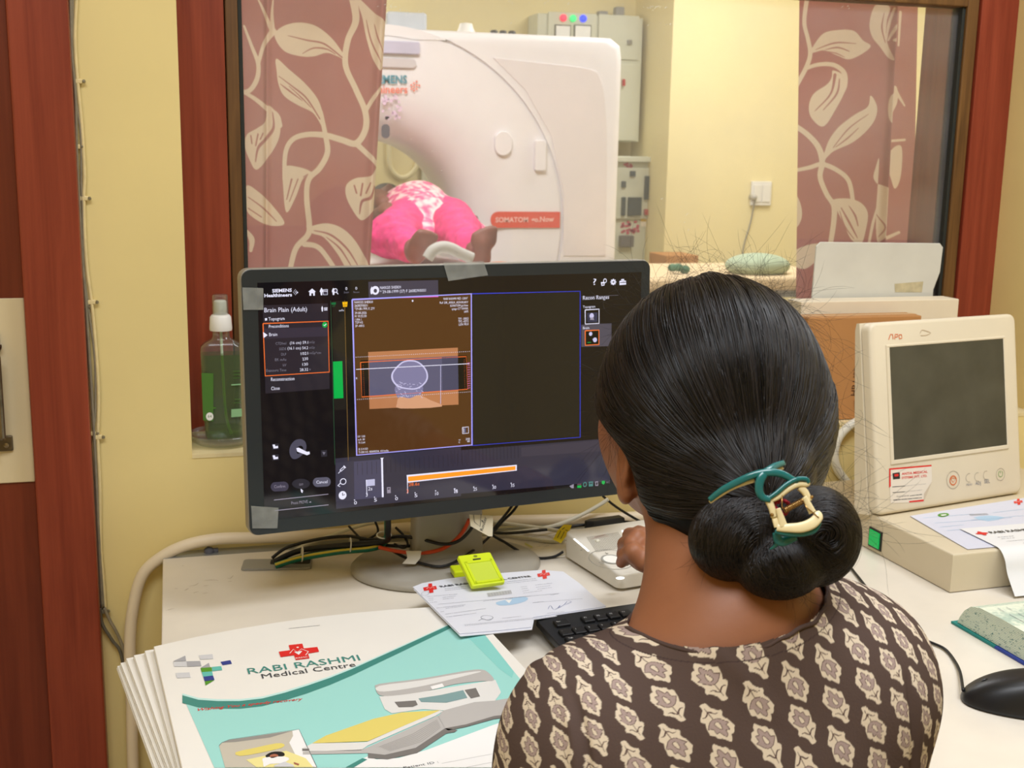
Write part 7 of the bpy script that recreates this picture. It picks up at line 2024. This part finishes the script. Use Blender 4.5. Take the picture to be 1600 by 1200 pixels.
# --- hair mass: cap, sweep to the nape, coiled bun
G = A3(.418, .768, 1.128)
BL_, BR_, BB = P(1143, 842, d=.885), P(1272, 838, d=.89), P(1218, 884, d=.875)
cap_f = u(.03, s_ell(HC + A3(.0015, -.004, .003), (.0945, .103, .113)), s_cap(HC + A3(.006, -.03, -.02), A3(.428, .812, 1.128), .080, .046), s_cap(A3(.392, .845, 1.118), A3(.408, .800, 1.108), .034, .030))
carve = u(.02, s_ell(A3(.338, .905, 1.095), (.040, .055, .060)), s_ell(A3(.345, .96, 1.09), (.05, .075, .074)), s_ell(A3(.405, .985, 1.05), (.09, .09, .10)))
cap_f = sub(.012, cap_f, carve)
bun_f = u(.006, s_ell(BL_, (.030, .027, .029)), s_ell(BR_, (.033, .030, .036)), s_ell(BB, (.032, .025, .022)), s_ell((BL_ + BR_) / 2 + A3(0, .012, .006), (.045, .026, .030)))
bun_f = sub(.004, bun_f, s_cap(P(1190, 880, d=.845), P(1205, 800, d=.85), .004, .008))
hair_f = u(.010, cap_f, bun_f)
hr = None
V, Fc = nets(hair_f, (.30, .66, .98), (.58, 1.06, 1.30), .0026)
mk('hair', V, Fc, m_hair, per, smooth=True)
m_str = bpy.data.materials.new('black_hair_strand'); m_str.use_nodes = True
nt = m_str.node_tree; N, L = nt.nodes, nt.links
for n_ in list(N): N.remove(n_)
out = N.new('ShaderNodeOutputMaterial'); hb = N.new('ShaderNodeBsdfPrincipled'); L.new(hb.outputs[0], out.inputs[0])
hi = N.new('ShaderNodeHairInfo'); cr_n = N.new('ShaderNodeValToRGB'); L.new(hi.outputs['Random'], cr_n.inputs[0])
cr_n.color_ramp.elements[0].color = (*lin((8, 7, 7)), 1); cr_n.color_ramp.elements[1].color = (*lin((34, 27, 24)), 1); L.new(cr_n.outputs[0], hb.inputs['Base Color'])
mr_n = N.new('ShaderNodeMapRange'); mr_n.inputs[3].default_value = .26; mr_n.inputs[4].default_value = .5; L.new(hi.outputs['Random'], mr_n.inputs[0]); L.new(mr_n.outputs[0], hb.inputs['Roughness'])
hb.inputs['Specular IOR Level'].default_value = .30
def strands(name, S, r0, parent, label=None):
    """S: (n, k, 3) world points"""
    n, k = S.shape[:2]
    hc = bpy.data.hair_curves.new(name); hc.add_curves([k] * n)
    off_ = np.array(parent.location) if parent is not None else np.zeros(3)
    hc.attributes['position'].data.foreach_set('vector', (S - off_).astype(np.float32).ravel())
    a = hc.attributes.get('radius') or hc.attributes.new('radius', 'FLOAT', 'POINT')
    t = np.linspace(0, 1, k); prof_ = np.minimum(1, np.minimum(t * 8 + .4, (1 - t) * 5 + .25))
    a.data.foreach_set('value', np.tile(prof_ * r0, n).astype(np.float32))
    hc.materials.append(m_str)
    o = bpy.data.objects.new(name, hc); COL.objects.link(o); o.parent = parent
    if label: o['label'] = label
    return o
rs = np.random.RandomState(11)
n_s = 20000; k_s = 18
dv = rs.normal(size=(n_s * 2, 3)); dv /= np.linalg.norm(dv, axis=1)[:, None]
dv = dv[(dv[:, 2] > -.35)][:n_s]
p = HC + dv * .13
p = project(cap_f, p, 6)
p = p[p[:, 2] > 1.09]
n_s = len(p)
# clumps: neighbours share an offset so the hair falls in locks
axG = (G - HC) / np.linalg.norm(G - HC); e1_ = np.cross(axG, A3(0, 0, 1)); e1_ /= np.linalg.norm(e1_); e2_ = np.cross(axG, e1_)
phi = np.arctan2((p - HC) @ e1_, (p - HC) @ e2_)
tab = np.random.RandomState(5).rand(3, 400) - .5
def n1(x, r_): x = x % 399; i = x.astype(int); f_ = x - i; f_ = f_ * f_ * (3 - 2 * f_); return tab[r_][i] * (1 - f_) + tab[r_][(i + 1) % 400] * f_
cl_ = n1((phi + 4) * 14, 0) * 1.6 + n1((phi + 4) * 38, 1) * 1.2 + n1((phi + 4) * 90, 2) * .6
hgt = np.maximum(.0002, .0013 + .0010 * rs.rand(n_s) ** 1.5 + .0017 * cl_)
S = np.zeros((n_s, k_s, 3)); S[:, 0] = p - grad(cap_f, p) * .001
wv = rs.normal(size=(n_s, 3)) * .05
step = .0125
for k in range(1, k_s):
    g = grad(cap_f, p)
    d = G - p; dist = np.linalg.norm(d, axis=1)[:, None]
    d = d / (dist + 1e-9) + wv * .5
    # pull down the back of the head first, then gather
    dn = A3(0, -.4, -.9) * np.clip((p[:, 2:3] - 1.16) / .10, 0, 1) * .6
    d = d + dn
    d = d - g * (d * g).sum(1)[:, None]; d /= np.linalg.norm(d, axis=1)[:, None] + 1e-9
    st = np.minimum(step, dist * .25)
    p = p + d * st
    p = project(cap_f, p, 2)
    S[:, k] = p + grad(cap_f, p) * (hgt * (1 - (k / k_s) ** 3))[:, None]
strands('hair_strands', S, .00042, per, 'long smooth strands drawn back to the bun')['kind'] = 'stuff'
# bun strands coil round each lobe
SS = []
for (c, ax, n_, R_) in ((BL_, A3(.35, -.9, -.1), 4200, .034), (BR_, A3(-.2, -.9, .25), 5000, .038), (BB, A3(.9, -.2, .1), 3000, .03)):
    ax = ax / np.linalg.norm(ax)
    q = rs.normal(size=(n_, 3)); q /= np.linalg.norm(q, axis=1)[:, None]
    q = project(bun_f, c + q * R_, 5)
    kk_ = 14; T_ = np.zeros((n_, kk_, 3)); hh = .0006 + .0018 * rs.rand(n_) ** 1.5; tw = rs.normal(size=(n_, 1)) * .25 + .25
    T_[:, 0] = q
    for k in range(1, kk_):
        g = grad(bun_f, q); d = np.cross(ax, q - c); d = d / (np.linalg.norm(d, axis=1)[:, None] + 1e-9) + ax * tw
        d = d - g * (d * g).sum(1)[:, None]; d /= np.linalg.norm(d, axis=1)[:, None] + 1e-9
        q = project(bun_f, q + d * .0058, 2)
        T_[:, k] = q + g * hh[:, None]
    SS.append(T_)
strands('bun_strands', np.concatenate(SS), .00042, per, 'coiled strands of the bun')['kind'] = 'stuff'
# loose wisps
FW_ = []
def wisp(p0, dirn, n, L_, curl, spread, hug=.55):
    """thin hairs that leave the head almost along it, then bend"""
    for _ in range(n):
        a = p0 + rs.normal(size=3) * spread
        q = project(hair_f, a[None], 4)[0]; g = grad(hair_f, q[None])[0]
        tdir = np.array(dirn) + rs.normal(size=3) * .7; tdir = tdir - g * (tdir @ g) * hug; tdir /= np.linalg.norm(tdir)
        a = q; d = tdir + g * rs.uniform(.03, .55); d /= np.linalg.norm(d)
        ax = rs.normal(size=3); ax /= np.linalg.norm(ax); kk_ = 16; pts = [a]; st = L_ * rs.uniform(.45, 1.5) / kk_; c_ = curl * rs.uniform(-1.4, 1.6)
        for k in range(kk_ - 1):
            d = d + np.cross(ax, d) * c_ * .45 + rs.normal(size=3) * .02; d /= np.linalg.norm(d); pts.append(pts[-1] + d * st)
        FW_.append(pts)
for x in np.linspace(975, 1265, 30):
    yt = 470 - 34 * sqrt(max(0, 1 - ((x - 1110) / 190) ** 2)) + 12
    wisp(P(x, yt + 6, d=.99), cr * rs.uniform(-1, 1) + cu * .25, 9, .055, .42, .005)
for y in np.linspace(480, 830, 22):
    xr_ = 1300 - 50 * abs((y - 650) / 200) ** 2
    wisp(P(xr_ - 6, y, d=.955), cr * .2 - cu * rs.uniform(.2, 1), 5, .05, .35, .004)
    if y < 700: wisp(P(952, y, d=1.0), -cr * .3 - cu * .8, 4, .035, .25, .004)
wisp(P(1325, 820, d=.87), cr * .9 + cu * .15, 26, .055, .38, .006, .1); wisp(P(1330, 760, d=.88), cr * .8 + cu * .5, 16, .05, .4, .006, .1)
wisp(P(1090, 860, d=.86), -cr * .5 - cu, 14, .03, .2, .005); wisp(P(1250, 925, d=.865), cr * .3 - cu, 16, .03, .2, .006); wisp(P(950, 700, d=.99), -cr * .3 - cu, 12, .06, .12, .004, .1)
for _ in range(110):
    a = P(rs.uniform(960, 1270), rs.uniform(470, 640), d=.90); wisp(a, cr * rs.uniform(-1, 1) - cu * .2, 1, .05, .4, .001)
strands('flyaway_hair', np.array(FW_), .00007, per, 'loose curling wisps standing off the head')['kind'] = 'stuff'

# ------------------------------------------------------------------ claw clip holding the bun
m_teal = mat('teal_clip_plastic', (22, 104, 104), rough=.22, var=.03, coat=.3)
m_crm = mat('cream_clip_plastic', (232, 216, 170), rough=.3, var=.02, coat=.2)
m_brass = mat('brass_spring', (176, 140, 84), rough=.3, metal=.9)
cc0 = P(1228, 790, d=.838)
nrm = -cf * .92 + cu * .25; CLP = Plane(cc0, cr, np.cross(nrm, cr))
if CLP.n @ cf > 0: CLP.n = -CLP.n
k3 = lambda x, y: (1080 + x / 6, 700 + y / 6)
def cp(x, y, h=0.0): return CLP.w(CLP.hit(*k3(x, y)), h)
hc_ = empty('hair_claw_clip', cc0, 'teal and cream plastic claw clip gripping the woman\'s low bun', 'hair clip')
def bar(name, pts, w, th_, m_, lab=None):
    """flattened bar through (x, y, height) points"""
    c = spline([cp(*q) for q in pts], 8); T = np.gradient(c, axis=0); T /= np.linalg.norm(T, axis=1)[:, None]
    n0 = CLP.n; V, Fc = [], []; K = 12
    ws = np.interp(np.linspace(0, 1, len(c)), np.linspace(0, 1, len(w)), w)
    for p_, t, w_ in zip(c, T, ws):
        s_ = np.cross(t, n0); s_ /= np.linalg.norm(s_); up_ = np.cross(s_, t)
        for k in range(K):
            a = 2 * pi * k / K; ca, sa = abs(cos(a)) ** .7 * np.sign(cos(a)), abs(sin(a)) ** .7 * np.sign(sin(a))
            V.append(p_ + s_ * ca * w_ / 2 + up_ * sa * th_ / 2)
    for i in range(len(c) - 1):
        for k in range(K): Fc.append((i * K + k, i * K + (k + 1) % K, (i + 1) * K + (k + 1) % K, (i + 1) * K + k))
    Fc.append(tuple(range(K))[::-1]); Fc.append(tuple((len(c) - 1) * K + k for k in range(K)))
    return V, Fc, m_
u6 = .000078     # metres per crop unit at the clip
def part(name, bars, m_, lab=None):
    b_ = MB()
    for (pts, w, th_) in bars:
        V, Fc, _ = bar(name, pts, w, th_, m_); b_.add(V, Fc)
    return b_.build(name, m_, hc_, smooth=True, label=lab)
W6 = lambda *a: [x * u6 for x in a]
part('upper_claw', [([(195, 462, -.010), (300, 385, -.004), (420, 325, .0), (560, 268, .004), (690, 245, .006), (820, 255, .006), (930, 305, .005), (985, 330, .004)], W6(50, 62, 66, 66, 74, 70, 60, 60), .0040),
                    ([(890, 118, -.010), (800, 160, -.003), (720, 215, .003), (660, 265, .006), (625, 340, .006), (625, 420, .005), (665, 475, .004), (730, 490, .004)], W6(56, 64, 70, 80, 80, 76, 66, 60), .0040),
                    ([(700, 492, .004), (790, 430, .005), (880, 355, .006), (970, 308, .006), (1060, 305, .005), (1085, 335, .004)], W6(36, 44, 44, 44, 44, 34), .0034)], m_teal, 'teal upper claw with crossed arms')
part('claw_lining', [([(200, 482, -.0115), (300, 412, -.0055), (420, 352, -.0015), (590, 305, .0018)], W6(34, 50, 50, 40), .002),
                     ([(885, 160, -.0105), (790, 210, -.004), (745, 240, -.001)], W6(34, 44, 30), .002),
                     ([(720, 505, .002), (800, 470, .003), (890, 400, .004), (985, 352, .004), (1075, 350, .003), (1085, 330, .003)], W6(40, 50, 54, 54, 46, 30), .0040)], m_crm, 'cream inner face of the claw')
part('hinge_arm', [([(720, 500, .002), (750, 570, .002), (770, 650, .001)], W6(70, 62, 54), .0045), ([(800, 575, .004), (830, 650, .003), (860, 740, .002)], W6(46, 60, 80), .0035)], m_crm)
part('hinge_arm', [([(1010, 370, .002), (1060, 420, .002), (1105, 500, .001)], W6(70, 66, 50), .0045), ([(1045, 470, .004), (1090, 540, .003), (1130, 610, .002)], W6(50, 60, 70), .0035)], m_crm)
part('lower_claw', [([(800, 745, .001), (900, 755, .003), (1020, 752, .004), (1120, 715, .004), (1180, 650, .003), (1165, 605, .002)], W6(70, 80, 96, 100, 90, 50), .0030), ([(770, 620, .0), (790, 690, .001), (805, 745, .001)], W6(50, 60, 60), .003)], m_crm, 'cream lower claw')
part('lower_claw_shell', [([(790, 775, -.001), (880, 795, .0005), (1020, 805, .001), (1140, 775, .001), (1205, 700, .0)], W6(50, 60, 60, 60, 40), .003), ([(800, 790, -.002), (835, 850, -.006), (900, 860, -.007), (1000, 830, -.004)], W6(60, 96, 90, 50), .003), ([(850, 850, -.006), (810, 905, -.010), (780, 925, -.013)], W6(50, 34, 14), .003)], m_teal, 'teal outer shell of the lower claw')
sa_, sb2 = cp(865, 592, .003), cp(1035, 502, .003); ax = (sb2 - sa_); La = np.linalg.norm(ax); ax /= La
e1 = np.cross(ax, CLP.n); e1 /= np.linalg.norm(e1); e2 = np.cross(ax, e1)
pts = [sa_ + ax * La * t + .0019 * (e1 * cos(t * 2 * pi * 12) + e2 * sin(t * 2 * pi * 12)) for t in np.linspace(0, 1, 240)]
b_ = MB(); b_.tube(pts, .00042, 6); b_.tube([sa_ + e1 * .0019, cp(840, 560, .004), cp(835, 450, .005)], .00045, 6); b_.tube([sb2 + e1 * .0019, cp(1060, 560, .005), cp(1180, 665, .005)], .00045, 6)
b_.build('spring', m_brass, hc_, smooth=True, label='brass coil spring')
b_ = MB()
for (x, y) in ((748, 632), (1118, 468)): b_.lathe([(.0012, -.001), (.0012, .002), (0, .0026)], cp(x, y, .002), 10, CLP.n)
b_.build('hinge_pin', m_brass, hc_, smooth=True)
b_ = MB()
c = spline([cp(780, 540, -.002), cp(830, 490, .0), cp(890, 500, .0), cp(920, 540, -.002), cp(880, 620, -.002), (cp(830, 590, -.001))], 8, True)
for k in range(3): b_.tube([q + rs.normal(size=3) * .0005 + CLP.n * .0006 * k for q in c], .0011, 8)
b_.build('hair_tie', mat('red_hair_tie', (150, 22, 42), rough=.7, bump=.4), smooth=True, label='dark red elastic hair tie wound in the bun behind the claw clip', cat='hair tie')
